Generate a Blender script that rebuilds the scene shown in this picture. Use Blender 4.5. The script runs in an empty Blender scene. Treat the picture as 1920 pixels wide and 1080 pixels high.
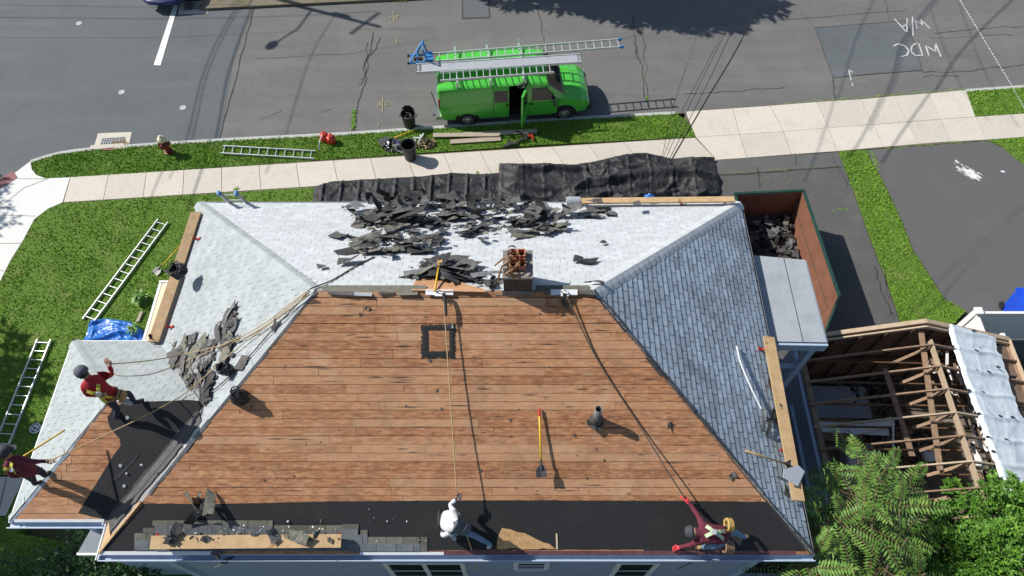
import bpy, bmesh, math, random
import numpy as np
from mathutils import Vector, Matrix, noise as mnoise
random.seed(7); rng=np.random.default_rng(7)
S=bpy.context.scene; COL=S.collection
R=math.radians
# ------------------------------------------------------------------ camera
CF=1350.; TH=R(31.); CH=20.4
cd=bpy.data.cameras.new('camera'); cam=bpy.data.objects.new('camera',cd); COL.objects.link(cam)
cam.location=(0,0,CH); cam.rotation_euler=(TH,0,0)
cd.sensor_width=36; cd.sensor_fit='HORIZONTAL'; cd.lens=36*CF/1920; cd.clip_end=600; cd.clip_start=.5
S.camera=cam
# ------------------------------------------------------------------ sky, sun, exposure
SUN_EL=R(42); SUN_AZ=R(-20)            # direction the light travels over the ground
w=bpy.data.worlds.new('World'); S.world=w; w.use_nodes=True
nt=w.node_tree; nt.nodes.clear()
sk=nt.nodes.new('ShaderNodeTexSky'); sk.sky_type='NISHITA'; sk.sun_disc=False
sk.sun_elevation=SUN_EL; sk.sun_rotation=R(290); sk.air_density=1.0; sk.dust_density=.6
bg=nt.nodes.new('ShaderNodeBackground'); bg.inputs['Strength'].default_value=.085
wo=nt.nodes.new('ShaderNodeOutputWorld'); nt.links.new(sk.outputs[0],bg.inputs[0]); nt.links.new(bg.outputs[0],wo.inputs[0])
sl=bpy.data.lights.new('sun','SUN'); sl.energy=4.6; sl.angle=R(.55); sl.color=(1,.955,.88)
sun=bpy.data.objects.new('sun',sl); COL.objects.link(sun)
SD=Vector((math.cos(SUN_EL)*math.cos(SUN_AZ),math.cos(SUN_EL)*math.sin(SUN_AZ),-math.sin(SUN_EL)))
sun.rotation_euler=SD.to_track_quat('-Z','Y').to_euler(); sun.location=(-30,20,40)
vs=S.view_settings; S.display_settings.display_device='sRGB'
vs.view_transform='Standard'; vs.look='None'; vs.exposure=.3; vs.gamma=1; vs.use_curve_mapping=False

# ------------------------------------------------------------------ geometry helpers
_s,_c=math.sin(TH),math.cos(TH)
def G(u,v,z=0.):                       # point of the photo (1920 wide) at height z
    a=(u-960)/CF; b=(540-v)/CF; d=(CH-z)/(_c-b*_s)
    return Vector((a*d,(_s+b*_c)*d,z))
def on(plane,u,v,off=0.):              # point of the photo on a plane n.p=d, lifted along n
    n,d=plane; a=G(u,v,4.); b=G(u,v,7.); t=(d+off-n.dot(a))/n.dot(b-a)
    return a+(b-a)*t
def rot2(p,a): return Vector((p[0]*math.cos(a)-p[1]*math.sin(a),p[0]*math.sin(a)+p[1]*math.cos(a)))
class MB:
    def __init__(s): s.v=[]; s.f=[]; s.m=[]; s.r=[]
    def add(s,vs,fs,mi=0,r=None):
        o=len(s.v); s.v+= [tuple(p) for p in vs]; r=random.random() if r is None else r
        for f in fs: s.f.append([i+o for i in f]); s.m.append(mi); s.r.append(r)
        return s
    def poly(s,pts,mi=0,r=None): return s.add(pts,[list(range(len(pts)))],mi,r)
    def frame(s,o,X,Y,Z,mi=0,r=None):  # box from corner o spanned by X,Y,Z (right handed)
        o,X,Y,Z=map(Vector,(o,X,Y,Z)); p=[o,o+X,o+X+Y,o+Y]; p+=[q+Z for q in p]
        return s.add(p,[(3,2,1,0),(4,5,6,7),(0,1,5,4),(1,2,6,5),(2,3,7,6),(3,0,4,7)],mi,r)
    def box(s,c,sz,rz=0,mi=0,r=None):
        c=Vector(c); X=Vector((math.cos(rz),math.sin(rz),0))*sz[0]; Y=Vector((-math.sin(rz),math.cos(rz),0))*sz[1]; Z=Vector((0,0,sz[2]))
        return s.frame(c-X/2-Y/2-Z/2,X,Y,Z,mi,r)
    def beam(s,a,b,w,h,up=(0,0,1),mi=0,r=None):   # w across, h along up
        a,b=Vector(a),Vector(b); d=(b-a); D=d.normalized(); up=Vector(up); X=D.cross(up)
        if X.length<1e-4: X=D.cross(Vector((1,0,0)))
        X.normalize(); U=X.cross(D).normalized()
        return s._beam(a,d,X,U,w,h,mi,r)
    def _beam(s,a,d,X,U,w,h,mi,r):
        return s.frame(a-X*w/2-U*h/2,X*w,d,U*h,mi,r)
    def tube(s,pts,rad,n=6,mi=0,r=None,closed=False,cap=True):
        pts=[Vector(p) for p in pts]; N=len(pts); rr=rad if isinstance(rad,(list,tuple)) else [rad]*N
        vs=[];fs=[]; up=Vector((0,0,1)); prev=None
        for i,p in enumerate(pts):
            if closed: t=pts[(i+1)%N]-pts[i-1]
            else: t=pts[min(i+1,N-1)]-pts[max(i-1,0)]
            t.normalize()
            if prev is None:
                x=t.cross(up); 
                if x.length<.05: x=t.cross(Vector((1,0,0)))
            else: x=prev-t*prev.dot(t)
            x.normalize(); prev=x; y=t.cross(x)
            for k in range(n):
                a=2*math.pi*k/n; vs.append(p+(x*math.cos(a)+y*math.sin(a))*rr[i])
        for i in range(N if closed else N-1):
            j=(i+1)%N
            for k in range(n): fs.append((i*n+k,i*n+(k+1)%n,j*n+(k+1)%n,j*n+k))
        if cap and not closed: fs.append(tuple(range(n))[::-1]); fs.append(tuple((N-1)*n+k for k in range(n)))
        return s.add(vs,fs,mi,r)
    def lathe(s,o,prof,n=20,axis=(0,0,1),mi=0,r=None,cap=True):
        q=Vector((0,0,1)).rotation_difference(Vector(axis)); o=Vector(o); vs=[];fs=[]
        for (rad,z) in prof:
            for k in range(n):
                a=2*math.pi*k/n; vs.append(o+q@Vector((rad*math.cos(a),rad*math.sin(a),z)))
        for i in range(len(prof)-1):
            for k in range(n): fs.append((i*n+k,i*n+(k+1)%n,(i+1)*n+(k+1)%n,(i+1)*n+k))
        if cap: fs.append(tuple(range(n))[::-1]); fs.append(tuple((len(prof)-1)*n+k for k in range(n)))
        return s.add(vs,fs,mi,r)
    def prism(s,poly,off,mi=0,r=None): # polygon extruded by vector off
        n=len(poly); off=Vector(off); a=[Vector(p) for p in poly]; b=[p+off for p in a]
        fs=[tuple(range(n))[::-1],tuple(range(n,2*n))]+[(i,(i+1)%n,n+(i+1)%n,n+i) for i in range(n)]
        return s.add(a+b,fs,mi,r)
    def grid(s,nu,nv,fn,mi=0,r=None):
        vs=[fn(i/(nu-1),j/(nv-1)) for i in range(nu) for j in range(nv)]
        return s.add(vs,[(i*nv+j,(i+1)*nv+j,(i+1)*nv+j+1,i*nv+j+1) for i in range(nu-1) for j in range(nv-1)],mi,r)
    def build(s,name,mats,parent=None,smooth=False,loc=None):
        me=bpy.data.meshes.new(name); loc=Vector(loc) if loc is not None else Vector((0,0,0))
        base=loc
        p=parent
        while p is not None: base=base+p.location; p=p.parent
        V=[Vector(q)-base for q in s.v]
        me.from_pydata(V,[],s.f)
        mats=mats if isinstance(mats,(list,tuple)) else [mats]
        for m in mats: me.materials.append(m)
        me.polygons.foreach_set('material_index',s.m)
        at=me.attributes.new('rnd','FLOAT','FACE'); at.data.foreach_set('value',s.r)
        if smooth: me.polygons.foreach_set('use_smooth',[True]*len(s.f))
        me.update()
        o=bpy.data.objects.new(name,me); COL.objects.link(o); o.location=loc
        if parent is not None: o.parent=parent
        return o
def tag(o,label=None,cat=None,group=None,kind=None):
    if label: o['label']=label
    if cat: o['category']=cat
    if group: o['group']=group
    if kind: o['kind']=kind
    return o
def thing(name,label,cat,loc,group=None):
    o=bpy.data.objects.new(name,None); COL.objects.link(o); o.location=loc; o.empty_display_size=.1
    return tag(o,label,cat,group)
def dup(o,loc,rot=None,parent=None):
    c=o.copy(); COL.objects.link(c); c.location=loc
    if rot is not None: c.rotation_euler=rot
    def rec(a,b):
        for ch in list(a.children):
            d=ch.copy(); COL.objects.link(d); d.parent=b; rec(ch,d)
    rec(o,c); return c
def origin_fix(o):                     # single-mesh thing: put its origin at the mesh's base centre
    me=o.data; co=np.empty(len(me.vertices)*3); me.vertices.foreach_get('co',co); co=co.reshape(-1,3)
    c=(co.min(0)+co.max(0))/2; c[2]=co[:,2].min(); co-=c; me.vertices.foreach_set('co',co.ravel()); me.update()
    o.location=Vector(o.location)+Vector(c); return o

# ------------------------------------------------------------------ materials
def M(name,col,col2=None,sc=4,rough=.8,bump=0,bsc=60,metal=0,rnd=0,stretch=None,coord='Object',detail=5,spec=.5,rndcol=None,contrast=(.3,.7),trans=0,coat=0,sheen=0,third=None):
    m=bpy.data.materials.new(name); m.use_nodes=True; t=m.node_tree; N=t.nodes; L=t.links
    b=N['Principled BSDF']; b.inputs['Roughness'].default_value=rough; b.inputs['Metallic'].default_value=metal
    b.inputs['Specular IOR Level'].default_value=spec
    if coat: b.inputs['Coat Weight'].default_value=coat; b.inputs['Coat Roughness'].default_value=.08
    tc=N.new('ShaderNodeTexCoord'); vec=tc.outputs[coord]
    at=N.new('ShaderNodeAttribute'); at.attribute_name='rnd'
    if stretch:
        mp=N.new('ShaderNodeMapping'); mp.inputs['Scale'].default_value=stretch; L.new(vec,mp.inputs[0])
        ad=N.new('ShaderNodeVectorMath'); ad.operation='MULTIPLY_ADD'; ad.inputs[1].default_value=(41,37,29)
        L.new(at.outputs['Fac'],ad.inputs[0]); L.new(mp.outputs[0],ad.inputs[2]); vec=ad.outputs[0]
    c4=lambda c:(c[0],c[1],c[2],1)
    out=None
    if col2 is not None:
        nz=N.new('ShaderNodeTexNoise'); nz.inputs['Scale'].default_value=sc; nz.inputs['Detail'].default_value=detail; nz.inputs['Roughness'].default_value=.62; L.new(vec,nz.inputs['Vector'])
        rp=N.new('ShaderNodeValToRGB'); e=rp.color_ramp.elements; e[0].position,e[1].position=contrast; e[0].color=c4(col); e[1].color=c4(col2)
        if third: x=rp.color_ramp.elements.new(third[0]); x.color=c4(third[1])
        L.new(nz.outputs['Fac'],rp.inputs[0]); out=rp.outputs[0]
    if rnd:
        mr=N.new('ShaderNodeMapRange'); mr.inputs['To Min'].default_value=1-rnd; mr.inputs['To Max'].default_value=1+rnd; L.new(at.outputs['Fac'],mr.inputs[0])
        hs=N.new('ShaderNodeHueSaturation')
        if out: L.new(out,hs.inputs['Color'])
        else: hs.inputs['Color'].default_value=c4(col)
        L.new(mr.outputs[0],hs.inputs['Value']); out=hs.outputs[0]
        if rndcol:
            mx=N.new('ShaderNodeMix'); mx.data_type='RGBA'; L.new(at.outputs['Fac'],mx.inputs[0]); L.new(out,mx.inputs[6])
            mx.inputs[7].default_value=c4(rndcol)
            ml=N.new('ShaderNodeMath'); ml.operation='MULTIPLY'; ml.inputs[1].default_value=.8
            pw=N.new('ShaderNodeMath'); pw.operation='POWER'; pw.inputs[1].default_value=2.; L.new(at.outputs['Fac'],pw.inputs[0]); L.new(pw.outputs[0],ml.inputs[0]); L.new(ml.outputs[0],mx.inputs[0]); out=mx.outputs[2]
    if out: L.new(out,b.inputs['Base Color'])
    else: b.inputs['Base Color'].default_value=c4(col)
    if bump:
        n2=N.new('ShaderNodeTexNoise'); n2.inputs['Scale'].default_value=bsc; n2.inputs['Detail'].default_value=3; L.new(vec,n2.inputs['Vector'])
        bp=N.new('ShaderNodeBump'); bp.inputs['Strength'].default_value=bump; bp.inputs['Distance'].default_value=.02
        L.new(n2.outputs['Fac'],bp.inputs['Height']); L.new(bp.outputs[0],b.inputs['Normal'])
    if trans:
        b.inputs['Transmission Weight'].default_value=trans
    return m
def blotch(m,col,sc,lo,hi,amt=.7,attr=None,detail=6):  # a second, larger layer of dirt over a material's colour
    t=m.node_tree; N=t.nodes; L=t.links; b=N['Principled BSDF']; bc=b.inputs['Base Color']
    tc=N.new('ShaderNodeTexCoord'); nz=N.new('ShaderNodeTexNoise'); nz.inputs['Scale'].default_value=sc; nz.inputs['Detail'].default_value=detail; nz.inputs['Roughness'].default_value=.65
    L.new(tc.outputs['Object'],nz.inputs['Vector'])
    mr=N.new('ShaderNodeMapRange'); mr.inputs['From Min'].default_value=lo; mr.inputs['From Max'].default_value=hi; mr.inputs['To Max'].default_value=amt; L.new(nz.outputs['Fac'],mr.inputs[0])
    mx=N.new('ShaderNodeMix'); mx.data_type='RGBA'; L.new(mr.outputs[0],mx.inputs[0]); mx.inputs[7].default_value=(*col,1)
    if bc.is_linked: L.new(bc.links[0].from_socket,mx.inputs[6])
    else: mx.inputs[6].default_value=bc.default_value[:]
    L.new(mx.outputs[2],bc); return m
def streak(m,col,scale,rz,lo,hi,amt):
    t=m.node_tree; N=t.nodes; L=t.links; bc=N['Principled BSDF'].inputs['Base Color']; tc=N.new('ShaderNodeTexCoord'); mp=N.new('ShaderNodeMapping'); mp.inputs['Scale'].default_value=scale; mp.inputs['Rotation'].default_value=(0,0,rz)
    nz=N.new('ShaderNodeTexNoise'); nz.inputs['Scale'].default_value=1; nz.inputs['Detail'].default_value=7; nz.inputs['Roughness'].default_value=.6; mr=N.new('ShaderNodeMapRange'); mr.inputs['From Min'].default_value=lo; mr.inputs['From Max'].default_value=hi; mr.inputs['To Max'].default_value=amt; mx=N.new('ShaderNodeMix'); mx.data_type='RGBA'; mx.inputs[7].default_value=(*col,1)
    L.new(tc.outputs['Object'],mp.inputs[0]); L.new(mp.outputs[0],nz.inputs['Vector']); L.new(nz.outputs['Fac'],mr.inputs[0]); L.new(mr.outputs[0],mx.inputs[0]); L.new(bc.links[0].from_socket,mx.inputs[6]); L.new(mx.outputs[2],bc); return m
mt={}
mt['road']=blotch(M('asphalt',(.108,.106,.103),(.170,.168,.163),sc=30,rough=.9,bump=.35,bsc=220,detail=8),(.20,.195,.185),.55,.48,.8,.5); blotch(mt['road'],(.085,.083,.08),1.7,.56,.8,.45)
streak(mt['road'],(.19,.185,.175),(.12,1.1,1),-R(4.5),.5,.72,.6); streak(mt['road'],(.085,.083,.08),(.2,1.7,1),-R(4.5),.56,.75,.45)
mt['road_new']=blotch(M('newer_asphalt',(.082,.096,.102),(.134,.150,.157),sc=30,rough=.88,bump=.3,bsc=220,detail=8),(.066,.074,.078),.5,.5,.8,.5)
streak(mt['road_new'],(.16,.17,.175),(.2,1.2,1),R(70),.5,.75,.45)
mt['drive']=blotch(M('driveway_asphalt',(.07,.07,.07),(.112,.11,.107),sc=34,rough=.9,bump=.3,bsc=160,detail=8),(.15,.145,.13),.8,.5,.78,.6)
mt['drive_new']=blotch(M('parking_asphalt',(.085,.085,.085),(.125,.125,.124),sc=38,rough=.9,bump=.3,bsc=200,detail=8),(.14,.138,.132),.7,.52,.8,.5)
mt['crack']=M('crack_tar',(.035,.034,.032),(.065,.061,.055),sc=30)
mt['conc']=blotch(M('concrete',(.52,.475,.405),(.62,.57,.49),sc=9,rough=.9,bump=.15,bsc=120,rnd=.06,detail=8),(.42,.37,.31),1.3,.5,.8,.5)
mt['conc_new']=blotch(M('new_concrete',(.66,.66,.63),(.74,.74,.71),sc=9,rough=.9,bump=.1,bsc=120,rnd=.03),(.55,.54,.5),1.1,.55,.8,.4)
mt['kerb']=M('kerb_granite',(.36,.37,.35),(.52,.53,.5),sc=14,rough=.85,bump=.2)
mt['joint']=M('joint_dirt',(.11,.095,.07),(.17,.15,.11),sc=20)
mt['soil']=M('soil',(.05,.07,.02),(.085,.085,.035),sc=6,rough=1,bump=.5,bsc=40)
mt['turf']=blotch(M('turf_base',(.075,.155,.018),(.14,.24,.03),sc=26,rough=1,bump=.6,bsc=90),(.24,.21,.09),1.2,.55,.76,.8)
mt['grass']=M('grass_blades',(.115,.29,.022),(.23,.43,.035),sc=1.1,rough=.65,rnd=.45,third=(.5,(.16,.36,.022)),rndcol=(.33,.45,.08),spec=.3)
mt['brick_pad']=M('tactile_pad',(.22,.09,.09),(.36,.17,.17),sc=10,rough=.9)
mt['paint']=blotch(M('white_road_paint',(.72,.73,.71),(.8,.8,.79),sc=12,rough=.7),(.45,.45,.44),6,.58,.8,.6)
mt['spray']=M('white_spray_paint',(.62,.63,.62),(.4,.4,.4),sc=14,rough=.85)
mt['yspray']=M('faded_yellow_paint',(.36,.31,.16),(.22,.2,.13),sc=9,rough=.9)
mt['alu']=M('aluminium',(.62,.63,.64),(.75,.76,.77),sc=9,rough=.42,metal=.55)
mt['alu_dull']=M('dull_aluminium',(.42,.43,.44),(.55,.56,.57),sc=7,rough=.5,metal=.5)
mt['blue_p']=M('blue_steel',(.03,.17,.42),(.05,.23,.5),sc=8,rough=.45)
mt['black_p']=M('black_plastic',(.018,.018,.02),(.035,.035,.037),sc=9,rough=.5)
mt['rubber']=M('rubber',(.015,.015,.016),rough=.8)
mt['van']=M('green_paint',(.07,.47,.045),(.08,.52,.05),sc=2,rough=.28,coat=.7)
blotch(mt['van'],(.10,.40,.07),1.6,.5,.8,.5)
mt['glass']=M('dark_glass',(.012,.016,.022),rough=.06,spec=.5)
mt['dark']=M('dark_interior',(.015,.014,.013),rough=.9)
mt['chrome']=M('grey_metal',(.35,.36,.37),(.5,.5,.5),sc=6,rough=.35,metal=.8)
mt['redlens']=M('red_lens',(.45,.02,.015),rough=.2)
mt['clear']=M('clear_lens',(.75,.75,.72),rough=.15)
mt['redp']=M('red_plastic',(.55,.035,.02),(.64,.06,.035),sc=6,rough=.4)
mt['redsteel']=M('red_steel',(.5,.02,.02),(.35,.02,.02),sc=14,rough=.5)
mt['hyd_red']=M('dark_red_paint',(.13,.012,.014),(.2,.02,.02),sc=10,rough=.5)
mt['cream']=M('cream_paint',(.62,.55,.36),(.74,.67,.46),sc=9,rough=.5)
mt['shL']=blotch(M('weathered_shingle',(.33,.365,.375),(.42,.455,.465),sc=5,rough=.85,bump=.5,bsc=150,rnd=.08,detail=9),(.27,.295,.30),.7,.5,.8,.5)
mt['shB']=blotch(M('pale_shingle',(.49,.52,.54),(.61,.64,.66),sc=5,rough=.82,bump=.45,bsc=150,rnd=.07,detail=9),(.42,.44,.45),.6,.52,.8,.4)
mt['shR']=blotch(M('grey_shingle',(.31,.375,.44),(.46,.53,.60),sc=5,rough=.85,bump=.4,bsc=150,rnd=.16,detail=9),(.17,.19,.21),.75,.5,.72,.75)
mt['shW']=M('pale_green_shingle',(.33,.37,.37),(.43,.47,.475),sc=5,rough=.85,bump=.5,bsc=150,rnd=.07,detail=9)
mt['slot']=M('shingle_edge',(.16,.165,.17),rough=.95)
mt['felt']=blotch(M('black_underlayment',(.011,.011,.012),(.020,.020,.021),sc=20,rough=.8,bump=.25,bsc=60),(.034,.034,.033),1.5,.55,.8,.5)
mt['deck']=M('deck_boards',(.235,.092,.038),(.66,.375,.19),sc=3.4,rough=.85,bump=.35,bsc=24,rnd=.15,stretch=(1.5,5.5,5.5),detail=12,rndcol=(.50,.29,.16),contrast=(.30,.74),third=(.5,(.44,.195,.088)))
blotch(mt['deck'],(.22,.125,.068),1.3,.52,.74,.45); blotch(mt['deck'],(.14,.10,.062),4.2,.60,.72,.45); blotch(mt['deck'],(.55,.36,.22),2.3,.60,.75,.45); blotch(mt['deck'],(.11,.05,.027),9,.68,.74,.8,detail=2)
blotch(mt['deck'],(.25,.18,.11),2.2,.54,.7,.4); blotch(mt['deck'],(.62,.42,.27),1.4,.56,.7,.35)
mt['deck2']=blotch(M('dark_sheathing',(.06,.035,.02),(.10,.055,.03),sc=10,rough=.95),(.03,.02,.015),3,.5,.8,.6)
mt['lum']=M('plank_wood',(.42,.27,.135),(.56,.39,.21),sc=2.4,rough=.75,stretch=(2.2,2.2,6),detail=8,rnd=.06)
blotch(mt['lum'],(.23,.12,.05),3,.68,.75,.8,detail=2)
mt['lum_old']=blotch(M('old_plank_wood',(.27,.18,.095),(.38,.265,.15),sc=3,rough=.85,stretch=(2.4,2.4,6),detail=8,rnd=.08),(.13,.075,.035),4,.64,.74,.8,detail=2)
mt['ply']=M('plywood',(.62,.48,.31),(.72,.58,.40),sc=2,rough=.75,stretch=(6,1,6),detail=6)
mt['grey_wood']=M('grey_boards',(.30,.25,.19),(.43,.37,.29),sc=3,rough=.85,stretch=(1,8,8),detail=7,rnd=.12)
mt['osb']=M('osb_patch',(.40,.22,.09),(.60,.38,.18),sc=14,rough=.85,bump=.3)
mt['scrap']=blotch(M('torn_shingle_face',(.060,.059,.059),(.125,.121,.116),sc=8,rough=.85,bump=.35,bsc=90,rnd=.3,detail=8),(.22,.215,.205),1.7,.56,.78,.5)
mt['scrap_dk']=M('torn_shingle_back',(.022,.022,.023),(.055,.054,.054),sc=7,rough=.75,bump=.3,bsc=70,rnd=.3)
mt['scrap_gr']=M('green_grey_shingle',(.11,.11,.085),(.18,.175,.145),sc=9,rough=.9,bump=.3,bsc=90,rnd=.2)
mt['siding']=M('blue_grey_siding',(.27,.32,.43),(.30,.35,.46),sc=2,rough=.55)
mt['trim']=M('white_trim',(.68,.70,.72),(.78,.79,.8),sc=5,rough=.45)
mt['trimblue']=M('pale_blue_trim',(.36,.45,.58),(.42,.51,.64),sc=5,rough=.5)
mt['brick']=None
mt['mortar']=blotch(M('chimney_cement',(.16,.15,.135),(.26,.245,.22),sc=8,rough=.9,bump=.4,bsc=50),(.5,.4,.28),3,.5,.7,.7)
mt['clay']=M('clay_flue',(.40,.13,.065),(.55,.22,.12),sc=7,rough=.8)
mt['leather']=M('tan_leather',(.22,.115,.055),(.35,.2,.1),sc=9,rough=.6)
mt['lead']=M('lead_flashing',(.14,.145,.15),(.24,.245,.25),sc=8,rough=.6,metal=.3)
mt['roll']=blotch(M('roll_roofing',(.30,.33,.36),(.38,.41,.44),sc=30,rough=.9,bump=.25,bsc=160,detail=8),(.22,.245,.27),1.2,.5,.75,.7)
mt['tarp']=M('black_tarp',(.021,.021,.023),(.040,.040,.043),sc=3,rough=.6,bump=.45,bsc=11,spec=.35)
mt['tarp_b']=M('blue_tarp',(.012,.10,.42),(.03,.2,.6),sc=5,rough=.35,bump=.3,bsc=20)
mt['tarp_w']=M('white_wrap',(.58,.66,.72),(.68,.75,.79),sc=2,rough=.5,bump=.3,bsc=9)
mt['rust']=blotch(M('rusty_steel',(.17,.072,.042),(.245,.108,.064),sc=3,rough=.75,bump=.3,bsc=20,detail=8),(.42,.26,.18),4,.66,.8,.7)
mt['dgreen']=M('dark_green_paint',(.012,.045,.035),(.02,.065,.05),sc=5,rough=.5)
mt['dfloor']=M('worn_green_steel',(.07,.11,.085),(.17,.155,.12),sc=2.5,rough=.7,detail=8)
mt['frame']=M('framing_timber',(.19,.12,.075),(.33,.225,.15),sc=3,rough=.85,stretch=(2,2,6),detail=8,rnd=.2)
mt['frame_l']=M('pale_framing_timber',(.42,.32,.22),(.54,.42,.30),sc=3,rough=.85,stretch=(2,2,6),detail=8,rnd=.12)
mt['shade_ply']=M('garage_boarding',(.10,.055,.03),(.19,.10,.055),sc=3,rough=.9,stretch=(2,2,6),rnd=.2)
mt['floor_dirt']=M('garage_floor',(.07,.055,.042),(.24,.20,.155),sc=2.6,rough=.95,detail=9,bump=.5,bsc=20)
mt['vinyl']=M('white_vinyl',(.74,.75,.74),(.8,.8,.79),sc=3,rough=.4)
mt['binblue']=M('blue_bin_plastic',(.01,.06,.55),(.015,.085,.62),sc=4,rough=.4)
mt['rope']=M('tan_rope',(.38,.27,.14),(.5,.37,.2),sc=60,rough=.9)
mt['rope_d']=M('dark_rope',(.07,.055,.04),(.13,.1,.07),sc=60,rough=.9)
mt['wire']=M('black_cable',(.015,.015,.016),rough=.6)
mt['yellow']=M('yellow_fibreglass',(.68,.40,.02),(.75,.47,.03),sc=6,rough=.45)
mt['toolwood']=M('tool_handle_wood',(.45,.27,.09),(.55,.35,.13),sc=6,rough=.6)
mt['steel']=M('blackened_steel',(.06,.06,.062),(.12,.12,.12),sc=8,rough=.5,metal=.5)
mt['strap']=M('black_webbing',(.02,.02,.022),(.04,.04,.042),sc=20,rough=.7)
mt['paper']=M('white_paper',(.72,.74,.78),(.82,.83,.85),sc=8,rough=.8)
mt['bark']=M('bark',(.075,.055,.04),(.14,.11,.08),sc=8,rough=.95,bump=.5)
mt['leafA']=M('sumac_leaf',(.06,.155,.024),(.13,.255,.038),sc=1.5,rough=.5,rnd=.4,rndcol=(.19,.26,.06),spec=.35)
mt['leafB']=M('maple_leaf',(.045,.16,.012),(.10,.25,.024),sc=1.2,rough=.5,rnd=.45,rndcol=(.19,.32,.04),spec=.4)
mt['leafC']=M('shrub_leaf',(.02,.065,.014),(.045,.105,.025),sc=2,rough=.45,rnd=.4,spec=.5)
mt['stemA']=M('leaf_stalk',(.13,.085,.035),rough=.7)
mt['drybr']=M('dry_leaves',(.20,.13,.06),(.40,.29,.15),sc=9,rough=.9,rnd=.4)
# brick material of the chimney
def brick_mat():
    m=M('chimney_brick',(.10,.05,.04),rough=.9); t=m.node_tree; N=t.nodes; L=t.links; b=N['Principled BSDF']
    tc=N.new('ShaderNodeTexCoord'); sp=N.new('ShaderNodeSeparateXYZ'); ad=N.new('ShaderNodeMath'); cb=N.new('ShaderNodeCombineXYZ')
    L.new(tc.outputs['Object'],sp.inputs[0]); L.new(sp.outputs[0],ad.inputs[0]); L.new(sp.outputs[1],ad.inputs[1]); L.new(ad.outputs[0],cb.inputs[0]); L.new(sp.outputs[2],cb.inputs[1])
    br=N.new('ShaderNodeTexBrick'); br.inputs['Scale'].default_value=1; br.inputs['Brick Width'].default_value=.2; br.inputs['Row Height'].default_value=.068; br.inputs['Mortar Size'].default_value=.006
    br.inputs['Color1'].default_value=(.055,.032,.028,1); br.inputs['Color2'].default_value=(.10,.055,.045,1); br.inputs['Mortar'].default_value=(.10,.095,.09,1)
    L.new(cb.outputs[0],br.inputs[0]); L.new(br.outputs[0],b.inputs['Base Color']); return m
mt['brick']=brick_mat()
# ------------------------------------------------------------------ ground, road, walks
def struct(o): return tag(o,kind='structure')
def pts(pl,z=0): return [G(u,v,z) for u,v in pl]
def sheet(name,pl,z,mat,skirt=0,world=False):
    p=[Vector((x,y,z)) for x,y in pl] if world else pts(pl,z)
    mb=MB(); from mathutils.geometry import tessellate_polygon
    a=sum((p[i].x*p[(i+1)%len(p)].y-p[(i+1)%len(p)].x*p[i].y) for i in range(len(p)))
    if a<0: p=p[::-1]
    tri=[t_ if (p[t_[1]]-p[t_[0]]).cross(p[t_[2]]-p[t_[0]]).z>0 else t_[::-1] for t_ in tessellate_polygon([p])]
    mb.add(p,tri)
    if skirt:
        dn=Vector((0,0,-skirt))
        for i in range(len(p)): q,r_=p[i],p[(i+1)%len(p)]; mb.poly([q+dn,r_+dn,r_,q])
    return struct(mb.build(name,mat))
sheet('ground',[(-150,-120),(150,-120),(150,170),(-150,170)],-.30,mt['soil'],world=True)
ZR=-.12
# road: between the near kerb and the far kerb
K=[(0,352),(24,327),(57,300),(85,291),(110,284.5),(140,279.5),(170,276.5),(240,271),(300,266.5),(440,258),(660,247),(860,233),(1060,220),(1265,209),(1283,208),(1560,186),(1810,167),(1920,159)]
near=[(-80,13)]+[tuple(G(u,v)[:2]) for u,v in K]+[(80,27.2)]
def far_y(x): return 26.95+.078*(x+5)
far=[(80,far_y(80)),(-13.6,far_y(-13.6)),(-14.2,26.6),(-14.6,27.6),(-14.8,60),(-80,60)]
sheet('road',near+far,ZR,mt['road'],world=True)
# newer, darker asphalt of the side street on the left
nl=[(0,352),(24,327),(57,300),(85,291),(110,284.5),(140,279.5),(170,276.5),(240,271),(300,266.5),(411,259.5),(424,190),(438,112),(460,40)]
P=[tuple(G(u,v,ZR)[:2]) for u,v in nl]
# keep the kerb-side corner exactly on the kerb
P[:10]=[tuple(G(u,v)[:2]) for u,v in nl[:10]]
sheet('side_street',[(-80,13)]+P+[(-11.3,far_y(-11.3)),(-13.6,far_y(-13.6)),(-14.2,26.6),(-14.6,27.6),(-14.8,60),(-80,60)],ZR+.005,mt['road_new'],world=True)
# patches of different asphalt
sheet('road_patch',[(1528,52),(1700,38),(1729,132),(1562,145)],ZR+.006,mt['road_new'])
sheet('road_patch',[(866,0),(917,0),(920,34),(866,36)],ZR+.006,mt['crack'])
sheet('road_patch',[(868,-6),(915,-6),(917,32),(869,33)],ZR+.010,mt['road_new'])
# far verge
sheet('far_verge',[(-13.5,far_y(-13.5)+.02),(60,far_y(60)+.02),(60,90),(-13.5,90)],0,blotch(M('dusty_verge',(.16,.13,.09),(.22,.19,.14),sc=7,rough=1,bump=.5,bsc=30),(.05,.09,.02),1.5,.5,.7,.9),world=True,skirt=.3)
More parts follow.
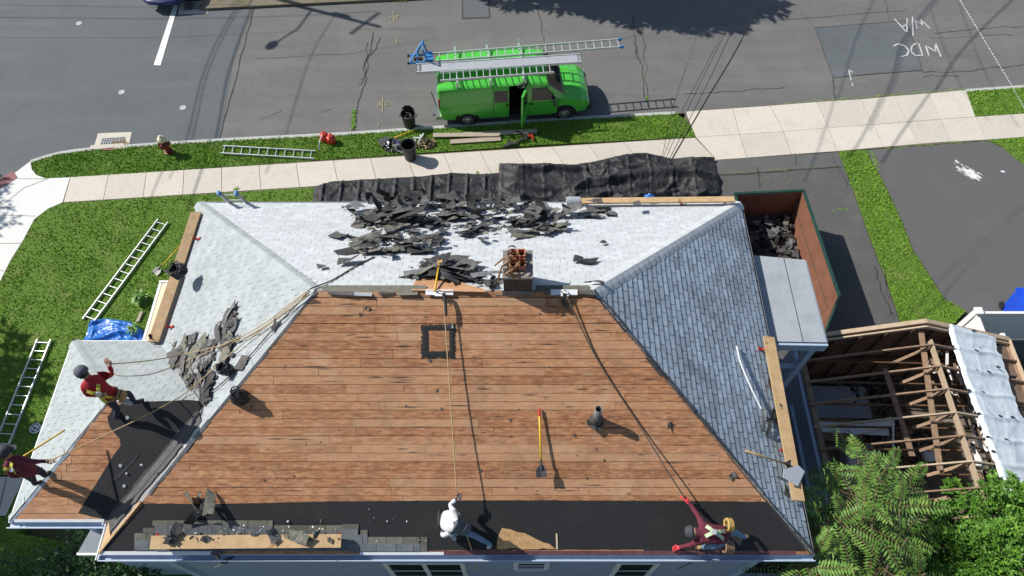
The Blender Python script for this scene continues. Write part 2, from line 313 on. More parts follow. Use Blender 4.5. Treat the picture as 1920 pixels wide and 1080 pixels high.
# cracks and seams
def wander(a,b,n,amp,seed):
    rn=random.Random(seed); out=[]; d=(Vector(b)-Vector(a)); pr=Vector((-d.y,d.x)).normalized(); off=0
    for i in range(n+1):
        t=i/n; off=off*.7+rn.uniform(-amp,amp); k=off*(1-(2*t-1)**6); out.append((a[0]+d.x*t+pr.x*k,a[1]+d.y*t+pr.y*k))
    return out
def ribbon(mb,pl,wd,z,var=.4,px=True):
    p=[G(u,v,z) for u,v in pl] if px else [Vector((x,y,z)) for x,y in pl]
    L_=[];R_=[]
    for i,q in enumerate(p):
        t=(p[min(i+1,len(p)-1)]-p[max(i-1,0)]); t.z=0; t.normalize(); n=Vector((-t.y,t.x,0)); h=wd/2*(1+random.uniform(-var,var))
        L_.append(q+n*h); R_.append(q-n*h)
    for i in range(len(p)-1): mb.poly([R_[i],R_[i+1],L_[i+1],L_[i]])
mb=MB(); zc=ZR+.014
for (a,b,n,am,wd) in [((700,60),(664,245),26,4,.035),((712,70),(672,160),14,4,.025),((690,80),(676,150),10,5,.022),((1005,10),(1020,78),10,2,.022),((1186,30),(1215,200),18,4,.028),((1205,70),(1214,185),14,4,.02),((1190,80),(1200,120),8,3,.018),
   ((480,110),(640,102),14,1,.014),((640,103),(820,70),12,2,.012),((820,100),(1000,88),8,1,.014),((1160,72),(1200,66),6,1,.014),((1280,176),(1470,164),26,2,.02),((1660,0),(1668,36),6,1,.016),((1500,20),(1528,52),7,1,.018),((1750,62),(1920,50),20,2,.018),((1742,70),(1900,66),18,2,.015),((1730,135),(1920,120),22,3,.02),((1732,144),(1800,142),12,2,.016),
   ((1562,145),(1566,190),8,1,.03),((411,259),(480,0),30,1.2,.03),((485,225),(527,208),8,2,.016),((598,211),(622,204),5,1,.014),((1700,38),(1729,132),10,.7,.022),((1528,52),(1700,38),10,.6,.022),((1562,145),(1729,132),10,.8,.03),((1528,52),(1562,145),10,.8,.022),((1280,52),(1700,20),20,1,.014)]:
    ribbon(mb,wander(a,b,n,am,int(a[0]*7+b[1])),wd,zc)
struct(mb.build('road_cracks',mt['crack']))
# road markings
def marks(name,label,strokes,wd,mat,z=ZR+.018,var=.25):
    mb=MB()
    for st in strokes:
        q=[]
        for i in range(len(st)-1):
            for k in range(4): t=k/4; q.append((st[i][0]*(1-t)+st[i+1][0]*t,st[i][1]*(1-t)+st[i+1][1]*t))
        q.append(st[-1]); ribbon(mb,q,wd,z,var)
    return origin_fix(tag(mb.build(name,mat),label,'road marking'))
q3=lambda l:[(1280+x/3,y/3) for x,y in l]
marks('painted_letters','white sprayed letters W/A, upside down, the upper of two lines on the road',[q3([(1192,106),(1228,146),(1263,186)]),q3([(1262,186),(1262,104)]),q3([(1234,150),(1262,138)]),q3([(1293,94),(1296,200)]),q3([(1318,160),(1310,112),(1350,140),(1338,108),(1391,160)])],.055,mt['spray'])
marks('painted_letters','white sprayed letters MDC, upside down, the lower of two lines on the road',[q3([(1184,259),(1212,246),(1250,257),(1273,284),(1262,310),(1228,319)]),q3([(1348,312),(1310,312),(1286,292),(1288,262),(1306,246),(1330,245)]),q3([(1328,243),(1350,313)]),q3([(1386,316),(1366,256),(1424,290),(1420,238),(1453,318)])],.06,mt['spray'])
marks('painted_arrow','small white sprayed arrow below the dark asphalt patch',[q3([(958,408),(934,391),(948,452)]),q3([(953,466),(957,486)])],.045,mt['spray'])
q2=lambda l:[(640+x/3,y/3) for x,y in l]
marks('painted_utility_mark','faded yellow utility mark with letters nearest the green van and bin',[q2([(234,545),(231,635)]),q2([(205,575),(222,582),(222,594),(206,598)]),q2([(264,578),(250,576),(246,592),(262,592),(262,585)]),q2([(212,690),(207,712)])],.05,mt['yspray'])
marks('painted_utility_mark','faded yellow utility mark far up the road near the square patch',[q2([(292,62),(297,122)]),q2([(268,92),(282,98),(270,106)]),q2([(322,90),(310,86),(304,98),(320,100)]),q2([(308,218),(312,242)])],.05,mt['yspray'])
mb=MB(); mb.poly(pts([(288,122),(301,122.5),(334,10),(326,8)],ZR+.018)[::-1]); origin_fix(tag(mb.build('stop_line',mt['paint']),'broad solid white stop line painted across the side street','road marking'))
mb=MB(); a=Vector((1797,-5)); b=Vector((1900,165))
for k in range(34):
    t0=k/34; t1=t0+.021; ribbon(mb,[tuple(a+(b-a)*t0),tuple(a+(b-a)*t1)],.05,ZR+.018,.3)
a=Vector((1899,165)); b=Vector((1921,203))
for k in range(8):
    t0=k/8; t1=t0+.09; ribbon(mb,[tuple(a+(b-a)*t0),tuple(a+(b-a)*t1)],.05,.012,.3)
origin_fix(tag(mb.build('dashed_line',mt['spray']),'thin dashed white utility line running down the right side of the road','road marking'))
# kerbs
mb=MB(); kp=[G(u,v) for u,v in K[2:14]]; 
for i in range(len(kp)-1):
    a,b=kp[i],kp[i+1]; t=(b-a).normalized(); n=Vector((t.y,-t.x,0)); L=(b-a).length; nn=max(1,int(L/2.4))
    for k in range(nn):
        p=a+(b-a)*(k/nn); q=a+(b-a)*((k+1)/nn)-t*.012
        mb.prism([p+Vector((0,0,-.3)),p+n*.15+Vector((0,0,-.3)),q+n*.15+Vector((0,0,-.3)),q+Vector((0,0,-.3))],(0,0,.305))
a,b=G(1812,167),G(1925,159)
t=(b-a).normalized(); n=Vector((t.y,-t.x,0)); mb.prism([x+Vector((0,0,-.3)) for x in (a,a+n*.14,b+n*.14,b)],(0,0,.305))
struct(mb.build('kerb',mt['kerb']))
# lawns (soil sheets that carry the blades)
def offs(pl,dx,dy): return [(u+dx,v+dy) for u,v in pl]
LAWN={}
def lawn(name,pl,dens,z=0):
    sheet(name,pl,z,mt['turf'],skirt=.35); LAWN[name+str(len(LAWN))]=([tuple(G(u,v)[:2]) for u,v in pl],dens)
lawn('verge_lawn',[(62,303),(76,297),(112,288.5),(170,280.5),(240,275),(300,270),(440,262),(660,251),(860,237),(1060,224),(1268,212.5),(1288,227),(1304,256.5),(1000,272.5),(600,300),(280,322.5),(130,332.5),(86,333.5),(68,327),(61,316)],700)
lawn('front_lawn',[(118,380.5),(590,351),(700,345),(700,420),(420,420),(380,640),(300,700),(30,1000),(500,1078),(420,1300),(-200,1300),(-200,970),(10,970),(48,890),(-200,890),(-200,640),(0,530),(20,490),(45,450),(65,412),(90,392)],330)
lawn('driveway_strip_lawn',[(1573,284),(1626,281),(1632,300),(1658,345),(1690,415),(1712,470),(1745,520),(1770,560),(1812,583),(1790,605),(1735,615),(1690,605),(1665,530),(1630,440),(1602,360)],600)
lawn('corner_lawn',[(1852,263),(1925,256),(1925,312),(1900,292),(1880,275)],600)
lawn('road_verge_lawn',[(1814,171),(1925,163),(1925,212),(1829,219),(1820,196)],600)
# asphalt drives
sheet('driveway',[(1340,301),(1572,285),(1600,360),(1628,440),(1662,530),(1688,606),(1735,616),(1700,700),(1400,760),(1300,700),(1250,400),(1300,310)],.002,mt['drive'],skirt=.3)
sheet('driveway_band',[(1342,301),(1572,285),(1578,312),(1344,328)],.008,mt['drive_new'])
sheet('parking_area',[(1628,281),(1852,264),(1880,277),(1900,295),(1930,318),(1960,700),(1880,640),(1812,584),(1770,558),(1747,520),(1714,470),(1692,415),(1660,345),(1634,300)],.002,mt['drive_new'],skirt=.3)
mb=MB()
for (a,b,n,am,wd) in [((1490,287),(1494,310),6,1,.03),((1345,328),(1578,312),24,1,.05),((1640,500),(1672,590),12,3,.05),((1652,490),(1668,560),9,3,.03),((1420,312),(1424,352),8,1,.03),((1560,290),(1590,350),8,2,.03)]:
    ribbon(mb,wander(a,b,n,am,int(a[0]+b[1])),wd,.016)
struct(mb.build('driveway_cracks',mt['crack']))
# white spill on the parking area
mb=MB(); c=G(1822,326,.012); dr=(G(1842,338,.012)-G(1793,310,.012)).normalized(); nn=Vector((-dr.y,dr.x,0)); rn=random.Random(3)
ring=[]
for k in range(40):
    a=2*math.pi*k/40; rr=1+.45*rn.uniform(-1,1); ring.append(c+dr*math.cos(a)*.34*rr+nn*math.sin(a)*.13*rr)
mb.poly(ring)
for k in range(46):
    o=c+dr*rn.uniform(-.75,.25)+nn*rn.uniform(-.22,.22); L=rn.uniform(.06,.28); h=rn.uniform(.008,.025); mb.poly([o-nn*h+Vector((0,0,.001*(k%4))),o+dr*L+Vector((0,0,.001*(k%4))),o+nn*h+Vector((0,0,.001*(k%4)))])
origin_fix(tag(mb.build('paint_spill',mt['paint']),'splash of white spilt paint on the grey parking asphalt','paint spill'))
origin_fix(tag(MB().frame(G(1876,322,.01),(.12,-.05,0),(.04,.06,0),(0,0,.012)).build('paper_scrap',mt['paper']),'tiny white scrap of paper right of the white paint splash','paper scrap'))
# pavements: joint bed with slabs on it
sheet('pavement_bed',[(100,340),(133,331),(600,301),(1303,257.5),(1285,209),(1562,187.5),(1811,168.5),(1829,220),(1925,213),(1925,257),(1851,263),(1344,301),(1000,322),(590,351),(118,380.5)],-.012,mt['joint'],skirt=.3)
mb=MB()
A=G(132,332); B=G(1303,258); C=G(119,379.5); D=G(1344,300.5); n=17
e=(B-A).normalized()
def slab(p,q,r,s,g=.008):
    c=(p+q+r+s)/4; P4=[x+(c-x).normalized()*g*1.5 for x in (p,q,r,s)]
    mb.prism([x+Vector((0,0,-.05)) for x in P4],(0,0,.052+random.uniform(-.002,.002)))
for i in range(n):
    t0,t1=i/n,(i+1)/n
    slab(C+(D-C)*t0,C+(D-C)*t1,A+(B-A)*t1,A+(B-A)*t0)
# apron and the walk beyond: rows between three edges
E0=[(1285,209),(1374,203),(1444,198),(1532,191),(1614,186),(1676,180),(1740,175),(1811,168.5)]
E1=[(1305,257),(1387,252),(1469,246.5),(1553,239.5),(1638,233.5),(1701,228.5),(1764,223.5),(1829,219)]
E2=[(1344,300),(1400,296),(1484,289.5),(1570,283.5),(1657,275.5),(1722,270),(1783,265.5),(1850,262)]
for Ea,Eb in ((E0,E1),(E1,E2)):
    for i in range(7): slab(G(*Eb[i]),G(*Eb[i+1]),G(*Ea[i+1]),G(*Ea[i]))
slab(G(1850,262),G(1925,256.5),G(1925,212.5),G(1829,219))
struct(mb.build('pavement',mt['conc']))
# corner ramp of newer concrete
sheet('corner_ramp',[(-200,430),(0,350),(24,327),(57,302),(60,318),(68,328),(86,334.5),(131,332.5),(117,379.5),(90,391),(64,411),(44,449),(19,489),(-1,529),(-200,640)],.0,mt['conc_new'],skirt=.35)
mb=MB()
for st in [[(0,387),(20,372),(45,352),(90,335)],[(57,302),(60,318)],[(33,335),(86,335)],[(0,403),(66,405)],[(0,456),(40,456)],[(0,507),(8,508)]]: ribbon(mb,st,.016,.006,.2)
struct(mb.build('ramp_joints',mt['joint']))
sheet('tactile_pad',[(-30,352),(24,320),(33,333),(-30,372)],.012,mt['brick_pad'])
# grey slab path at the lower left
sheet('side_path',[(-200,894),(46,894),(10,967),(-200,967)],.004,mt['conc'],skirt=.3)
mb=MB(); ribbon(mb,[(12,896),(-4,965)],.02,.012); struct(mb.build('path_joint',mt['joint']))
# grass blades: one mesh, uncountable
def in_poly(x,y,pl):
    ins=np.zeros(len(x),bool); n=len(pl)
    for i in range(n):
        x0,y0=pl[i];x1,y1=pl[(i+1)%n]
        if y0==y1: continue
        c=((y0>y)!=(y1>y))&(x<(x1-x0)*(y-y0)/(y1-y0)+x0); ins^=c
    return ins
X=[];Y=[]
for k,(pl,dens) in LAWN.items():
    a=np.array(pl); lo=np.maximum(a.min(0),(-19,2)); hi=np.minimum(a.max(0),(22,24)); N=int((hi-lo).prod()*dens*1.6)
    x=rng.uniform(lo[0],hi[0],N); y=rng.uniform(lo[1],hi[1],N); m=in_poly(x,y,pl); X.append(x[m]);Y.append(y[m])
x=np.concatenate(X);y=np.concatenate(Y); N=len(x)
pat=np.sin(x*1.9+np.sin(y*1.3)*2)*np.sin(y*2.3+x*.7)+.6*np.sin(x*5.1+y*4.3)*np.sin(y*6.2-x*3)
h=rng.uniform(.025,.06,N)*(1+.35*pat); ang=rng.uniform(0,6.283,N); lean=rng.uniform(.1,.9,N)*h*1.3; wd=rng.uniform(.010,.022,N)
la=rng.uniform(0,6.283,N)
co=np.empty((N,3,3)); co[:,0,0]=x-np.cos(ang)*wd;co[:,0,1]=y-np.sin(ang)*wd;co[:,1,0]=x+np.cos(ang)*wd;co[:,1,1]=y+np.sin(ang)*wd;co[:,:2,2]=0
co[:,2,0]=x+np.cos(la)*lean;co[:,2,1]=y+np.sin(la)*lean;co[:,2,2]=h
me=bpy.data.meshes.new('grass'); me.vertices.add(N*3); me.vertices.foreach_set('co',co.ravel()); me.loops.add(N*3); me.loops.foreach_set('vertex_index',np.arange(N*3))
me.polygons.add(N); me.polygons.foreach_set('loop_start',np.arange(N)*3); me.polygons.foreach_set('loop_total',np.full(N,3)); me.materials.append(mt['grass'])
at=me.attributes.new('rnd','FLOAT','FACE'); at.data.foreach_set('value',np.clip(rng.uniform(0,1,N)*.75+.12*pat,0,1).astype(np.float32)); me.update()
o=bpy.data.objects.new('grass',me); COL.objects.link(o); tag(o,'short green mown grass of the lawns and verges','grass',kind='stuff')
# weeds along the seams: one object
mb=MB(); rn=random.Random(5)
def weeds(a,b,n,amp,sz):
    for k in range(n):
        t=rn.random(); u=a[0]+(b[0]-a[0])*t+rn.uniform(-amp,amp); v=a[1]+(b[1]-a[1])*t+rn.uniform(-amp,amp)*.5; p=G(u,v,0 if v>200 and not(655<u<672) else -.1)
        for j in range(5):
            an=rn.uniform(0,6.28); l=rn.uniform(.3,1)*sz; d=Vector((math.cos(an),math.sin(an),rn.uniform(.2,1))); sd=Vector((-d.y,d.x,0))*.25
            mb.poly([p-sd*l*.5,p+sd*l*.5,p+d*l],r=rn.random())
weeds((1470,195),(1815,167),240,2.5,.07); weeds((664,205),(661,243),120,3,.09); weeds((1345,301),(1575,284),60,2,.04); weeds((1345,326),(1578,311),140,4,.06); weeds((1575,288),(1600,350),60,4,.06); weeds((1660,278),(1850,264),110,3,.06)
weeds((444,352),(440,362),30,3,.09); weeds((895,323),(897,326),14,2,.08); weeds((1212,180),(1214,190),20,2,.07); weeds((1632,283),(1648,322),70,4,.07); weeds((1400,340),(1500,340),50,14,.04); weeds((1205,110),(1215,180),24,2,.04)
weeds((1560,395),(1590,392),26,5,.06); weeds((640,3),(760,0),60,4,.12); weeds((515,375),(518,360),10,3,.05)
tag(mb.build('weeds',mt['grass']),'scattered weeds growing along the seams of road and walks','weeds',kind='stuff')
# ------------------------------------------------------------------ the house
k_=.655; ZE=6.; YF,YB,XL,XR=2.72,11.14,-7.89,5.72
YM=(YF+YB)/2; ZRG=ZE+(YM-YF)*k_; RX0,RX1=XL+(YM-YF),XR-(YM-YF)
WF_,WB_,WX=3.33,7.25,-9.8; WY=(WF_+WB_)/2; WZ=ZE+(WY-WF_)*k_; WRX0=WX+(WY-WF_); WRX1=XL+(WY-WF_)
def pl(nx,ny,d):
    n=Vector((nx,ny,1)); L=n.length; return (n/L,d/L)
PF=pl(0,-k_,ZE-YF*k_); PB=pl(0,k_,ZE+YB*k_); PL=pl(-k_,0,ZE-XL*k_); PR=pl(k_,0,ZE+XR*k_)
PWF=pl(0,-k_,ZE-WF_*k_); PWB=pl(0,k_,ZE+WB_*k_); PWL=pl(-k_,0,ZE-WX*k_)
V3=Vector
rA,rB=V3((RX0,YM,ZRG)),V3((RX1,YM,ZRG)); eFL,eFR,eBL,eBR=V3((XL,YF,ZE)),V3((XR,YF,ZE)),V3((XL,YB,ZE)),V3((XR,YB,ZE))
wA,wB=V3((WRX0,WY,WZ)),V3((WRX1,WY,WZ)); wFL,wBL=V3((WX,WF_,ZE)),V3((WX,WB_,ZE)); wF,wK=V3((XL,WF_,ZE)),V3((XL,WB_,ZE))
house=thing('house','two storey blue grey house with half stripped hip roof in the middle','house',(-1,7,0))
def clip(poly,axis,val,keep_gt):
    out=[];n=len(poly)
    for i in range(n):
        a,b=poly[i],poly[(i+1)%n]; ia=(a[axis]>=val) if keep_gt else (a[axis]<=val); ib=(b[axis]>=val) if keep_gt else (b[axis]<=val)
        if ia: out.append(a)
        if ia!=ib: t=(val-a[axis])/(b[axis]-a[axis]); q=[a[0]+(b[0]-a[0])*t,a[1]+(b[1]-a[1])*t]; q[axis]=val; out.append(tuple(q))
    return out
def frame2(poly3):
    o=poly3[0]; e=(poly3[1]-o).normalized(); n=e.cross(poly3[2]-o).normalized()
    if n.z<0: n=-n
    t=n.cross(e); return o,e,t,n,[((p-o).dot(e),(p-o).dot(t)) for p in poly3]
def shingles(poly3,exp=.143,tab=.305,slot=.007,lift=.007,base=.006,var=None,seed=1):
    rn=random.Random(seed); o,e,t,n,P=frame2(poly3); mb=MB(); bmax=max(p[1] for p in P); b=0; r=0
    while b<bmax-.01:
        row=clip(clip(P,1,b,True),1,b+exp,False)
        if len(row)>2:
            a0=min(p[0] for p in row);a1=max(p[0] for p in row); x=math.floor(a0/tab)*tab-((r%2)*tab/2)+ (r%5)*.012
            while x<a1:
                c=clip(clip(row,0,x+slot/2,True),0,x+tab-slot/2,False)
                if len(c)>2:
                    dz=rn.uniform(-.0012,.0012); lf=lift*rn.uniform(.85,1.25); rr=rn.random()
                    top=[o+e*p[0]+t*p[1]+n*(base+dz+lf*(1-(p[1]-b)/exp)) for p in c]
                    ar=sum(c[i][0]*c[(i+1)%len(c)][1]-c[(i+1)%len(c)][0]*c[i][1] for i in range(len(c)))
                    if ar<0: top=top[::-1]; c=c[::-1]
                    mb.poly(top,0,rr)
                    for i in range(len(c)):
                        j=(i+1)%len(c)
                        if abs(c[i][1]-b)<1e-4 and abs(c[j][1]-b)<1e-4:
                            lo=[o+e*c[q][0]+t*c[q][1]+n*.001 for q in (i,j)]; mb.poly([lo[0],lo[1],top[j],top[i]],1,rr)
                x+=tab
        b+=exp; r+=1
    return mb
def boards(poly3,wd=.163,gap=.014,th=.016,seed=2,maxl=(1.4,4.6),holes=()):
    rn=random.Random(seed); o,e,t,n,P=frame2(poly3); mb=MB(); bmax=max(p[1] for p in P); b=0
    while b<bmax-.02:
        w2=wd*rn.uniform(.97,1.03)
        row=clip(clip(P,1,b+gap*rn.uniform(.3,1.1)/2,True),1,b+w2-gap*rn.uniform(.4,1.2)/2,False)
        if len(row)>2:
            a0=min(p[0] for p in row)-rn.uniform(0,2);a1=max(p[0] for p in row); x=a0
            while x<a1:
                L=rn.uniform(*maxl); c=clip(clip(row,0,x+.002,True),0,x+L-.002,False)
                if len(c)>2:
                    h=th+rn.uniform(-.003,.003); rr=rn.random()
                    if sum(c[i][0]*c[(i+1)%len(c)][1]-c[(i+1)%len(c)][0]*c[i][1] for i in range(len(c)))<0: c=c[::-1]
                    tl=rn.uniform(-.002,.002); low=[o+e*p[0]+t*p[1]+n*.001 for p in c]; top=[o+e*p[0]+t*p[1]+n*(h+(tl if p[1]>b+wd/2 else -tl)) for p in c]; m_=len(c)
                    mb.add(low+top,[tuple(range(m_,2*m_))]+[(i,(i+1)%m_,m_+(i+1)%m_,m_+i) for i in range(m_)],0,rr)
                x+=L
        b+=w2
    return mb
# the roof body, one closed shell of dark sheathing with soffit
mb=MB()
for f in ([eFL,eFR,rB,rA],[eFR,eBR,rB],[eBR,eBL,rA,rB],[eBL,eFL,rA],[wFL,wF,wB,wA],[wK,wBL,wA,wB],[wBL,wFL,wA]): mb.poly(f,0 if f[0] in (eFL,) or f[1] is wF else 2)
d=V3((0,0,-.16))
for a,b in ((eFL,eFR),(eFR,eBR),(eBR,eBL),(eBL,wK),(wK,wBL),(wBL,wFL),(wFL,wF),(wF,eFL)): mb.poly([a+d,b+d,b,a],1)
mb.poly([p+d for p in (eFL,eFR,eBR,eBL)][::-1],1); mb.poly([p+d for p in (wFL,wF,wK,wBL)][::-1],1)
roof=mb.build('roof',[mt['deck2'],mt['trim'],M('old_felt',(.22,.225,.23),(.28,.28,.28),sc=6)],house)
SH=[mt['shB'],mt['slot']]
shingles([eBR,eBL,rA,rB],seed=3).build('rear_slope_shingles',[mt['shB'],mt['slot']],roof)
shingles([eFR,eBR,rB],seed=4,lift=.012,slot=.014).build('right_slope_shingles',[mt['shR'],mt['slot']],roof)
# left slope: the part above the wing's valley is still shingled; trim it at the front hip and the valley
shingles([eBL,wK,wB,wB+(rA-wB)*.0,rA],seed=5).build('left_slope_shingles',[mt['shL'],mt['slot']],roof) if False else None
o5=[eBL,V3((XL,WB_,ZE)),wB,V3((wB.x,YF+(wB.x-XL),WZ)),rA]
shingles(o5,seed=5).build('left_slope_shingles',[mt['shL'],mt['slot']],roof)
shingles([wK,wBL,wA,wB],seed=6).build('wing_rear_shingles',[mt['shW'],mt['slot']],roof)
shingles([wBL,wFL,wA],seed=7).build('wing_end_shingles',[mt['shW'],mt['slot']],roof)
dk=boards([eFL,eFR,rB,rA],seed=12)
rn=random.Random(31); n=PF[0]
for k in range(90):
    u=rn.uniform(380,1330); v=rn.uniform(565,930)
    if u<600-(v-545)*.8 or u>1115+(v-548)*.78: continue
    p=on(PF,u,v,.024); L=rn.uniform(.08,.7); h=rn.uniform(.003,.008); t=n.cross(V3((1,0,0))); dy=rn.uniform(-.01,.01)
    dk.poly([p,p+V3((L*.5,0,0))-t*h+t*dy*.5,p+V3((L,0,0))+t*dy,p+V3((L*.5,0,0))+t*(h+dy*.5)],1)
dk.build('deck_boards',[mt['deck'],mt['crack']],roof)
boards([wFL,wF,wB,wA],seed=15,maxl=(.8,2.2)).build('wing_deck_boards',mt['deck'],roof)
def skin(name,plane,pxs,off,mat,th=.004,jag=0,seed=1,parent=None,thr=None):
    rn=random.Random(seed); n=plane[0]; q=[]
    P=[on(plane,u,v,off) for u,v in pxs]
    if jag:
        for i in range(len(P)):
            a,b=P[i],P[(i+1)%len(P)]; m_=max(1,int((b-a).length/.12))
            for k in range(m_):
                x=a+(b-a)*(k/m_)
                if k: x=x+V3((rn.uniform(-jag,jag),rn.uniform(-jag,jag),0)); x=x-n*(n.dot(x)-plane[1]-off)
                q.append(x)
    else: q=P
    ar=sum(q[i].x*q[(i+1)%len(q)].y-q[(i+1)%len(q)].x*q[i].y for i in range(len(q)))
    if ar<0: q=q[::-1]
    mb=MB(); m_=len(q); mb.add([x-n*th for x in q]+q,[tuple(range(m_,2*m_))]+[(i,(i+1)%m_,m_+(i+1)%m_,m_+i) for i in range(m_)],0,rn.random())
    return mb.build(name,mat,parent)
# felt along the front eave, with the torn end
skin('underlayment',PF,[(272,944),(400,945),(640,940),(960,938),(1200,939),(1437,941),(1512,1033),(1210,1034),(1205,1030),(190,1033),(196,1026)],.024,mt['felt'],.006,.006,parent=roof)
skin('bare_sheathing_patch',PF,[(931,1029),(933,1008),(941,990),(958,993),(985,1000),(1004,1010),(1030,1020),(1042,1029)],.031,mt['osb'],.004,.02,seed=4,parent=roof)
skin('underlayment_flap',PF,[(1042,1000),(1045,1001),(1046,1030),(1043,1030)],.034,mt['ply'],.003,parent=roof)
# old shingle courses left along the eave under the front plank
rn=random.Random(9); mb=MB(); mb2=MB()
def course(mb,u0,u1,v0,v1,mi,off,plane=PF,tabw=24):
    u=u0
    while u<u1-3:
        w2=min(u+tabw*rn.uniform(.9,1.6),u1); P=[on(plane,a,b,off+rn.uniform(0,.003)) for a,b in ((u,v1),(w2-.8,v1),(w2-.8,v0),(u,v0))]
        n=plane[0]; mb.add([p-n*.005 for p in P]+P,[(4,5,6,7),(0,1,5,4),(1,2,6,5),(2,3,7,6),(3,0,4,7)],mi,rn.random()); u=w2
for a in ((286,512,976,986,0),(600,604,974,980,0),(268,300,990,999,0),(514,645,985,996,0),(642,676,983,993,0),(676,690,994,1003,0),(252,288,1000,1012,0)): course(mb,*a,.036)
for a in ((290,512,986,1000,1),(512,650,995,1010,1),(252,290,1012,1032,1),(290,640,1000,1014,1),(290,650,1012,1033,1),(640,672,992,1012,1),(650,690,1003,1020,1)): course(mb,*a,.041 if a[2]<1005 else .046)
for a in ((688,788,1007,1020,0),(788,802,1007,1034,0)): course(mb,*a,.036)
for a in ((650,788,1020,1034,1),): course(mb,*a,.041)
mb.build('leftover_shingles',[mt['scrap_gr'],M('leftover_grey',(.10,.115,.13),(.17,.185,.2),sc=6,rough=.9,bump=.3,rnd=.12)],roof)
# wing: felt sheet and valley metal
skin('underlayment',PWF,[(146,962),(215,850),(226,836),(224,822),(205,800),(201,782),(207,775),(212,762),(232,756),(262,754),(300,752),(345,750),(384,752),(366,784),(352,806),(238,968),(196,974)],.024,mt['felt'],.006,.006,seed=2,parent=roof)
skin('underlayment_strip',PWF,[(204,908),(216,894),(250,862),(262,848),(258,858),(226,894)],.031,mt['strap'],.003,parent=roof)
mb=MB(); va,vb=wB,wF; dv=(vb-va); 
nF,nL=PWF[0],PL[0]; ef=(nF.cross(dv)).normalized(); el=(dv.cross(nL)).normalized()
if ef.x>0: ef=-ef
if el.x<0: el=-el
N=26; rn=random.Random(4)
A=[va+dv*(i/N) for i in range(N+1)]; Lf=[p+ef*(.06+rn.uniform(-.02,.02))+nF*.032 for p in A]; Cc=[p+V3((0,0,.036)) for p in A]; Rf=[p+el*(.34+rn.uniform(-.035,.03))+nL*.03 for p in A]
for i in range(2,N): mb.poly([Lf[i],Lf[i+1],Cc[i+1],Cc[i]]); mb.poly([Cc[i],Cc[i+1],Rf[i+1],Rf[i]])
mb.build('valley_strip',blotch(M('valley_felt',(.06,.06,.06),(.10,.098,.096),sc=9,rough=.85,bump=.3),(.06,.06,.06),3,.52,.7,.7),roof)
# pale wooden edge along the hip at the wing junction, as torn off boards
mb=MB(); a=eFL+V3((0.02,.02,.05)); b=V3((-6.55,4.06,ZE+.94)); mb.beam(a,a+(b-a)*.62,.05,.03); mb.build('hip_edge_board',mt['lum'],roof)
mb=MB(); mb.poly([eFL+V3((.03,.0,.06)),eFL+V3((.24,.28,.2)),V3((XL+.05,WF_-.02,ZE+.07))]); mb.build('hip_edge_board',mt['lum'],roof)
# hip caps and ridge remains
def caps(a,b,n0,n1,half,name,mat,step=.2,seed=3,lift=.012):
    rn=random.Random(seed); d=(b-a); L=d.length; d.normalize(); s0=n0.cross(d).normalized(); s1=d.cross(n1).normalized()
    if (s0.dot(n1))>0: s0=-s0
    if (s1.dot(n0))>0: s1=-s1
    mb=MB(); k=0.
    while k<L:
        k2=min(k+step*1.25,L); hh=half*rn.uniform(.95,1.05); u0=lift+.012; u1=lift
        def ring(t,h): 
            c=a+d*t; return [c+s0*hh+n0*h*.6,c+s0*hh*.45+n0*(h+.004),c+(n0+n1).normalized()*(h+.008),c+s1*hh*.45+n1*(h+.004),c+s1*hh+n1*h*.6]
        r0,r1=ring(k,u0),ring(k2,u1); r_=rn.random()
        for i in range(4): mb.poly([r0[i],r1[i],r1[i+1],r0[i+1]],0,r_)
        for i in range(4): mb.poly([a+d*k+(r0[i]-a-d*k)*.98-n0*.012,r0[i],r0[i+1],a+d*k+(r0[i+1]-a-d*k)*.98-n0*.012],1,r_)
        k+=step
    return mb.build(name,[mat,mt['slot']],roof,smooth=False)
caps(eBR,rB,PB[0],PR[0],.19,'hip_cap',mt['shB'],seed=1,lift=.02)
caps(eBL,rA,PB[0],PL[0],.15,'hip_cap',mt['shL'],seed=2)
caps(wBL,wA,PWB[0],PWL[0],.15,'hip_cap',mt['shW'],seed=3)
# ragged torn edge of the shingles along the stripped front hips
def ragged(a,b,plane,other,w0,w1,name,mat,seed,off=.02,over=.03,piece=.55):
    rn=random.Random(seed); d=b-a; n=plane[0]; s=n.cross(d).normalized()
    if s.dot(other[0])>0: s=-s
    mb=MB(); k=0.; L=d.length; D=d.normalized(); x0=rn.uniform(-over,over); x1=rn.uniform(w0,w1)
    while k<L:
        k2=min(L,k+piece*rn.uniform(.5,1.5)); p=a+D*k; q=a+D*(k2-.006); h=off+rn.uniform(0,.012); y0=x0+rn.uniform(-over,over)*.6; y1=rn.uniform(w0,w1)
        f=[p+s*x0+n*h,q+s*y0+n*(h+.003),q+s*y1+n*(h-.004),p+s*x1+n*(h-.004)]; x0,x1=(y0,y1) if rn.random()<.7 else (rn.uniform(-over,over),rn.uniform(w0,w1))
        if (f[1]-f[0]).cross(f[2]-f[0]).z<0: f=f[::-1]
        mb.add([v_-n*.006 for v_ in f]+f,[(4,5,6,7),(0,1,5,4),(1,2,6,5),(2,3,7,6),(3,0,4,7)],0,rn.random()); k=k2
    mb.build(name,mat,roof)
ragged(eFR,rB,PR,PF,.05,.09,'torn_hip_edge',mt['scrap'],5,off=.026,over=.02,piece=.3); ragged(eFR,rB,PF,PR,.01,.05,'torn_hip_edge',mt['scrap_dk'],6,off=.018,over=.01,piece=.4)
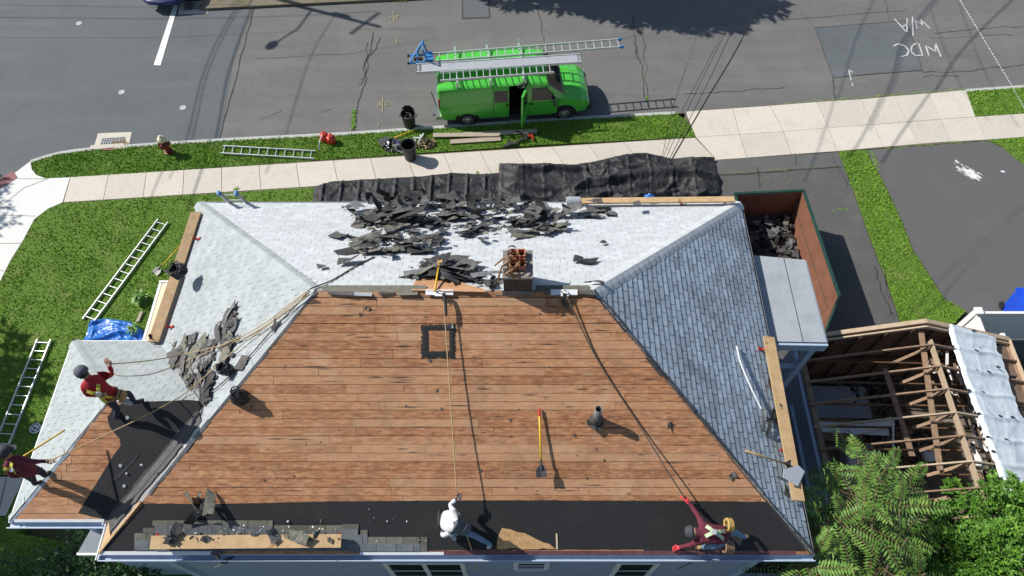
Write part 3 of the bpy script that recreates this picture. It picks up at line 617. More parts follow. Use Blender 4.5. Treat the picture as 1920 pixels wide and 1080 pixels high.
ragged(V3((-6.2,4.41,ZE+1.107)),rA,PL,PF,.13,.19,'torn_hip_edge',mt['shL'],7,piece=.9,over=.015); ragged(V3((-6.9,3.71,ZE+.65)),rA,PF,PL,.015,.05,'torn_hip_edge',mt['lead'],8,off=.02,over=.02,piece=.5)
ragged(wFL,wA,PWL,PWF,.10,.2,'torn_hip_edge',mt['shW'],9,piece=.8,over=.015); ragged(wFL,wA,PWF,PWL,.02,.07,'torn_hip_edge',mt['shR'],10,off=.02,over=.02,piece=.5)
# ridge leftovers
rn=random.Random(8)
for x in (-3.45,-3.0,-2.5,-2.15,.62,1.25):
    MB().frame(V3((x,YM-.07-rn.uniform(0,.05),ZRG+.012)),(rn.uniform(.25,.5),rn.uniform(-.05,.05),rn.uniform(-.01,.02)),(rn.uniform(-.03,.03),.14,-.03),(0,0,.012)).build('ridge_leftover',rn.choice([mt['scrap'],mt['roll'],mt['scrap_gr']]),roof)
mb=MB(); mb.beam((RX0+.1,YM+.05,ZRG+.0),(-1.62,YM+.05,ZRG+.0),.14,.02); mb.build('ridge_strip',mt['scrap_gr'],roof); mb=MB(); mb.beam((.45,YM+.05,ZRG+.0),(RX1-.05,YM+.05,ZRG+.0),.14,.02); mb.build('ridge_strip',mt['scrap_gr'],roof)
# bare patch behind the ridge where the shovel stands
skin('bare_sheathing_patch',PB,[(770,545),(778,527),(800,520),(850,522),(880,535),(905,541),(912,547)],.03,mt['deck'],.004,.02,seed=6,parent=roof)
# gutters, fascia
def gutter(a,b,out,name='gutter',w_=.12,h_=.11,mat=None):
    a,b,out=V3(a),V3(b),V3(out).normalized(); L=(b-a); mb=MB(); prof=[(0,0),(0,-h_),(w_*.6,-h_),(w_,-h_*.45),(w_,.005),(w_-.018,.005),(w_-.02,-h_*.4),(w_*.58,-h_+.02),(.015,-h_+.02),(.015,0)]
    vs=[];n=len(prof)
    for p in (a,b):
        for (x,z) in prof: vs.append(p+out*x+V3((0,0,z)))
    mb.add(vs,[(i,(i+1)%n,n+(i+1)%n,n+i) for i in range(n)]+[tuple(range(n)),tuple(range(n,2*n))[::-1]])
    return mb.build(name,mat or mt['trimblue'],house)
z_=-.03
gutter(eFL+V3((0,0,z_)),eFR+V3((.06,0,z_)),(0,-1,0)); gutter(wFL+V3((-.05,0,z_)),wF+V3((0,0,z_)),(0,-1,0)); gutter(eFL+V3((-.0,-.1,z_)),wF+V3((0,-.01,z_)),(-1,0,0),w_=.06,mat=mt['trim'])
gutter(eFR+V3((0,0,z_)),eBR+V3((0,0,z_)),(1,0,0),w_=.07,mat=mt['lead']); gutter(eBR+V3((0,0,z_)),eBL+V3((0,0,z_)),(0,1,0),mat=mt['lead'],w_=.07); gutter(wK+V3((0,0,z_)),wBL+V3((0,0,z_)),(0,1,0),mat=mt['trim'],w_=.05); gutter(wBL+V3((0,0,z_)),wFL+V3((0,0,z_)),(-1,0,0),mat=mt['trim'],w_=.05)
# bright bare drip edge
mb=MB(); mb.frame(V3((XL+.05,YF-.015,ZE+.018)),(2.3,0,0),(0,.06,.04),(0,0,.004)); mb.build('drip_edge',mt['trim'],roof); mb=MB(); mb.frame(V3((-2.9,YF-.015,ZE+.018)),(1.6,0,0),(0,.05,.033),(0,0,.004)); mb.build('drip_edge',mt['trim'],roof); mb=MB(); mb.frame(V3((WX+.1,WF_-.015,ZE+.018)),(1.75,0,0),(0,.05,.033),(0,0,.004)); mb.build('drip_edge',mt['trim'],roof)
mb=MB(); mb.frame(V3((-1.9,YF-.015,ZE+.016)),(7.3,0,0),(0,.07,.046),(0,0,.004)); mb.build('drip_edge',M('maroon_drip',(.10,.035,.04),(.16,.07,.075),sc=8,rough=.5),roof)
# walls: lapped siding
def siding(name,x0,x1,y0,y1,z0,z1,par,mat=None,lap=.11):
    mb=MB(); z=z0
    mb.frame((x0,y0,z0),(x1-x0,0,0),(0,y1-y0,0),(0,0,z1-z0-.002))
    while z<z1-.02:
        zz=min(z+lap,z1); o=.016
        for (a,b) in (((x0,y0),(x1,y0)),((x1,y0),(x1,y1)),((x1,y1),(x0,y1)),((x0,y1),(x0,y0))):
            a=V3((*a,0));b=V3((*b,0)); n=V3(((b-a).y,-(b-a).x,0)).normalized()
            mb.poly([a+n*o+V3((0,0,z)),b+n*o+V3((0,0,z)),b+n*.003+V3((0,0,zz)),a+n*.003+V3((0,0,zz))]); mb.poly([a+V3((0,0,z)),b+V3((0,0,z)),b+n*o+V3((0,0,z)),a+n*o+V3((0,0,z))])
        z=zz
    return mb.build(name,mat or mt['siding'],par)
wall=siding('wall',-7.45,5.28,3.02,10.7,-.2,5.83,house); wingw=siding('wall',-9.4,-7.45,3.75,6.85,-.2,5.83,house)
for (x,y) in ((-7.45,3.02),(5.28,3.02),(5.28,10.7),(-7.45,10.7),(-9.4,3.75),(-9.4,6.85)): MB().box((x,y,2.8),(.16,.16,6.0)).build('corner_trim',mt['trimblue'],house)
def win(x,z,w_,h_,y=3.0,panes=1,sub='window'):
    mb=MB(); f=.11
    mb.frame((x-f,y-.03,z-f),(f,0,0),(0,.05,0),(0,0,h_+2*f)); mb.frame((x+w_,y-.03,z-f),(f,0,0),(0,.05,0),(0,0,h_+2*f)); mb.frame((x,y-.03,z+h_),(w_,0,0),(0,.05,0),(0,0,f)); mb.frame((x-.05,y-.05,z-f),(w_+.1,0,0),(0,.07,0),(0,0,f-.002))
    for i in range(1,panes): mb.frame((x+w_*i/panes-.05,y-.028,z),(.1,0,0),(0,.047,0),(0,0,h_))
    mb.frame((x,y-.022,z+h_*.5-.02),(w_,0,0),(0,.035,0),(0,0,.04))
    o=mb.build('window',mt['trim'],house); mb=MB(); mb.frame((x,y-.012,z),(w_,0,0),(0,.01,0),(0,0,h_)); mb.build('pane',mt['glass'],o); return o
def wx(u,v,y=2.98):        # x,z on the front wall
    b=(540-v)/CF; g=(_s+b*_c)/(_c-b*_s); z=CH-y/g; return G(u,v,z).x,z
for (u0,u1,v0,v1,n) in ((726,862,1058,1083,2),(972,1022,1056,1066,1),(1166,1228,1058,1083,1)):
    x0,z1=wx(u0,v0); x1,_=wx(u1,v0); _,z0=wx(u0,v1); win(x0,z0,x1-x0,z1-z0,panes=n)
# bay roof under the wing
mb=MB(); mb.prism([(-9.8,3.25,3.3),(-8.5,3.25,3.3),(-8.5,3.78,3.62),(-9.45,3.78,3.62)],(0,0,.1)); mb.build('bay_roof',mt['roll'],house); mb=MB(); mb.frame((-9.65,3.34,0),(1.1,0,0),(0,.42,0),(0,0,3.3)); mb.build('bay_wall',mt['trimblue'],house)
mb=MB(); mb.frame((-9.82,3.2,3.24),(1.35,0,0),(0,.05,0),(0,0,.15)); mb.build('bay_gutter',mt['trim'],house)
# plywood topped bump roof on the left side
mb=MB(); P=[(-8.42,8.98,5.55),(-8.42,7.28,5.55),(-7.75,7.28,5.75),(-7.75,8.98,5.75)]; mb.prism(P,(0,0,.1)); bump=mb.build('bump_roof',mt['ply'],house)
mb=MB(); mb.frame((-8.46,7.22,5.45),(.06,0,0),(0,1.8,0),(0,0,.22)); mb.frame((-8.46,9.0,5.45),(.7,0,0),(0,.05,0),(0,0,.24)); mb.build('bump_edge',mt['trim'],house); mb=MB(); mb.frame((-8.36,7.3,-.2),(.95,0,0),(0,1.66,0),(0,0,5.7)); mb.build('bump_wall',mt['siding'],house)
# chimney
mb=MB(); cx0,cx1,cy0,cy1=-.155,.37,6.88,7.46; mb.frame((cx0,cy0,8.2),(cx1-cx0,0,0),(0,cy1-cy0,0),(0,0,1.06)); ch=mb.build('chimney',mt['brick'],house)
mb=MB(); 
for (x0,x1,y0,y1) in ((cx0-.015,cx1+.015,cy0-.015,cy0+.12),(cx0-.015,cx1+.015,cy1-.02,cy1+.015),(cx0-.015,cx0+.07,cy0+.12,cy1-.02),(cx1-.13,cx1+.015,cy0+.12,cy1-.02),(cx0+.07,cx1-.13,cy0+.12,cy1-.02)): mb.frame((x0,y0,9.26),(x1-x0,0,0),(0,y1-y0,0),(0,0,.06 if x0!=cx0+.07 else .03))
mb.build('crown',mt['mortar'],ch)
for (x0,y0,x1,y1) in ((-.03,7.27,.09,7.43),(.10,7.27,.245,7.43),(-.045,7.03,.09,7.22),(.115,7.03,.245,7.22)):
    mb=MB(); t=.018
    mb.frame((x0,y0,9.28),(t,0,0),(0,y1-y0,0),(0,0,.16)); mb.frame((x1-t,y0,9.28),(t,0,0),(0,y1-y0,0),(0,0,.16)); mb.frame((x0+t,y0,9.28),(x1-x0-2*t,0,0),(0,t,0),(0,0,.157)); mb.frame((x0+t,y1-t,9.28),(x1-x0-2*t,0,0),(0,t,0),(0,0,.157)); mb.frame((x0+t,y0+t,9.283),(x1-x0-2*t,0,0),(0,y1-y0-2*t,0),(0,0,.02),1)
    mb.build('flue',[mt['clay'],mt['dark']],ch)
mb=MB(); mb.add([V3((cx0-.03,6.86,8.70)),V3((cx1+.04,6.86,8.70)),V3((cx1+.04,6.872,8.85)),V3((cx0-.03,6.872,8.85)),V3((cx0-.05,6.76,8.665)),V3((cx1+.05,6.76,8.665))],[(0,1,2,3),(4,5,1,0)]); mb.frame((cx0-.16,6.85,8.72),(.15,0,0),(0,.5,-.2),(0,0,.02)); mb.build('flashing',mt['lead'],ch)
# hole patch of roofing cement
def ringpx(cx,cy,o_,i_,nn=60,seed=1):
    pass
mb=MB(); rn=random.Random(21); n=PF[0]; N=150; out=[];inn=[]
for i in range(N):
    a=2*math.pi*i/N; ca,sa=math.cos(a),math.sin(a); m_=max(abs(ca),abs(sa)); j=rn.uniform(-2.2,2.2)
    out.append((822+(32+j)*ca/m_,640+(31+j)*sa/m_)); j=rn.uniform(-.6,.6); inn.append((823.5+(18.5+j)*ca/m_,639+(18.5+j)*sa/m_))
po=[on(PF,u,v,.021) for u,v in out]; pm=[on(PF,u*.5+a*.5,v*.5+b*.5,.025+rn.uniform(0,.004)) for (u,v),(a,b) in zip(out,inn)]; pi=[on(PF,u,v,.021) for u,v in inn]
for i in range(N):
    j=(i+1)%N
    for A,B in ((po,pm),(pm,pi)): 
        f=[A[i],A[j],B[j],B[i]]
        if (f[1]-f[0]).cross(f[2]-f[0]).z<0: f=f[::-1]
        mb.poly(f)
mb.build('tar_square',mt['felt'],roof)
skin('hatch_board',PF,[(804,620),(842,620),(843,658),(805,659)],.022,mt['deck'],.003,parent=roof)
# vent pipes
def pipe(name,base,h,r,mat,collar=True,lean=V3((0,0,1)),squash=1):
    b=V3(base); mb=MB(); mb.lathe(b-V3((0,0,.05)),[(r,0),(r,h+.05),(r*.86,h+.05),(r*.86,h-.12)],20,cap=False); mb.lathe(b+V3((0,0,h-.13)),[(.0,0),(r*.86,.0)],20,mi=1,cap=False)
    o=mb.build(name,[mat,mt['dark']],house,smooth=True)
    if collar:
        m2=MB(); rn=random.Random(int(b.x*100)); n=PF[0]
        for k in range(9):
            a=rn.uniform(0,6.28); rr=rn.uniform(.06,.16); c=b+V3((math.cos(a)*rr,math.sin(a)*rr,0)); c=c-n*(n.dot(c)-PF[1]-rn.uniform(.03,.12)); s=rn.uniform(.05,.1); e=V3((math.cos(a+1),math.sin(a+1),rn.uniform(-.4,.6))).normalized(); g=n.cross(e).normalized()
            m2.add([c-e*s-g*s*.7,c+e*s-g*s*.5,c+e*s*1.1+g*s*.6,c-e*s*.8+g*s],[(0,1,2,3)],0)
        m2.build('torn_boot',mt['scrap_dk'],o)
    return o
b=on(PF,1117,787); pipe('vent_pipe',b,.55,.068,mt['lead'])
mb=MB(); c=on(PF,1117,788,.03); mb.lathe(c,[(.13,0),(.12,.05),(.075,.2),(.06,.22)],16,axis=(.1,-.1,1)); mb.build('boot',mt['steel'],house,smooth=True)
skin('slate_piece',PF,[(1114,787),(1128,789),(1132,797),(1117,797)],.06,mt['roll'],.01,parent=roof)
# narrow white vent on the lawn side is left to the yard
# right side porch: flat roof, post, rails
pz=5.72; mb=MB(); mb.prism([V3((5.66,7.41,pz-.1)),V3((7.16,7.38,pz-.1)),V3((7.14,9.62,pz-.1)),V3((5.66,9.78,pz-.1))],(0,0,.1)); porch=mb.build('porch_roof',mt['roll'],house)
mb=MB(); mb.frame((6.62,7.385,pz+.002),(.012,0,0),(0.0,2.28,0),(0,0,.006)); mb.build('roofing_seam',mt['crack'],porch)
mb=MB(); mb.frame((5.66,7.33,pz-.3),(1.53,-.03,0),(0,.05,0),(0,0,.28)); mb.frame((7.14,7.38,pz-.3),(.05,0,0),(-.02,2.24,0),(0,0,.28)); mb.build('porch_fascia',mt['trimblue'],house)
mb=MB(); mb.beam((7.0,7.45,.0),(7.0,7.45,pz-.1),.14,.14,(0,1,0)); mb.beam((7.0,9.5,.0),(7.0,9.5,pz-.1),.14,.14,(0,1,0)); mb.beam((5.62,7.48,3.0),(5.62,7.48,pz-.1),.1,.1,(0,1,0)); mb.build('porch_post',mt['trimblue'],house)
mb=MB(); mb.beam((5.3,7.45,4.3),(7.0,7.45,4.3),.09,.1); mb.beam((7.0,7.45,4.3),(7.0,9.5,4.3),.09,.1); mb.beam((5.3,7.45,3.25),(7.0,7.45,3.25),.09,.12); mb.beam((6.2,7.46,3.25),(6.2,7.46,5.6),.11,.09,(0,1,0)); mb.build('porch_rail',mt['trimblue'],house)
mb=MB(); mb.frame((5.3,7.4,2.9),(1.8,0,0),(0,2.2,0),(0,0,.14)); mb.build('porch_floor',mt['roll'],house)
# low rear deck and steps in the house's shade
mb=MB(); mb.frame((5.3,3.2,.9),(2.35,0,0),(0,4.15,0),(0,0,.1)); dk=mb.build('rear_deck',mt['felt'],house)
mb=MB()
for i in range(4): mb.frame((5.35+i*.36,2.75,.15),(.3,0,0),(0,.42,0),(0,0,.72-.16*i))
mb.frame((5.3,3.1,1.0),(2.35,0,0),(0,.1,0),(0,0,.06)); mb.build('deck_steps',mt['siding'],house)
mb=MB(); mb.beam((7.62,3.1,1.9),(7.62,7.4,1.9),.08,.06); mb.beam((7.5,3.1,1.0),(7.5,7.4,1.0),.05,.06); mb.build('deck_rail',mt['trimblue'],house)
# crumpled red pipe collar pieces at left pipe
b=on(PF,452,747); mb=MB(); rn=random.Random(2); mb.lathe(b-V3((0,0,.05)),[(.13,0),(.16,.08),(.15,.2),(.12,.3),(.09,.38),(.05,.42),(0,.40)],9,axis=(.02,-.1,1),cap=False); mb.v=[tuple(V3(q)+V3((rn.uniform(-.035,.035),rn.uniform(-.035,.035),rn.uniform(-.03,.03)))) for q in mb.v]; o=mb.build('vent_boot',mt['strap'],house,smooth=False)
m2=MB()
for k in range(7): a0=rn.uniform(0,6); m2.tube([b+V3((math.cos(a0+i*.4)*(.16-.012*k)+rn.uniform(-.02,.02),math.sin(a0+i*.4)*(.16-.012*k),.06+.05*k+rn.uniform(-.02,.02))) for i in range(8)],.014,5)
m2.build('boot_strap',mt['black_p'],o)
# ------------------------------------------------------------------ ladders
def ladder(label,a,b,wdir,width,n,mat,group='ladders about the house',rail=(.03,.075),rung_r=.016,cat='ladder',name='ladder',end=None,lid=None,ends=(.12,.12)):
    a,b,w=V3(a),V3(b),V3(wdir).normalized(); d=(b-a); D=d.normalized(); up=w.cross(D).normalized(); 
    if up.z<0: up=-up
    t=thing(name,label,cat,(a+b)/2-up*rail[1]/2,group)
    for s in (-1,1):
        mb=MB(); mb.beam(a+w*s*width/2,b+w*s*width/2,rail[0],rail[1],up); mb.build('rail',mat,t)
    for i in range(n):
        p=a+D*(ends[0]+(d.length-ends[0]-ends[1])*i/(n-1)); MB().tube([p-w*(width/2-.01),p+w*(width/2-.01)],rung_r,6).build('rung',mat,t)
    if end:
        for e,col in end:
            c=a if e==0 else b
            for s in (-1,1): MB().beam(c+w*s*width/2-D*.09,c+w*s*width/2+D*.05,rail[0]+.02,rail[1]+.03,up).build('end_cap',col,t)
    return t
h=.06
ladder('short aluminium ladder section lying on the verge by the kerb',G(416,280.5,h),G(590,290.5,h),(0,1,0),.36,11,mt['alu'],ends=(.08,.14))
a,b=G(165,602,h),G(306,414,h); wv=V3(((b-a).y,-(b-a).x,0))
ladder('long aluminium ladder lying slantwise across the front lawn',a,b,wv,.40,14,mt['alu'])
a2,b2=G(170,598,h+.1),G(308,414,h+.1); 
ladder('aluminium extension ladder in the shade of the lower left lawn',G(2,838,h),G(83,637,h),V3((1,-.05,0)),.42,12,mt['alu'],ends=(.1,.1))
# ladder standing against the rear eave
def top(u,v): return G(u,v,7.0)
la=G(425,372,6.75); lb=V3((la.x+.1,12.9,0.1))
foot=V3((-8.0+.6,12.9,.05)); 
p0=V3((-6.3,12.7,.05)); p1=G(426,362,6.62)
ladder('ladder with blue feet standing against the rear eave left of the tarp',p0,p1,(1,.0,0),.42,22,mt['alu_dull'],end=[(1,mt['blue_p'])])
# ------------------------------------------------------------------ van
def make_van():
    o0=G(830,217,0); o1=G(1098,197.5,0); ang=math.atan2(.078*5.6,5.6)+.012
    ctr=G(962,187,.1); t=thing('cargo_van','bright green cargo van with ladders on its roof and side door open','van',(ctr.x,ctr.y,ZR))
    t.rotation_euler=(0,0,ang); t.scale=(1,1.03,.94)
    def B(mb,name,mats,parent=t,smooth=False):
        # geometry is in the van's own frame
        me=bpy.data.meshes.new(name); me.from_pydata([tuple(p) for p in mb.v],[],mb.f); mats=mats if isinstance(mats,list) else [mats]
        for m in mats: me.materials.append(m)
        me.polygons.foreach_set('material_index',mb.m); at=me.attributes.new('rnd','FLOAT','FACE'); at.data.foreach_set('value',mb.r)
        if smooth: me.polygons.foreach_set('use_smooth',[True]*len(mb.f))
        me.update(); o=bpy.data.objects.new(name,me); COL.objects.link(o); o.parent=parent; return o
    X0=-2.85
    # station: x, half width low, belt, half width at roof edge, roof edge z, crown z, zbottom
    st=[(0,.90,.93,.86,1.86,1.90,.42),(.06,.96,.985,.90,1.95,2.0,.36),(.5,.975,1.0,.925,2.0,2.07,.34),(1.9,.98,1.005,.935,2.02,2.10,.33),(2.62,.98,1.005,.935,2.02,2.10,.33),(3.22,.98,1.005,.935,2.02,2.10,.33),(3.5,.98,1.005,.935,2.01,2.09,.33),(4.05,.98,1.005,.90,1.95,2.03,.33),(4.68,.97,.99,.86,1.26,1.33,.33),(5.0,.965,.98,.82,1.22,1.30,.33),(5.35,.94,.955,.76,1.13,1.22,.33),(5.58,.88,.90,.68,1.0,1.08,.33),(5.70,.80,.82,.6,.78,.84,.36)]
    def ring(s):
        x,w0,w1,wr,zr,zc,zb=s; x+=X0; zbelt=min(1.12,zr-.14); zm=(zb+zbelt)/2
        h=[(w0-.03,zb),(w0+.01,zb+.14),(w1,zm),(w1-.005,zbelt),((w1*.35+wr*.65),zbelt+(zr-zbelt)*.62),(wr,zr-.05*(1 if zr>1.3 else .4)),(wr-.07,zr),(wr*.55,zc-.012),(0,zc)]
        return [V3((x,-y,z)) for y,z in h]+[V3((x,y,z)) for y,z in h[-2::-1]]
    mb=MB(); rs=[ring(s) for s in st]; n=len(rs[0]); vs=[p for r_ in rs for p in r_]; fs=[];mi=[]
    body=MB()
    for i in range(len(rs)-1):
        for k in range(n-1):
            if i==4 and 0<=k<=4: continue          # the open side door
            m=0
            if i==7 and 5<=k<=n-7: m=1             # windscreen
            if i in (0,1) and False: m=0
            body.add([rs[i][k],rs[i+1][k],rs[i+1][k+1],rs[i][k+1]],[(0,1,2,3)],m)
    body.poly(rs[0][::1]); body.poly(rs[-1][::-1])
    body.poly([V3((X0+s,y,.4)) for s,y in ((.06,-.93),(5.6,-.85),(5.6,.85),(.06,.93))],2)
    bo=B(body,'body',[mt['van'],mt['glass'],mt['dark']])
    def side(xa,xb,za,zb,off=.006,tum=True,sgn=-1,cut=None):
        # a quad panel on the flank, following its lean
        def P(x,z):
            y=1.004 if z<=1.12 else 1.004-(z-1.12)/.85*.07; return V3((X0+x,sgn*(y+off),z))
        q=cut or [(xa,za),(xb,za),(xb,zb),(xa,zb)]; q=[P(*c) for c in q]
        return q if sgn<0 else q[::-1]
    for q,nm in ((side(2.08,2.55,1.22,1.74),'side_window'),(side(0,0,0,0,cut=[(3.48,1.2),(4.36,1.2),(4.0,1.74),(3.48,1.76)]),'door_window')):
        m=MB(); m.poly(q); nn=(q[1]-q[0]).cross(q[3]-q[0]).normalized(); c=sum(q,V3((0,0,0)))/4
        m.prism([c+(p-c)*1.06-nn*.004 for p in q],nn*.003,1); B(m,nm,[mt['glass'],mt['black_p']])
    # panel seams, handles, rub line
    m=MB()
    for x in (2.02,2.60,3.28,4.44): m.poly(side(x,x+.016,.42,1.14,.004)); m.poly(side(x,x+.016,1.14,1.9 if x<4 else 1.2,.004))
    m.poly(side(3.28,4.44,.44,.456,.005)); B(m,'door_seam',mt['dark'])
    m=MB(); m.poly(side(0,0,0,0,cut=[(3.30,.44),(4.43,.44),(4.43,1.1),(3.30,1.1)])); B(m,'front_door',mt['van'])
    m=MB(); m.frame((X0+3.36,-1.03,1.0),(.17,0,0),(0,.03,0),(0,0,.05)); m.frame((X0+2.5,-1.03,.98),(.06,0,0),(0,.03,0),(0,0,.12)); B(m,'door_handle',mt['black_p'])
    # interior seen through the open door
    m=MB(); m.frame((X0+2.3,-.9,.5),(1.4,0,0),(0,1.5,0),(0,0,.04)); m.frame((X0+2.35,.1,.54),(.5,0,0),(0,.5,0),(0,0,.7),1); m.frame((X0+3.3,-.7,.55),(.5,0,0),(0,.55,0),(0,0,.75),1); B(m,'interior',[mt['dark'],mt['black_p']])
    # open door swung out
    dr=MB(); hx=X0+3.24; a=R(-113); ux=V3((math.cos(a),math.sin(a),0)); L=.62; hy=-1.01; nrm=V3((-ux.y,ux.x,0))
    prof=[(0,.42),(L,.42),(L,1.15),(L,1.2),(L*.97,1.95),(.02,1.95)]
    def lean(z): return 0 if z<1.12 else (z-1.12)*.08
    base=[V3((hx,hy+lean(z),z))+ux*s for s,z in prof]; dr.prism(base,nrm*.07)
    do=B(dr,'side_door',mt['van']); m=MB(); q=[V3((hx,hy+lean(z),z))+ux*s for s,z in ((.1,1.22),(L-.1,1.22),(L-.12,1.78),(.12,1.78))]; m.prism([p-nrm*.006 for p in q],nrm*.082); B(m,'door_window',mt['glass'],do)
    m=MB(); m.prism([V3((hx,hy,z))+ux*s-nrm*.021 for s,z in ((.06,.5),(L-.06,.5),(L-.06,1.1),(.06,1.1))],nrm*.02); B(m,'door_lining',mt['dark'],do)
    # wheels
    for x in (1.02,4.72):
        for s in (-1,1):
            w_=MB(); y=s*.915; w_.lathe((X0+x,y-.12,.36),[(.20,0),(.33,.01),(.36,.05),(.36,.19),(.33,.23),(.2,.24)],28,axis=(0,1,0)); wo=B(w_,'wheel',mt['rubber'],smooth=True)
            m=MB(); m.lathe((X0+x,y+s*.121,.36),[(.205,0),(.19,.012),(.12,.004),(.06,.022),(.0,.024)],20,axis=(0,s,0),cap=False); 
            for k in range(8): aa=k*math.pi/4; m.lathe((X0+x+.15*math.cos(aa),y+s*.118,.36+.15*math.sin(aa)),[(.026,0),(.024,.014)],8,axis=(0,s,0),mi=1)
            B(m,'rim',[mt['chrome'],mt['dark']],wo)
            if s<0:
                m=MB(); q=[]
                for k in range(17): aa=math.pi*k/16; q.append(V3((X0+x+.46*math.cos(aa),-.995,.40+.44*math.sin(aa))))
                q+= [V3((X0+x-.46,-.995,.33)),V3((X0+x+.46,-.995,.33))]; m.prism(q,(0,.05,0)); B(m,'wheel_arch',mt['dark'])
                m=MB(); m.tube([V3((X0+x+.47*math.cos(math.pi*k/16),-.985,.40+.45*math.sin(math.pi*k/16))) for k in range(17)],.02,6); B(m,'arch_lip',mt['van'],smooth=True)
    # lights, bumpers, mirror, plate
    for s in (-1,1):
        m=MB(); m.frame((X0-.012,s*.9-.05,1.0),(.09,0,0),(0,.1,0),(0,0,.5)); B(m,'tail_light',mt['redlens'])
        m=MB(); m.frame((X0+5.55,s*.62-.14,.72),(.12,0,0),(0,.28,0),(0,0,.14)); B(m,'headlight',mt['clear'])
        m=MB(); m.beam((X0+4.3,s*1.0,1.2),(X0+4.32,s*1.17,1.22),.03,.04); m.frame((X0+4.24,s*1.2-.06,1.08),(.09,0,0),(0,.17,0),(0,0,.28)); B(m,'mirror',mt['black_p'])
    m=MB(); m.frame((X0-.16,-.95,.42),(.2,0,0),(0,1.9,0),(0,0,.17)); B(m,'rear_bumper',mt['chrome']); m=MB(); m.frame((X0+5.58,-.88,.38),(.2,0,0),(0,1.76,0),(0,0,.2)); B(m,'front_bumper',mt['black_p'])
    m=MB(); m.frame((X0+5.66,-.55,.62),(.05,0,0),(0,1.1,0),(0,0,.2)); B(m,'grille',mt['black_p'])
    for yy in (-.45,.3): m=MB(); m.beam((X0+4.62,yy,1.3),(X0+4.35,yy+.5,1.6),.02,.015); B(m,'wiper',mt['black_p'])
    for s in (-1,1): m=MB(); m.prism([V3((X0+.04,s*.02,.6)) if False else V3((X0-.006,s*.1,1.2)),V3((X0-.006,s*.72,1.2)),V3((X0+.0,s*.66,1.74)),V3((X0+.0,s*.1,1.74))],(-.008,0,0)); B(m,'rear_window',mt['glass'])
    m=MB(); m.beam((X0+4.80,-.62,1.215),(X0+4.76,-.2,1.25),.12,.012); m.beam((X0+4.80,.62,1.215),(X0+4.76,.2,1.25),.12,.012); B(m,'cowl',mt['black_p'])
    # roof rack
    for x in (.75,1.95,3.15):
        m=MB(); m.beam((X0+x,-1.0,2.22),(X0+x,1.0,2.22),.05,.04)
        for s in (-1,1): m.beam((X0+x,s*.88,2.0),(X0+x,s*.92,2.24),.1,.03,(0,1,0)); m.beam((X0+x,s*.99,2.2),(X0+x,s*1.02,2.42),.05,.03,(0,1,0))
        B(m,'roof_rack',mt['alu'])
    m=MB(); m.beam((X0+3.2,-.99,1.9),(X0+3.3,-.95,2.26),.06,.05,(1,0,0))
    for k in range(3): m.tube([V3((X0+3.05+.13*math.cos(i*.5),-1.02-.02*k,2.05+.1*math.sin(i*.5))) for i in range(13)],.018,6)
    B(m,'clamp_hose',mt['steel'])
    m=MB(); m.beam((X0-.1,-.4,.5),(X0-.25,-.5,1.5),.03,.03,(0,1,0)); m.beam((X0-.28,-.75,.5),(X0-.02,-.75,.5),.05,.05); B(m,'rear_step',mt['steel'])
    return t,ang
van,vang=make_van()
def vw(x,y,z): 
    p=V3((x-2.85,y,z)); c,s=math.cos(vang),math.sin(vang); return V3((van.location.x+p.x*c-p.y*s,van.location.y+p.x*s+p.y*c,ZR+z*.95))
vdir=V3((-math.sin(vang),math.cos(vang),0)); tl=.035
L1=ladder('ladder hoist track with blue ends on the far side of the van roof',vw(-.25,.36,2.33),vw(6.95,.52,2.33),vdir,.42,24,mt['alu'],end=[(1,mt['blue_p'])],cat='ladder hoist',name='ladder_hoist',group=None,rail=(.035,.08))
o_=vw(-.35,.34,2.34); f_=V3((math.cos(vang),math.sin(vang),0))
mb=MB(); 
for s in (-1,1): mb.beam(o_+vdir*s*.2,o_+vdir*s*.2-f_*.62,.05,.06); mb.beam(o_+vdir*s*.24+f_*.1,o_+vdir*s*.24-f_*.05+V3((0,0,.62)),.05,.05,f_)
mb.beam(o_-vdir*.24-f_*.05+V3((0,0,.6)),o_+vdir*.24-f_*.05+V3((0,0,.6)),.05,.05); mb.beam(o_-vdir*.24-f_*.5,o_+vdir*.24-f_*.5,.05,.05); mb.beam(o_-vdir*.24-f_*.3,o_+vdir*.24-f_*.3,.05,.05); mb.beam(o_-vdir*.2-f_*.6,o_+vdir*.2-f_*.05+V3((0,0,.6)),.04,.04); mb.beam(o_+vdir*.24-f_*.3,o_+vdir*.24-f_*.05+V3((0,0,.6)),.05,.05); mb.frame(o_-vdir*.22-f_*.02,f_*.3,vdir*.44,V3((0,0,.12)))
mb.build('hoist_carriage',mt['blue_p'],L1)
for s in (-1,1): MB().lathe(o_+vdir*s*.2-f_*.62-vdir*.03,[(.05,0),(.05,.06)],10,axis=vdir).build('hoist_wheel',mt['black_p'],L1)
MB().beam(o_-f_*.42,o_-f_*.1,.1,.1).build('hoist_motor',mt['black_p'],L1)
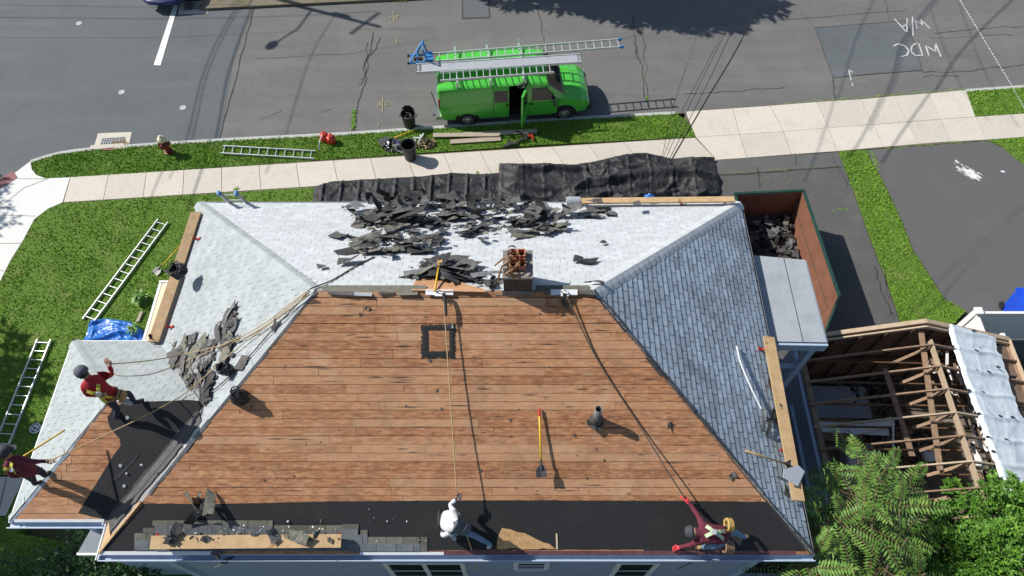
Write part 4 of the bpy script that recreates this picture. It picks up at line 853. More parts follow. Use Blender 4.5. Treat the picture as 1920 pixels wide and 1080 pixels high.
# aluminium walk plank
a,b=vw(-.5,-.2,2.36),vw(5.2,-.2,2.36); t=thing('walk_plank','ribbed aluminium walk plank lying between the two ladders on the van','plank',(a+b)/2)
mb=MB(); D=(b-a).normalized(); wv=V3((-D.y,D.x,0))
for i in range(8): mb.beam(a+wv*(-.166+.0475*i),b+wv*(-.166+.0475*i),.042,.04)
mb.build('deck_ribs',mt['alu'],t)
for s in (-1,1): MB().beam(a+wv*s*.21-D*.2,b+wv*s*.21+D*.12,.03,.1).build('side_rail',mt['alu'],t)
mb=MB()
for p in (a-D*.12,b+D*.08): mb.beam(p-wv*.23,p+wv*.23,.05,.04)
mb.build('end_bar',mt['alu_dull'],t)
ladder('aluminium extension ladder on the near side of the van roof',vw(.15,-.68,2.36),vw(4.25,-.62,2.36),vdir,.42,17,mt['alu'],rail=(.03,.08))
# ------------------------------------------------------------------ kerbside things
# storm drains
def drain(label,quad,grate,z):
    p=[G(u,v,z) for u,v in quad]; g=[G(u,v,z+.006) for u,v in grate]; c=sum(p,V3((0,0,0)))/4
    t=thing('storm_drain',label,'storm drain',(c.x,c.y,z-.02),'storm drains at the kerb')
    mb=MB(); q=p[::-1] if (p[1]-p[0]).cross(p[2]-p[1]).z<0 else p; mb.prism([x-V3((0,0,.05)) for x in q],(0,0,.055)); mb.build('apron',mt['conc'],t)
    mb=MB(); q=g[::-1] if (g[1]-g[0]).cross(g[2]-g[1]).z<0 else g; mb.poly(q); mb.build('pit',mt['dark'],t)
    mb=MB(); nx,ny=9,5
    for i in range(nx+1): a=g[0]+(g[1]-g[0])*i/nx; b=g[3]+(g[2]-g[3])*i/nx; mb.beam(a+V3((0,0,.01)),b+V3((0,0,.01)),.026,.016)
    for i in range(ny+1): a=g[0]+(g[3]-g[0])*i/ny; b=g[1]+(g[2]-g[1])*i/ny; mb.beam(a+V3((0,0,.011)),b+V3((0,0,.011)),.03,.02)
    mb.build('grate',mt['chrome'],t); return t
t=drain('concrete storm drain with grid and dead leaves at the near kerb',[(184,250),(247,247.5),(241,278),(174,281)],[(192,260),(234,257.5),(231,272.5),(187,275)],ZR+.012)
mb=MB(); rn=random.Random(1)
for k in range(50):
    p=G(225+rn.gauss(0,6),267+rn.gauss(0,2.5),ZR+.05+rn.uniform(0,.03)); e=V3((rn.uniform(-1,1),rn.uniform(-1,1),rn.uniform(-.3,.3)))*.06; g_=V3((-e.y,e.x,0)); mb.poly([p-e,p+g_*.5,p+e,p-g_*.5],r=rn.random())
tag(mb.build('dead_leaves',mt['drybr']),'brown dead leaves lying on the near storm drain grid','leaves',kind='stuff')
mb=MB(); mb.prism([x for x in [G(174,277.5,-.13),G(236,273.5,-.13),G(238,283,-.13),G(170,285,-.13)]][::-1],(0,0,.15)); mb.build('kerb_block',mt['conc'],t); mb=MB(); mb.prism([G(192,278,.022),G(213,276.5,.022),G(212,281,.022),G(192,282,.022)][::-1],(0,0,.004)); mb.build('name_plate',mt['brick_pad'],t)
drain('concrete storm drain with grid at the far kerb beside the white stop line',[(338,2),(396,3),(389,25),(334,27)],[(347,4),(386,3),(383,17.5),(345,19)],ZR+.012)
for u,v,l in ((148,44,'small round metal cover in the road, farthest up the street'),(228,173,'small round metal cover in the middle of the side street'),(343,202,'small round metal cover in the road nearest the hydrant')):
    p=G(u,v,ZR+.006); mb=MB(); mb.lathe(p,[(.13,0),(.125,.012),(.095,.012),(.085,.007),(.0,.007)],20,cap=False); o=mb.build('valve_cover',mt['kerb']); origin_fix(tag(o,l,'valve cover','valve covers in the road'))
# hydrant
p=G(317,285,0); t=thing('fire_hydrant','dark red fire hydrant with cream bonnet on the verge','fire hydrant',p)
mb=MB(); mb.lathe(p,[(.15,0),(.15,.04),(.11,.05),(.11,.12),(.14,.13),(.14,.16),(.10,.18),(.10,.58),(.15,.60),(.15,.64)],20); mb.build('barrel',mt['hyd_red'],t,smooth=False)
mb=MB(); mb.lathe(p+V3((0,0,.64)),[(.16,0),(.165,.04),(.14,.1),(.09,.16),(.04,.18),(.035,.23),(.0,.23)],20,cap=False); mb.build('bonnet',mt['cream'],t,smooth=True)
for ax,r_,l in (((1,.1,0),.06,.12),((-1,-.1,0),.06,.12),((-.1,-1,0),.085,.14)):
    mb=MB(); ax=V3(ax).normalized(); mb.lathe(p+V3((0,0,.46))+ax*.08,[(r_,0),(r_,l*.6),(r_*1.2,l*.6),(r_*1.2,l),(r_*.4,l),(r_*.4,l+.04)],14,axis=ax); mb.build('outlet_cap',mt['hyd_red'],t)
# petrol cans
def can(u,v,rz,label,spout):
    p=G(u,v,.02); t=thing('petrol_can',label,'petrol can',p,'red petrol cans on the verge'); mb=MB(); c,s=math.cos(rz),math.sin(rz)
    prof=[(.0,0),(.155,0),(.17,.03),(.17,.22),(.15,.27),(.09,.30),(.0,.30)]; mb.lathe(p,prof,18,cap=False); mb.build('can_body',mt['redp'],t,smooth=True)
    mb=MB(); mb.tube([p+V3((.0,.11,.25)),p+V3((.0,.10,.37)),p+V3((0,-.02,.40)),p+V3((0,-.1,.31))],.022,8); mb.build('handle',mt['redp'],t,smooth=True)
    mb=MB(); mb.lathe(p+V3((0,-.08,.29)),[(.035,0),(.035,.05)],12); mb.build('cap',mt['black_p'],t)
    if spout: mb=MB(); mb.tube([p+V3((0,-.09,.33)),p+V3((-.05,-.22,.36)),p+V3((-.1,-.4,.3)),p+V3((-.12,-.62,.1))],[.02,.022,.024,.026],8); mb.build('spout',mt['alu_dull'],t,smooth=True)
can(610,262,0,'smaller red petrol can with long grey spout by the kerb',True); can(622,266,.3,'rounder red petrol can without a spout by the kerb',False)
# bins
def bin_(u,v,z,label,tilt=0,hose=False):
    p=G(u,v,z); t=thing('round_bin',label,'bin',p,'black round bins by the kerb'); mb=MB(); n=26
    mb.lathe(p,[(.20,0),(.21,.02),(.235,.35),(.265,.70),(.285,.71),(.285,.74),(.262,.74),(.235,.40),(.195,.03),(.0,.03)],n,cap=False); mb.lathe(p,[(.2,0),(0,0)],n,cap=False); mb.build('bin_body',[mt['black_p']],t,smooth=False)
    for s in (-1,1): mb=MB(); mb.tube([p+V3((s*.27,-.07,.66)),p+V3((s*.33,-.05,.63)),p+V3((s*.34,0,.60)),p+V3((s*.33,.05,.63)),p+V3((s*.27,.07,.66))],.014,6); mb.build('handle',mt['black_p'],t)
    if hose:
        mb=MB(); mb.tube([p+V3((.12*math.cos(a),.12*math.sin(a)-.05,.55+.02*a)) for a in [i*.5 for i in range(18)]],.018,6); mb.build('hose_loop',mt['steel'],t,smooth=True)
    return t
bin_(769,239,ZR,'black round bin standing on the road at the kerb, holding a coil',hose=True); bin_(770,296,0,'black round bin standing on the verge edge by the pavement')
# folded black lid/scoop leaning in bin
mb=MB(); pp=G(769,239,ZR); mb.grid(7,4,lambda a,b: pp+V3((-.28+.56*b+(-.02),.26-.02*a,.70+.25*a*(1-(2*b-1)**2))),0); o=mb.build('bin_lid',mt['black_p']); origin_fix(tag(o,'black lid tucked upright into the bin on the road','lid'))
# shovel on the verge
def shovel(label,head,end,mat,headmat,wid=.26,ln=.3,name='shovel',zlift=0,hup=(0,0,1),cat='shovel',grip=None,group=None,notch=0):
    head,end=V3(head),V3(end); d=(end-head).normalized(); up=V3(hup); x=d.cross(up).normalized(); up=x.cross(d).normalized(); t=thing(name,label,cat,head-up*.02,group)
    mb=MB(); b=head+d*.18; mb.tube([b,b+(end-b)*.5,end],.019,8); mb.build('handle',mat,t,smooth=True)
    mb=MB(); n=7
    for i in range(n-1):
        f=lambda s,y: head+x*wid*s*(1-.25*max(0,y)/ln if y>0 else 1)+d*y*1. +up*(.03*abs(s)*2*.6)
        s0,s1=-.5+i/(n-1),-.5+(i+1)/(n-1)
        mb.poly([f(s0,-ln*.75),f(s1,-ln*.75),f(s1,ln*.1),f(s0,ln*.1)]); mb.poly([f(s0,ln*.1),f(s1,ln*.1),head+d*ln*.6+x*.03*(s1*2),head+d*ln*.6+x*.03*(s0*2)])
    mb.tube([head+d*ln*.1+up*.015,head+d*(ln*.6+.1)+up*.02],.022,8)
    mb.build('blade',headmat,t)
    if grip: MB().tube([end-d*.14,end],.023,8).build('grip',grip,t)
    return t
shovel('dark flat shovel with yellow handle lying on the verge behind the bins',G(724,264,.06),G(782,242,.08),mt['yellow'],mt['steel'],wid=.42,ln=.36)
shovel('yellow handled shingle fork lying on the lawn by the left planks',G(296,507,.06),G(338,460,.35),mt['yellow'],mt['steel'],wid=.3,ln=.2)
# pile of gear and brown heap
def clutter(name,label,cat,u,v,n,rad,hgt,mats,sz,seed,z=0,flat=.6,grp=None):
    rn=random.Random(seed); p=G(u,v,z); mb=MB()
    for k in range(n):
        a=rn.uniform(0,6.28); r_=rad*math.sqrt(rn.random()); c=p+V3((math.cos(a)*r_*1.2,math.sin(a)*r_*.8,.02+rn.random()*hgt*(1-r_/rad*.8))); e=V3((rn.uniform(-1,1),rn.uniform(-1,1),rn.uniform(-.5,.5))).normalized()*rn.uniform(.5,1)*sz; g_=e.cross(V3((rn.uniform(-1,1),rn.uniform(-1,1),1))).normalized()*sz*flat*rn.uniform(.4,1); q=e.cross(g_).normalized()*.012
        mb.add([c-e-g_*.6,c-e*.2-g_,c+e-g_*.3,c+e*.7+g_,c-e*.6+g_*.8]+[x+q for x in (c-e-g_*.6,c-e*.2-g_,c+e-g_*.3,c+e*.7+g_,c-e*.6+g_*.8)],[(4,3,2,1,0),(5,6,7,8,9),(0,1,6,5),(1,2,7,6),(2,3,8,7),(3,4,9,8),(4,0,5,9)],rn.randrange(len(mats)),rn.random())
    return origin_fix(tag(mb.build(name,mats),label,cat,grp))
clutter('gear_heap','heap of black and purple work gear on the verge beside the bin','work gear',742,276,70,.36,.26,[mt['strap'],mt['black_p'],mt['dgreen'],M('purple_cloth',(.09,.07,.2),rough=.8),mt['alu_dull']],.12,11)
clutter('leaf_heap','tan and brown heap of dry cuttings on the verge right of the bin','heap',800,271,150,.28,.24,[mt['drybr'],mt['drybr'],mt['crack']],.09,12)
# bent aluminium bracket pieces
t=thing('roof_jack','silver folded roof jack lying on the verge behind the bin','roof bracket',G(787,265,.02)); mb=MB()
for a,b in (((784,275),(789,252)),((792,253),(784,268)),((775,258),(788,259)),((778,261),(779,276)),((788,262),(794,250))): mb.beam(G(*a,.05),G(*b,.09),.05,.03)
mb.build('arm',mt['alu'],t)
# boards on the verge
def plank(label,a,b,w_,th,mat,name='wooden_plank',cat='plank',group=None,up=(0,0,1)):
    mb=MB(); mb.beam(a,b,w_,th,up); return origin_fix(tag(mb.build(name,mat),label,cat,group)) if False else _plank(mb,name,mat,label,cat,group,a,b)
def _plank(mb,name,mat,label,cat,group,a,b):
    o=mb.build(name,mat); return origin_fix(tag(o,label,cat,group))
plank('longest grey board on the verge, its right end in the van shadow',G(870,252,.06),G(1007,245.5,.06),.19,.035,mt['grey_wood'],group='grey boards on the verge')
plank('pale board on the verge, lying in full sun left of the others',G(812,253.5,.10),G(938,252,.11),.19,.035,mt['grey_wood'],group='grey boards on the verge')
plank('shortest grey board on the verge, nearest the pavement',G(844,266,.05),G(939,260,.06),.2,.035,mt['grey_wood'],group='grey boards on the verge')
# folded black and red roof bracket
t=thing('roof_jack','black and red folded roof jack lying on the verge by the boards','roof bracket',G(965,265,.02)); mb=MB()
for a,b in (((944,275),(968,268)),((960,271),(985,258)),((968,246),(984,254)),((953,262),(958,271)),((984,254),(988,262)),((947,272),(962,266)),((978,266),(990,252))): mb.beam(G(*a,.06),G(*b,.12),.07,.05)
mb.build('arm',mt['black_p'],t); mb=MB()
for a,b in (((989,250),(993,256)),((993,256),(999,254)),((996,252),(1000,262))): mb.beam(G(*a,.12),G(*b,.1),.05,.05)
mb.build('clamp',mt['redsteel'],t)
# round dial-like disc on the shaded lawn
p=G(66,803,.05); t=thing('round_target','round white landing disc with black cross on the shaded lawn','disc',p); mb=MB(); mb.lathe(p,[(.155,-.03),(.155,.01),(0,.01)],26,cap=False); mb.build('disc',mt['paper'],t); mb=MB(); mb.lathe(p,[(.13,.012),(.10,.013)],26,cap=False); mb.beam(p+V3((-.1,.04,.016)),p+V3((.1,-.04,.016)),.025,.006); mb.beam(p+V3((.04,.1,.016)),p+V3((-.04,-.1,.016)),.025,.006); mb.build('cross',mt['black_p'],t)
# tarps
def tarp(name,label,top,bot,z0,amp,mat,seed,nu=90,nv=26,fold=None,cat='tarp'):
    def ip(l,t):
        s=t*(len(l)-1); i=min(int(s),len(l)-2); f=s-i; return l[i][0]*(1-f)+l[i+1][0]*f, l[i][1]*(1-f)+l[i+1][1]*f
    def fn(a,b):
        u0,v0=ip(top,a);u1,v1=ip(bot,a); u=u0+(u1-u0)*b; v=v0+(v1-v0)*b; p=G(u,v,0)
        e=mnoise.noise(V3((p.x*.5,p.y*.7,seed))); e2=mnoise.noise(V3((p.x*1.3,p.y*1.5,seed+5)))
        r1=1-abs(mnoise.noise(V3((p.x*.42+e*.6,p.y*1.5+e2*.5,seed+3))))*3.2; r2=1-abs(mnoise.noise(V3((p.x*1.2+e,p.y*1.5-e,seed+9))))*5
        r3=1-abs(mnoise.noise(V3((p.x*2.6+e2*1.5,p.y*2.9+e,seed+13))))*6; r4=1-abs(mnoise.noise(V3((p.x*4.6-e2*2,p.y*5.2+e*2,seed+17))))*5
        h=z0+amp*(.6*max(0,r1)+.22*max(0,r2)+.35*(e+.5))+.034*max(0,r3)+.012*max(0,r4)
        if fold: h+=fold(p,a,b)
        ed=min(a,1-a,b,1-b)*12; h=.02+(h-.02)*min(1,.35+ed*.65)
        return p+V3((0,0,max(.015,h)))
    mb=MB(); mb.grid(nu,nv,fn); 
    o=mb.build(name,mat,smooth=True); return origin_fix(tag(o,label,cat,'black tarps behind the house' if 'black' in label else None))
tarp('tarp','black tarp with square creases, the left and smoother of the two',[(590,352),(620,342),(700,337),(800,331),(850,325),(900,328),(940,325)],[(582,420),(700,430),(800,430),(950,430)],.03,.10,mt['tarp'],2,230,54,fold=lambda p,a,b:.09*max(0,1-abs(((p.x*1.55)%1)-.5)*9)+.03*max(0,1-abs(((p.y*1.3)%1)-.5)*9))
tarp('tarp','black tarp deeply rumpled, the right one reaching the driveway',[(936,312),(1000,312),(1080,314),(1130,305),(1180,294),(1210,292),(1260,300),(1338,300)],[(930,430),(1100,430),(1250,420),(1348,364)],.05,.34,mt['tarp'],7,230,70,fold=lambda p,a,b:.22*max(0,math.sin(p.y*6.2+math.sin(p.x*.9)*1.2-p.x*.35))**2*(.45+.55*a)+.04*max(0,1-abs(((p.x*1.3)%1)-.5)*11))
tarp('tarp','bright blue tarp crumpled on the lawn behind the wing',[(172,601),(205,600),(248,606),(275,625)],[(150,665),(200,675),(250,675),(280,660)],.04,.22,mt['tarp_b'],5,70,50)
# old weathered stakes and plants by the bump roof
def weedplant(u,v,label,h,n,seed,name='garden_plant',mat='leafB',lw=.07):
    rn=random.Random(seed); p=G(u,v,0); mb=MB()
    for k in range(n):
        a=rn.uniform(0,6.28); r_=rn.uniform(0,.28)*h*2; c=p+V3((math.cos(a)*r_,math.sin(a)*r_,rn.uniform(.1,1)*h)); e=V3((math.cos(a),math.sin(a),rn.uniform(-.5,.4)))*lw*1.5; g_=V3((-e.y,e.x,0)).normalized()*lw*.6
        mb.poly([c-e*.8,c-g_,c+e,c+g_],r=rn.random())
    t=thing(name,label,'plant',p); mb.build('leaves',mt[mat],t); MB().tube([p,p+V3((.01,0,h*.9))],.012,5).build('stem',mt['stemA'],t)
weedplant(266,565,'light green leafy weed on the lawn by the white edged bump roof',.4,80,1); weedplant(255,622,'dark weed growing between blue tarp and bump roof',.35,90,3,mat='leafB',lw=.05)
for (a,b,l) in (((258,603),(266,584),'weathered grey wood offcut lying in the grass near the blue tarp'),((271,566),(275,556),'small weathered wood offcut beside the light green weed')): plank(l,G(*a,.04),G(*b,.06),.1,.05,mt['grey_wood'],name='wood_offcut',cat='wood offcut')
def spline(P,n=10):
    q=[]; P=[P[0]*2-P[1]]+list(P)+[P[-1]*2-P[-2]]
    for i in range(1,len(P)-2):
        for k in range(n):
            t=k/n; q.append(.5*((2*P[i])+(P[i+1]-P[i-1])*t+(2*P[i-1]-5*P[i]+4*P[i+1]-P[i+2])*t*t+(3*P[i]-P[i-1]-3*P[i+1]+P[i+2])*t**3))
    return q+[P[-2]]
# ------------------------------------------------------------------ planks and brackets on the roof
def mid(a,b): return (a+b)/2
plank('long weathered plank standing on the left eave, behind the black bag',on(PL,368,398,.12),on(PL,330,515,.12),.27,.04,mt['lum_old'],up=(-.15,0,1))
plank('weathered plank on the left eave along the plywood bump roof',on(PL,331,513,.16),on(PL,288,641,.16),.27,.04,mt['lum_old'],up=(-.15,0,1))
plank('pale new plank along the rear eave beside the rolled roofing',on(PB,1090,377,.16),on(PB,1377,374,.16),.17,.05,mt['lum'],up=(0,.1,1))
plank('pale plank on brackets along the right eave',on(PR,1441,632,.22),on(PR,1497,939,.22),.245,.045,mt['lum'],up=(.15,0,1))
plank('pale plank along the front eave covered with torn scraps',on(PF,283,1017,.22),on(PF,640,1014,.22),.24,.045,mt['lum'],up=(0,-.2,1))
def bracket(plane,u,v,ex,label,ey):
    n=plane[0]; p=on(plane,u,v,.03); ex=V3(ex).normalized(); t_=V3(ey); t_=(t_-n*t_.dot(n)).normalized(); t=thing('roof_bracket',label,'roof bracket',p,'red roof brackets under the planks')
    mb=MB(); mb.beam(p-t_*.05+n*.01,p+t_*.07+n*.005,.055,.018,n); mb.build('base',mt['redsteel'],t); mb=MB(); mb.beam(p-t_*.05+n*.02,p-t_*.06+n*.12,.04,.04,ex); mb.build('arm',mt['redsteel'],t)
for (P_,u,v,ex,ey,l) in ((PF,296,1006,(1,0,0),(0,1,.6),'red bracket at the left end of the front plank'),(PF,637,1005,(1,0,0),(0,1,.6),'red bracket at the right end of the front plank'),(PB,1278,383,(1,0,0),(0,-1,.6),'red bracket under the middle of the rear plank'),(PB,1357,379,(1,0,0),(0,-1,.6),'red bracket near the right end of the rear plank'),(PR,1426,655,(0,1,0),(-1,0,.6),'red bracket at the far end of the right plank'),(PR,1467,845,(0,1,0),(-1,0,.6),'red bracket near the pale sheet on the right plank'),(PL,372,448,(0,1,0),(1,0,.6),'red bracket on the left eave beyond the black bag'),(PL,322,613,(0,1,0),(1,0,.6),'red bracket on the left eave by the torn scraps')): bracket(P_,u,v,ex,l,ey)
# rolled roofing at the end of the rear plank
a=on(PB,1062,377,.13); b=on(PB,1088,377,.13); mb=MB(); mb.lathe(a,[(.11,0),(.115,.1),(.11,(b-a).length),(.06,(b-a).length),(.06,.02),(.11,0)],18,axis=(b-a),cap=False); origin_fix(tag(mb.build('roofing_roll',mt['roll']),'grey roll of roofing at the left end of the rear plank','roofing roll'))
# anchors and ropes
def anchor(u,v,label,w_=.52):
    p=V3((G(u,v,ZRG+.03).x,YM-.02,ZRG+.035)); t=thing('ridge_anchor',label,'ridge anchor',p,'ridge anchors'); mb=MB(); mb.frame(p+V3((-w_/2,-.08,-.02)),(w_,0,0),(0,.1,.03),(0,0,.012)); mb.frame(p+V3((-.08,-.12,0)),(.16,0,0),(0,.14,0),(0,0,.02)); mb.build('plate',mt['trim'],t); mb=MB(); mb.tube([p+V3((.05*math.cos(a),-.05,.05+.05*math.sin(a))) for a in [i*.6 for i in range(10)]],.012,6); mb.build('ring',mt['chrome'],t); return p
A1=anchor(824,548,'white ridge anchor plate left of the chimney below the yellow shovel'); A2=anchor(1058,556,'white ridge anchor plate right of the chimney',.5)
def cord(name,label,P,r,mat,cat='rope',group='safety ropes',sag=0,n=12):
    q=spline(P,8)
    mb=MB(); mb.tube(q,r,6); return origin_fix(tag(mb.build(name,mat,smooth=True),label,cat,group))
hand3=G(857,934,6.95); hand4=G(1286,937,6.85); hand1=G(203,683,8.5); hand2=G(93,864,7.5)
cord('rope',"tan rope from the left ridge anchor down to the white shirted man's hand",[A1+V3((.08,-.1,.06)),(A1+V3((.08,-.1,.06))).lerp(hand3,.5)-V3((0,0,.03)),hand3],.011,mt['rope'])
cord('lanyard','grey shock absorber strap hanging from the left ridge anchor',[A1+V3((.08,-.08,.06)),on(PF,835,570,.16),on(PF,836,592,.16)],.03,mt['strap'],cat='lanyard',group=None)
cord('rope',"dark rope from the right ridge anchor down to the outstretched red glove",[A2+V3((.02,-.08,.04)),on(PF,1120,674,.05),on(PF,1200,799,.07),on(PF,1255,889,.25),hand4],.014,mt['rope_d'])
cord('lanyard','short black strap hanging from the right ridge anchor',[A2+V3((.0,-.08,.05)),on(PF,1056,565,.09),on(PF,1063,580,.08)],.026,mt['strap'],cat='lanyard',group=None)
rl=rA+V3((-.1,0,.08)); wbr=on(PL,395,705,.12)
cord('rope',"upper tan rope from the left ridge end to the red shirted man's hand",[rl,on(PL,490,610,.08),on(PL,420,645,.12),on(PL,340,665,.3),G(280,676,8.0),hand1],.011,mt['rope'])
cord('rope','tan rope that bellies below the upper one to the red shirted man',[rl+V3((-.05,-.1,0)),on(PL,480,622,.08),on(PL,400,655,.1),on(PL,330,685,.3),G(280,702,8.0),G(230,705,8.2),G(214,702,8.25)],.010,mt['rope'])
cord('rope',"long tan rope crossing the felt to the maroon man at the far left",[rl+V3((0,-.12,0)),on(PL,500,612,.08),on(PL,455,645,.08),on(PL,400,692,.1),on(PL,350,735,.2),G(300,765,7.6),G(230,800,7.6),hand2],.011,mt['rope'])
cord('rope','dark rope lying over the torn scraps towards the black bags',[rl+V3((.0,-.05,0)),on(PL,505,625,.06),on(PL,470,665,.05),on(PL,420,715,.05),on(PL,370,755,.06),on(PL,352,775,.06)],.013,mt['rope_d'])
cord('rope','dark rope running over the pale rear slope from the heap to the left ridge end',[on(PB,700,482,.03),on(PB,665,500,.03),on(PB,625,524,.03),rl],.014,mt['rope_d'])
cord('rope','slack end of rope hanging over the front gutter by the white shirted man',[G(874,1000,6.4),on(PF,884,1030,.05),G(890,1050,5.5),G(892,1068,4.6),G(880,1075,4.2),G(872,1070,4.2)],.012,mt['rope'])
cord('rope','short dark rope hanging over the front gutter below the crawling man',[on(PF,1306,1020,.2),on(PF,1306,1038,.05),G(1304,1046,5.6),G(1294,1056,4.8),G(1272,1066,4.0)],.012,mt['rope_d'])
cord('rope',"yellow pole of the far left man's tool reaching over the wing shingles",[G(40,858,7.5),G(122,806,7.35)],.018,mt['yellow'],cat='tool pole',group=None)
bpy.context.scene.objects  # names stay plain
# tools on the deck
def sf(plane,u,v,off): return on(plane,u,v,off)
shovel('yellow tear-off shovel with red grip standing in the middle of the bare deck',sf(PF,1015,882,.20),sf(PF,1011,766,.07),mt['yellow'],mt['steel'],wid=.2,ln=.17,hup=PF[0],grip=mt['redp'])
shovel('yellow shovel standing against the ridge over the bare patch',sf(PB,824,492,.25),sf(PB,815,546,.05),mt['yellow'],mt['toolwood'],wid=.1,ln=.09,hup=PB[0])
shovel('wooden handled shovel on the right slope with its head on the plank',sf(PR,1482,873,.22),sf(PR,1398,845,.22),mt['toolwood'],mt['steel'],wid=.22,ln=.25,hup=PR[0])
# pale metal sheet beside it
skin('x',PR,[(1470,880),(1497,872),(1509,884),(1496,912),(1469,896)],.30,mt['trim'],.006); o=bpy.data.objects['x']; o.name='metal_sheet'; origin_fix(tag(o,'pale grey metal sheet lying across the right plank','metal sheet'))
cord('drip_strip','thin white curved strip of drip edge on the right slope',[sf(PR,1381,649,.05),sf(PR,1390,684,.08),sf(PR,1412,735,.10),sf(PR,1432,775,.09),sf(PR,1448,803,.06)],.017,mt['trim'],cat='metal strip',group=None)
cord('drip_strip','short white strip of drip edge under the scraps on the right slope',[sf(PR,1430,800,.06),sf(PR,1446,816,.04)],.014,mt['trim'],cat='metal strip',group=None)
# bags
def bag(label,plane,u,v,off,n,rad,seed,mats,col=None,z=None):
    rn=random.Random(seed); p=on(plane,u,v,off) if z is None else G(u,v,z); t=thing('tool_bag',label,'bag',p); mb=MB()
    pf=[(.0,0),(rad*.9,.0),(rad,.08),(rad*.85,.2),(rad*.7,.24),(rad*.6,.16),(0,.1)]; mb.lathe(p,pf,11,axis=plane[0],cap=False)
    mb.v=[tuple(V3(q)+V3((rn.uniform(-1,1),rn.uniform(-1,1),rn.uniform(-1,1)))*rad*.2) for q in mb.v]; mb.build('pouch',mats[0],t)
    mb=MB()
    for k in range(n):
        a=rn.uniform(0,6.28); c=p+plane[0]*rn.uniform(.08,.24); q=[]
        for i in range(9): b=a+i*.4; rr=rad*rn.uniform(.7,1.25); q.append(c+V3((math.cos(b)*rr,math.sin(b)*rr,rn.uniform(-.04,.07))))
        mb.tube(q,rn.uniform(.012,.022),5)
    mb.build('strap',mats[1],t,smooth=True)
bag('black harness and bag hanging on the left plank',PL,342,513,.36,9,.17,4,[mt['strap'],mt['black_p']]); bag('black bag with grey straps between torn scraps at the left hip',PL,432,697,.05,6,.11,5,[mt['strap'],mt['steel']])
bag('brown leather straps and belt draped over the chimney',PB,0,0,0,0,.1,5,[mt['leather'],mt['leather']],z=9) if False else None
pc=V3((.02,7.12,9.45)); t=thing('leather_belt','tangle of tan leather belts draped over the chimney flues','leather belt',pc)
rn=random.Random(6)
for (x,y,z,r_,tilt) in ((.0,7.36,9.50,.075,.4),(.0,7.26,9.52,.085,.3),(.03,7.17,9.53,.10,.2),(.05,7.06,9.50,.10,-.3),(.02,6.93,9.36,.075,-.7),(-.08,6.95,9.36,.07,-.5),(.05,6.9,9.30,.08,-.9)):
    mb=MB(); N=18; vs=[];fs=[]
    for i in range(N):
        a=2*math.pi*i/N; c=V3((x+r_*math.cos(a)*1.1,y+r_*math.sin(a)*math.cos(tilt),z+r_*math.sin(a)*math.sin(tilt)+rn.uniform(-.012,.012))); vs+=[c-V3((0,0,.02)),c+V3((.004,.003,.022))]
    for i in range(N): j=(i+1)%N; fs.append((2*i,2*j,2*j+1,2*i+1))
    mb.add(vs,fs); mb.build('belt_loop',mt['leather'],t)
for P_ in ([(.02,7.2,9.5),(-.15,7.22,9.45),(-.32,7.12,9.34)],[(-.02,7.15,9.5),(-.18,7.08,9.4),(-.24,7.0,9.2),(-.25,6.94,9.05)],[(.14,7.1,9.5),(.03,6.98,9.46),(-.12,6.92,9.38)]): MB().tube([V3(q) for q in P_],.018,6).build('strap_end',mt['leather'],t)
# ------------------------------------------------------------------ torn shingles
VAR=[]
def scrap_mesh(seed):
    rn=random.Random(seed); L=rn.choice([.3,.32,.45,.62,.62,.9,.92]); W=rn.choice([.15,.3,.3,.32]); nu=9;nv=3; mb=MB(); k=rn.random(); arch=rn.uniform(.02,.10)*L if k<.25 else 0; jag=[(rn.uniform(0,.09),rn.uniform(0,.09)) for _ in range(3)]; endc=rn.uniform(.05,.35)*L if .4<=k<.65 else 0; tw=rn.uniform(-.03,.03); cut=rn.choice([0,0,0,rn.uniform(.1,.4)]); c2=rn.choice([0,0,0,rn.uniform(.1,.35)]); sk=rn.uniform(-.06,.06)
    def fn(a,b):
        x=(a-.5)*L+(cut*L*b*(1-a) if cut else 0)-(c2*L*(1-b)*a if c2 else 0); y=(b-.5)*W+rn.uniform(-.006,.006)+sk*(a-.5)+(rn.uniform(0,.05) if (b==0 and rn.random()<.25) else 0)
        if a<.01: x+=jag[int(b*2)][0]*L*2
        if a>.99: x-=jag[int(b*2)][1]*L*2
        fl=(.035 if seed%2 else .012)*(mnoise.noise(V3((x*4,y*5,seed*3.1)))+.4)
        return V3((x,y,max(0,.012+fl+arch*(1-(2*a-1)**2)+endc*max(0,a-.45)**2*3.3+tw*(a-.5)*(b-.5)*4)))
    P=[[fn(i/(nu-1),j/(nv-1)) for j in range(nv)] for i in range(nu)]
    th=V3((0,0,.006)); mi=3 if seed in (7,19) else rn.choice([0,0,0,0,1,1,2])
    for i in range(nu-1):
        g=.014 if (i%3==0 and mi!=1) else 0
        for j in range(nv-1):
            q=[P[i][j]+V3((g,0,0))*(1 if j==0 else 0),P[i+1][j],P[i+1][j+1],P[i][j+1]]; mb.add([x-th for x in q]+q,[(3,2,1,0)],1,.5); mb.add(q,[(0,1,2,3)],mi,rn.random()*.5+.25*(seed%3))
    me=mb.build('torn_shingle',[mt['scrap'],mt['scrap_dk'],mt['scrap_gr'],mt['lead']]); d=me.data; bpy.data.objects.remove(me); return d
VAR=[scrap_mesh(s) for s in range(26)]; DARK=[i for i,m_ in enumerate(VAR) if all(p.material_index==1 for p in m_.polygons)] or [0]
def planerot(n,yaw,tx=0,ty=0):
    e=V3((0,0,1)).rotation_difference(n).to_matrix(); return (e@Matrix.Rotation(yaw,3,'Z')@Matrix.Rotation(tx,3,'X')@Matrix.Rotation(ty,3,'Y')).to_euler()
srn=random.Random(77)
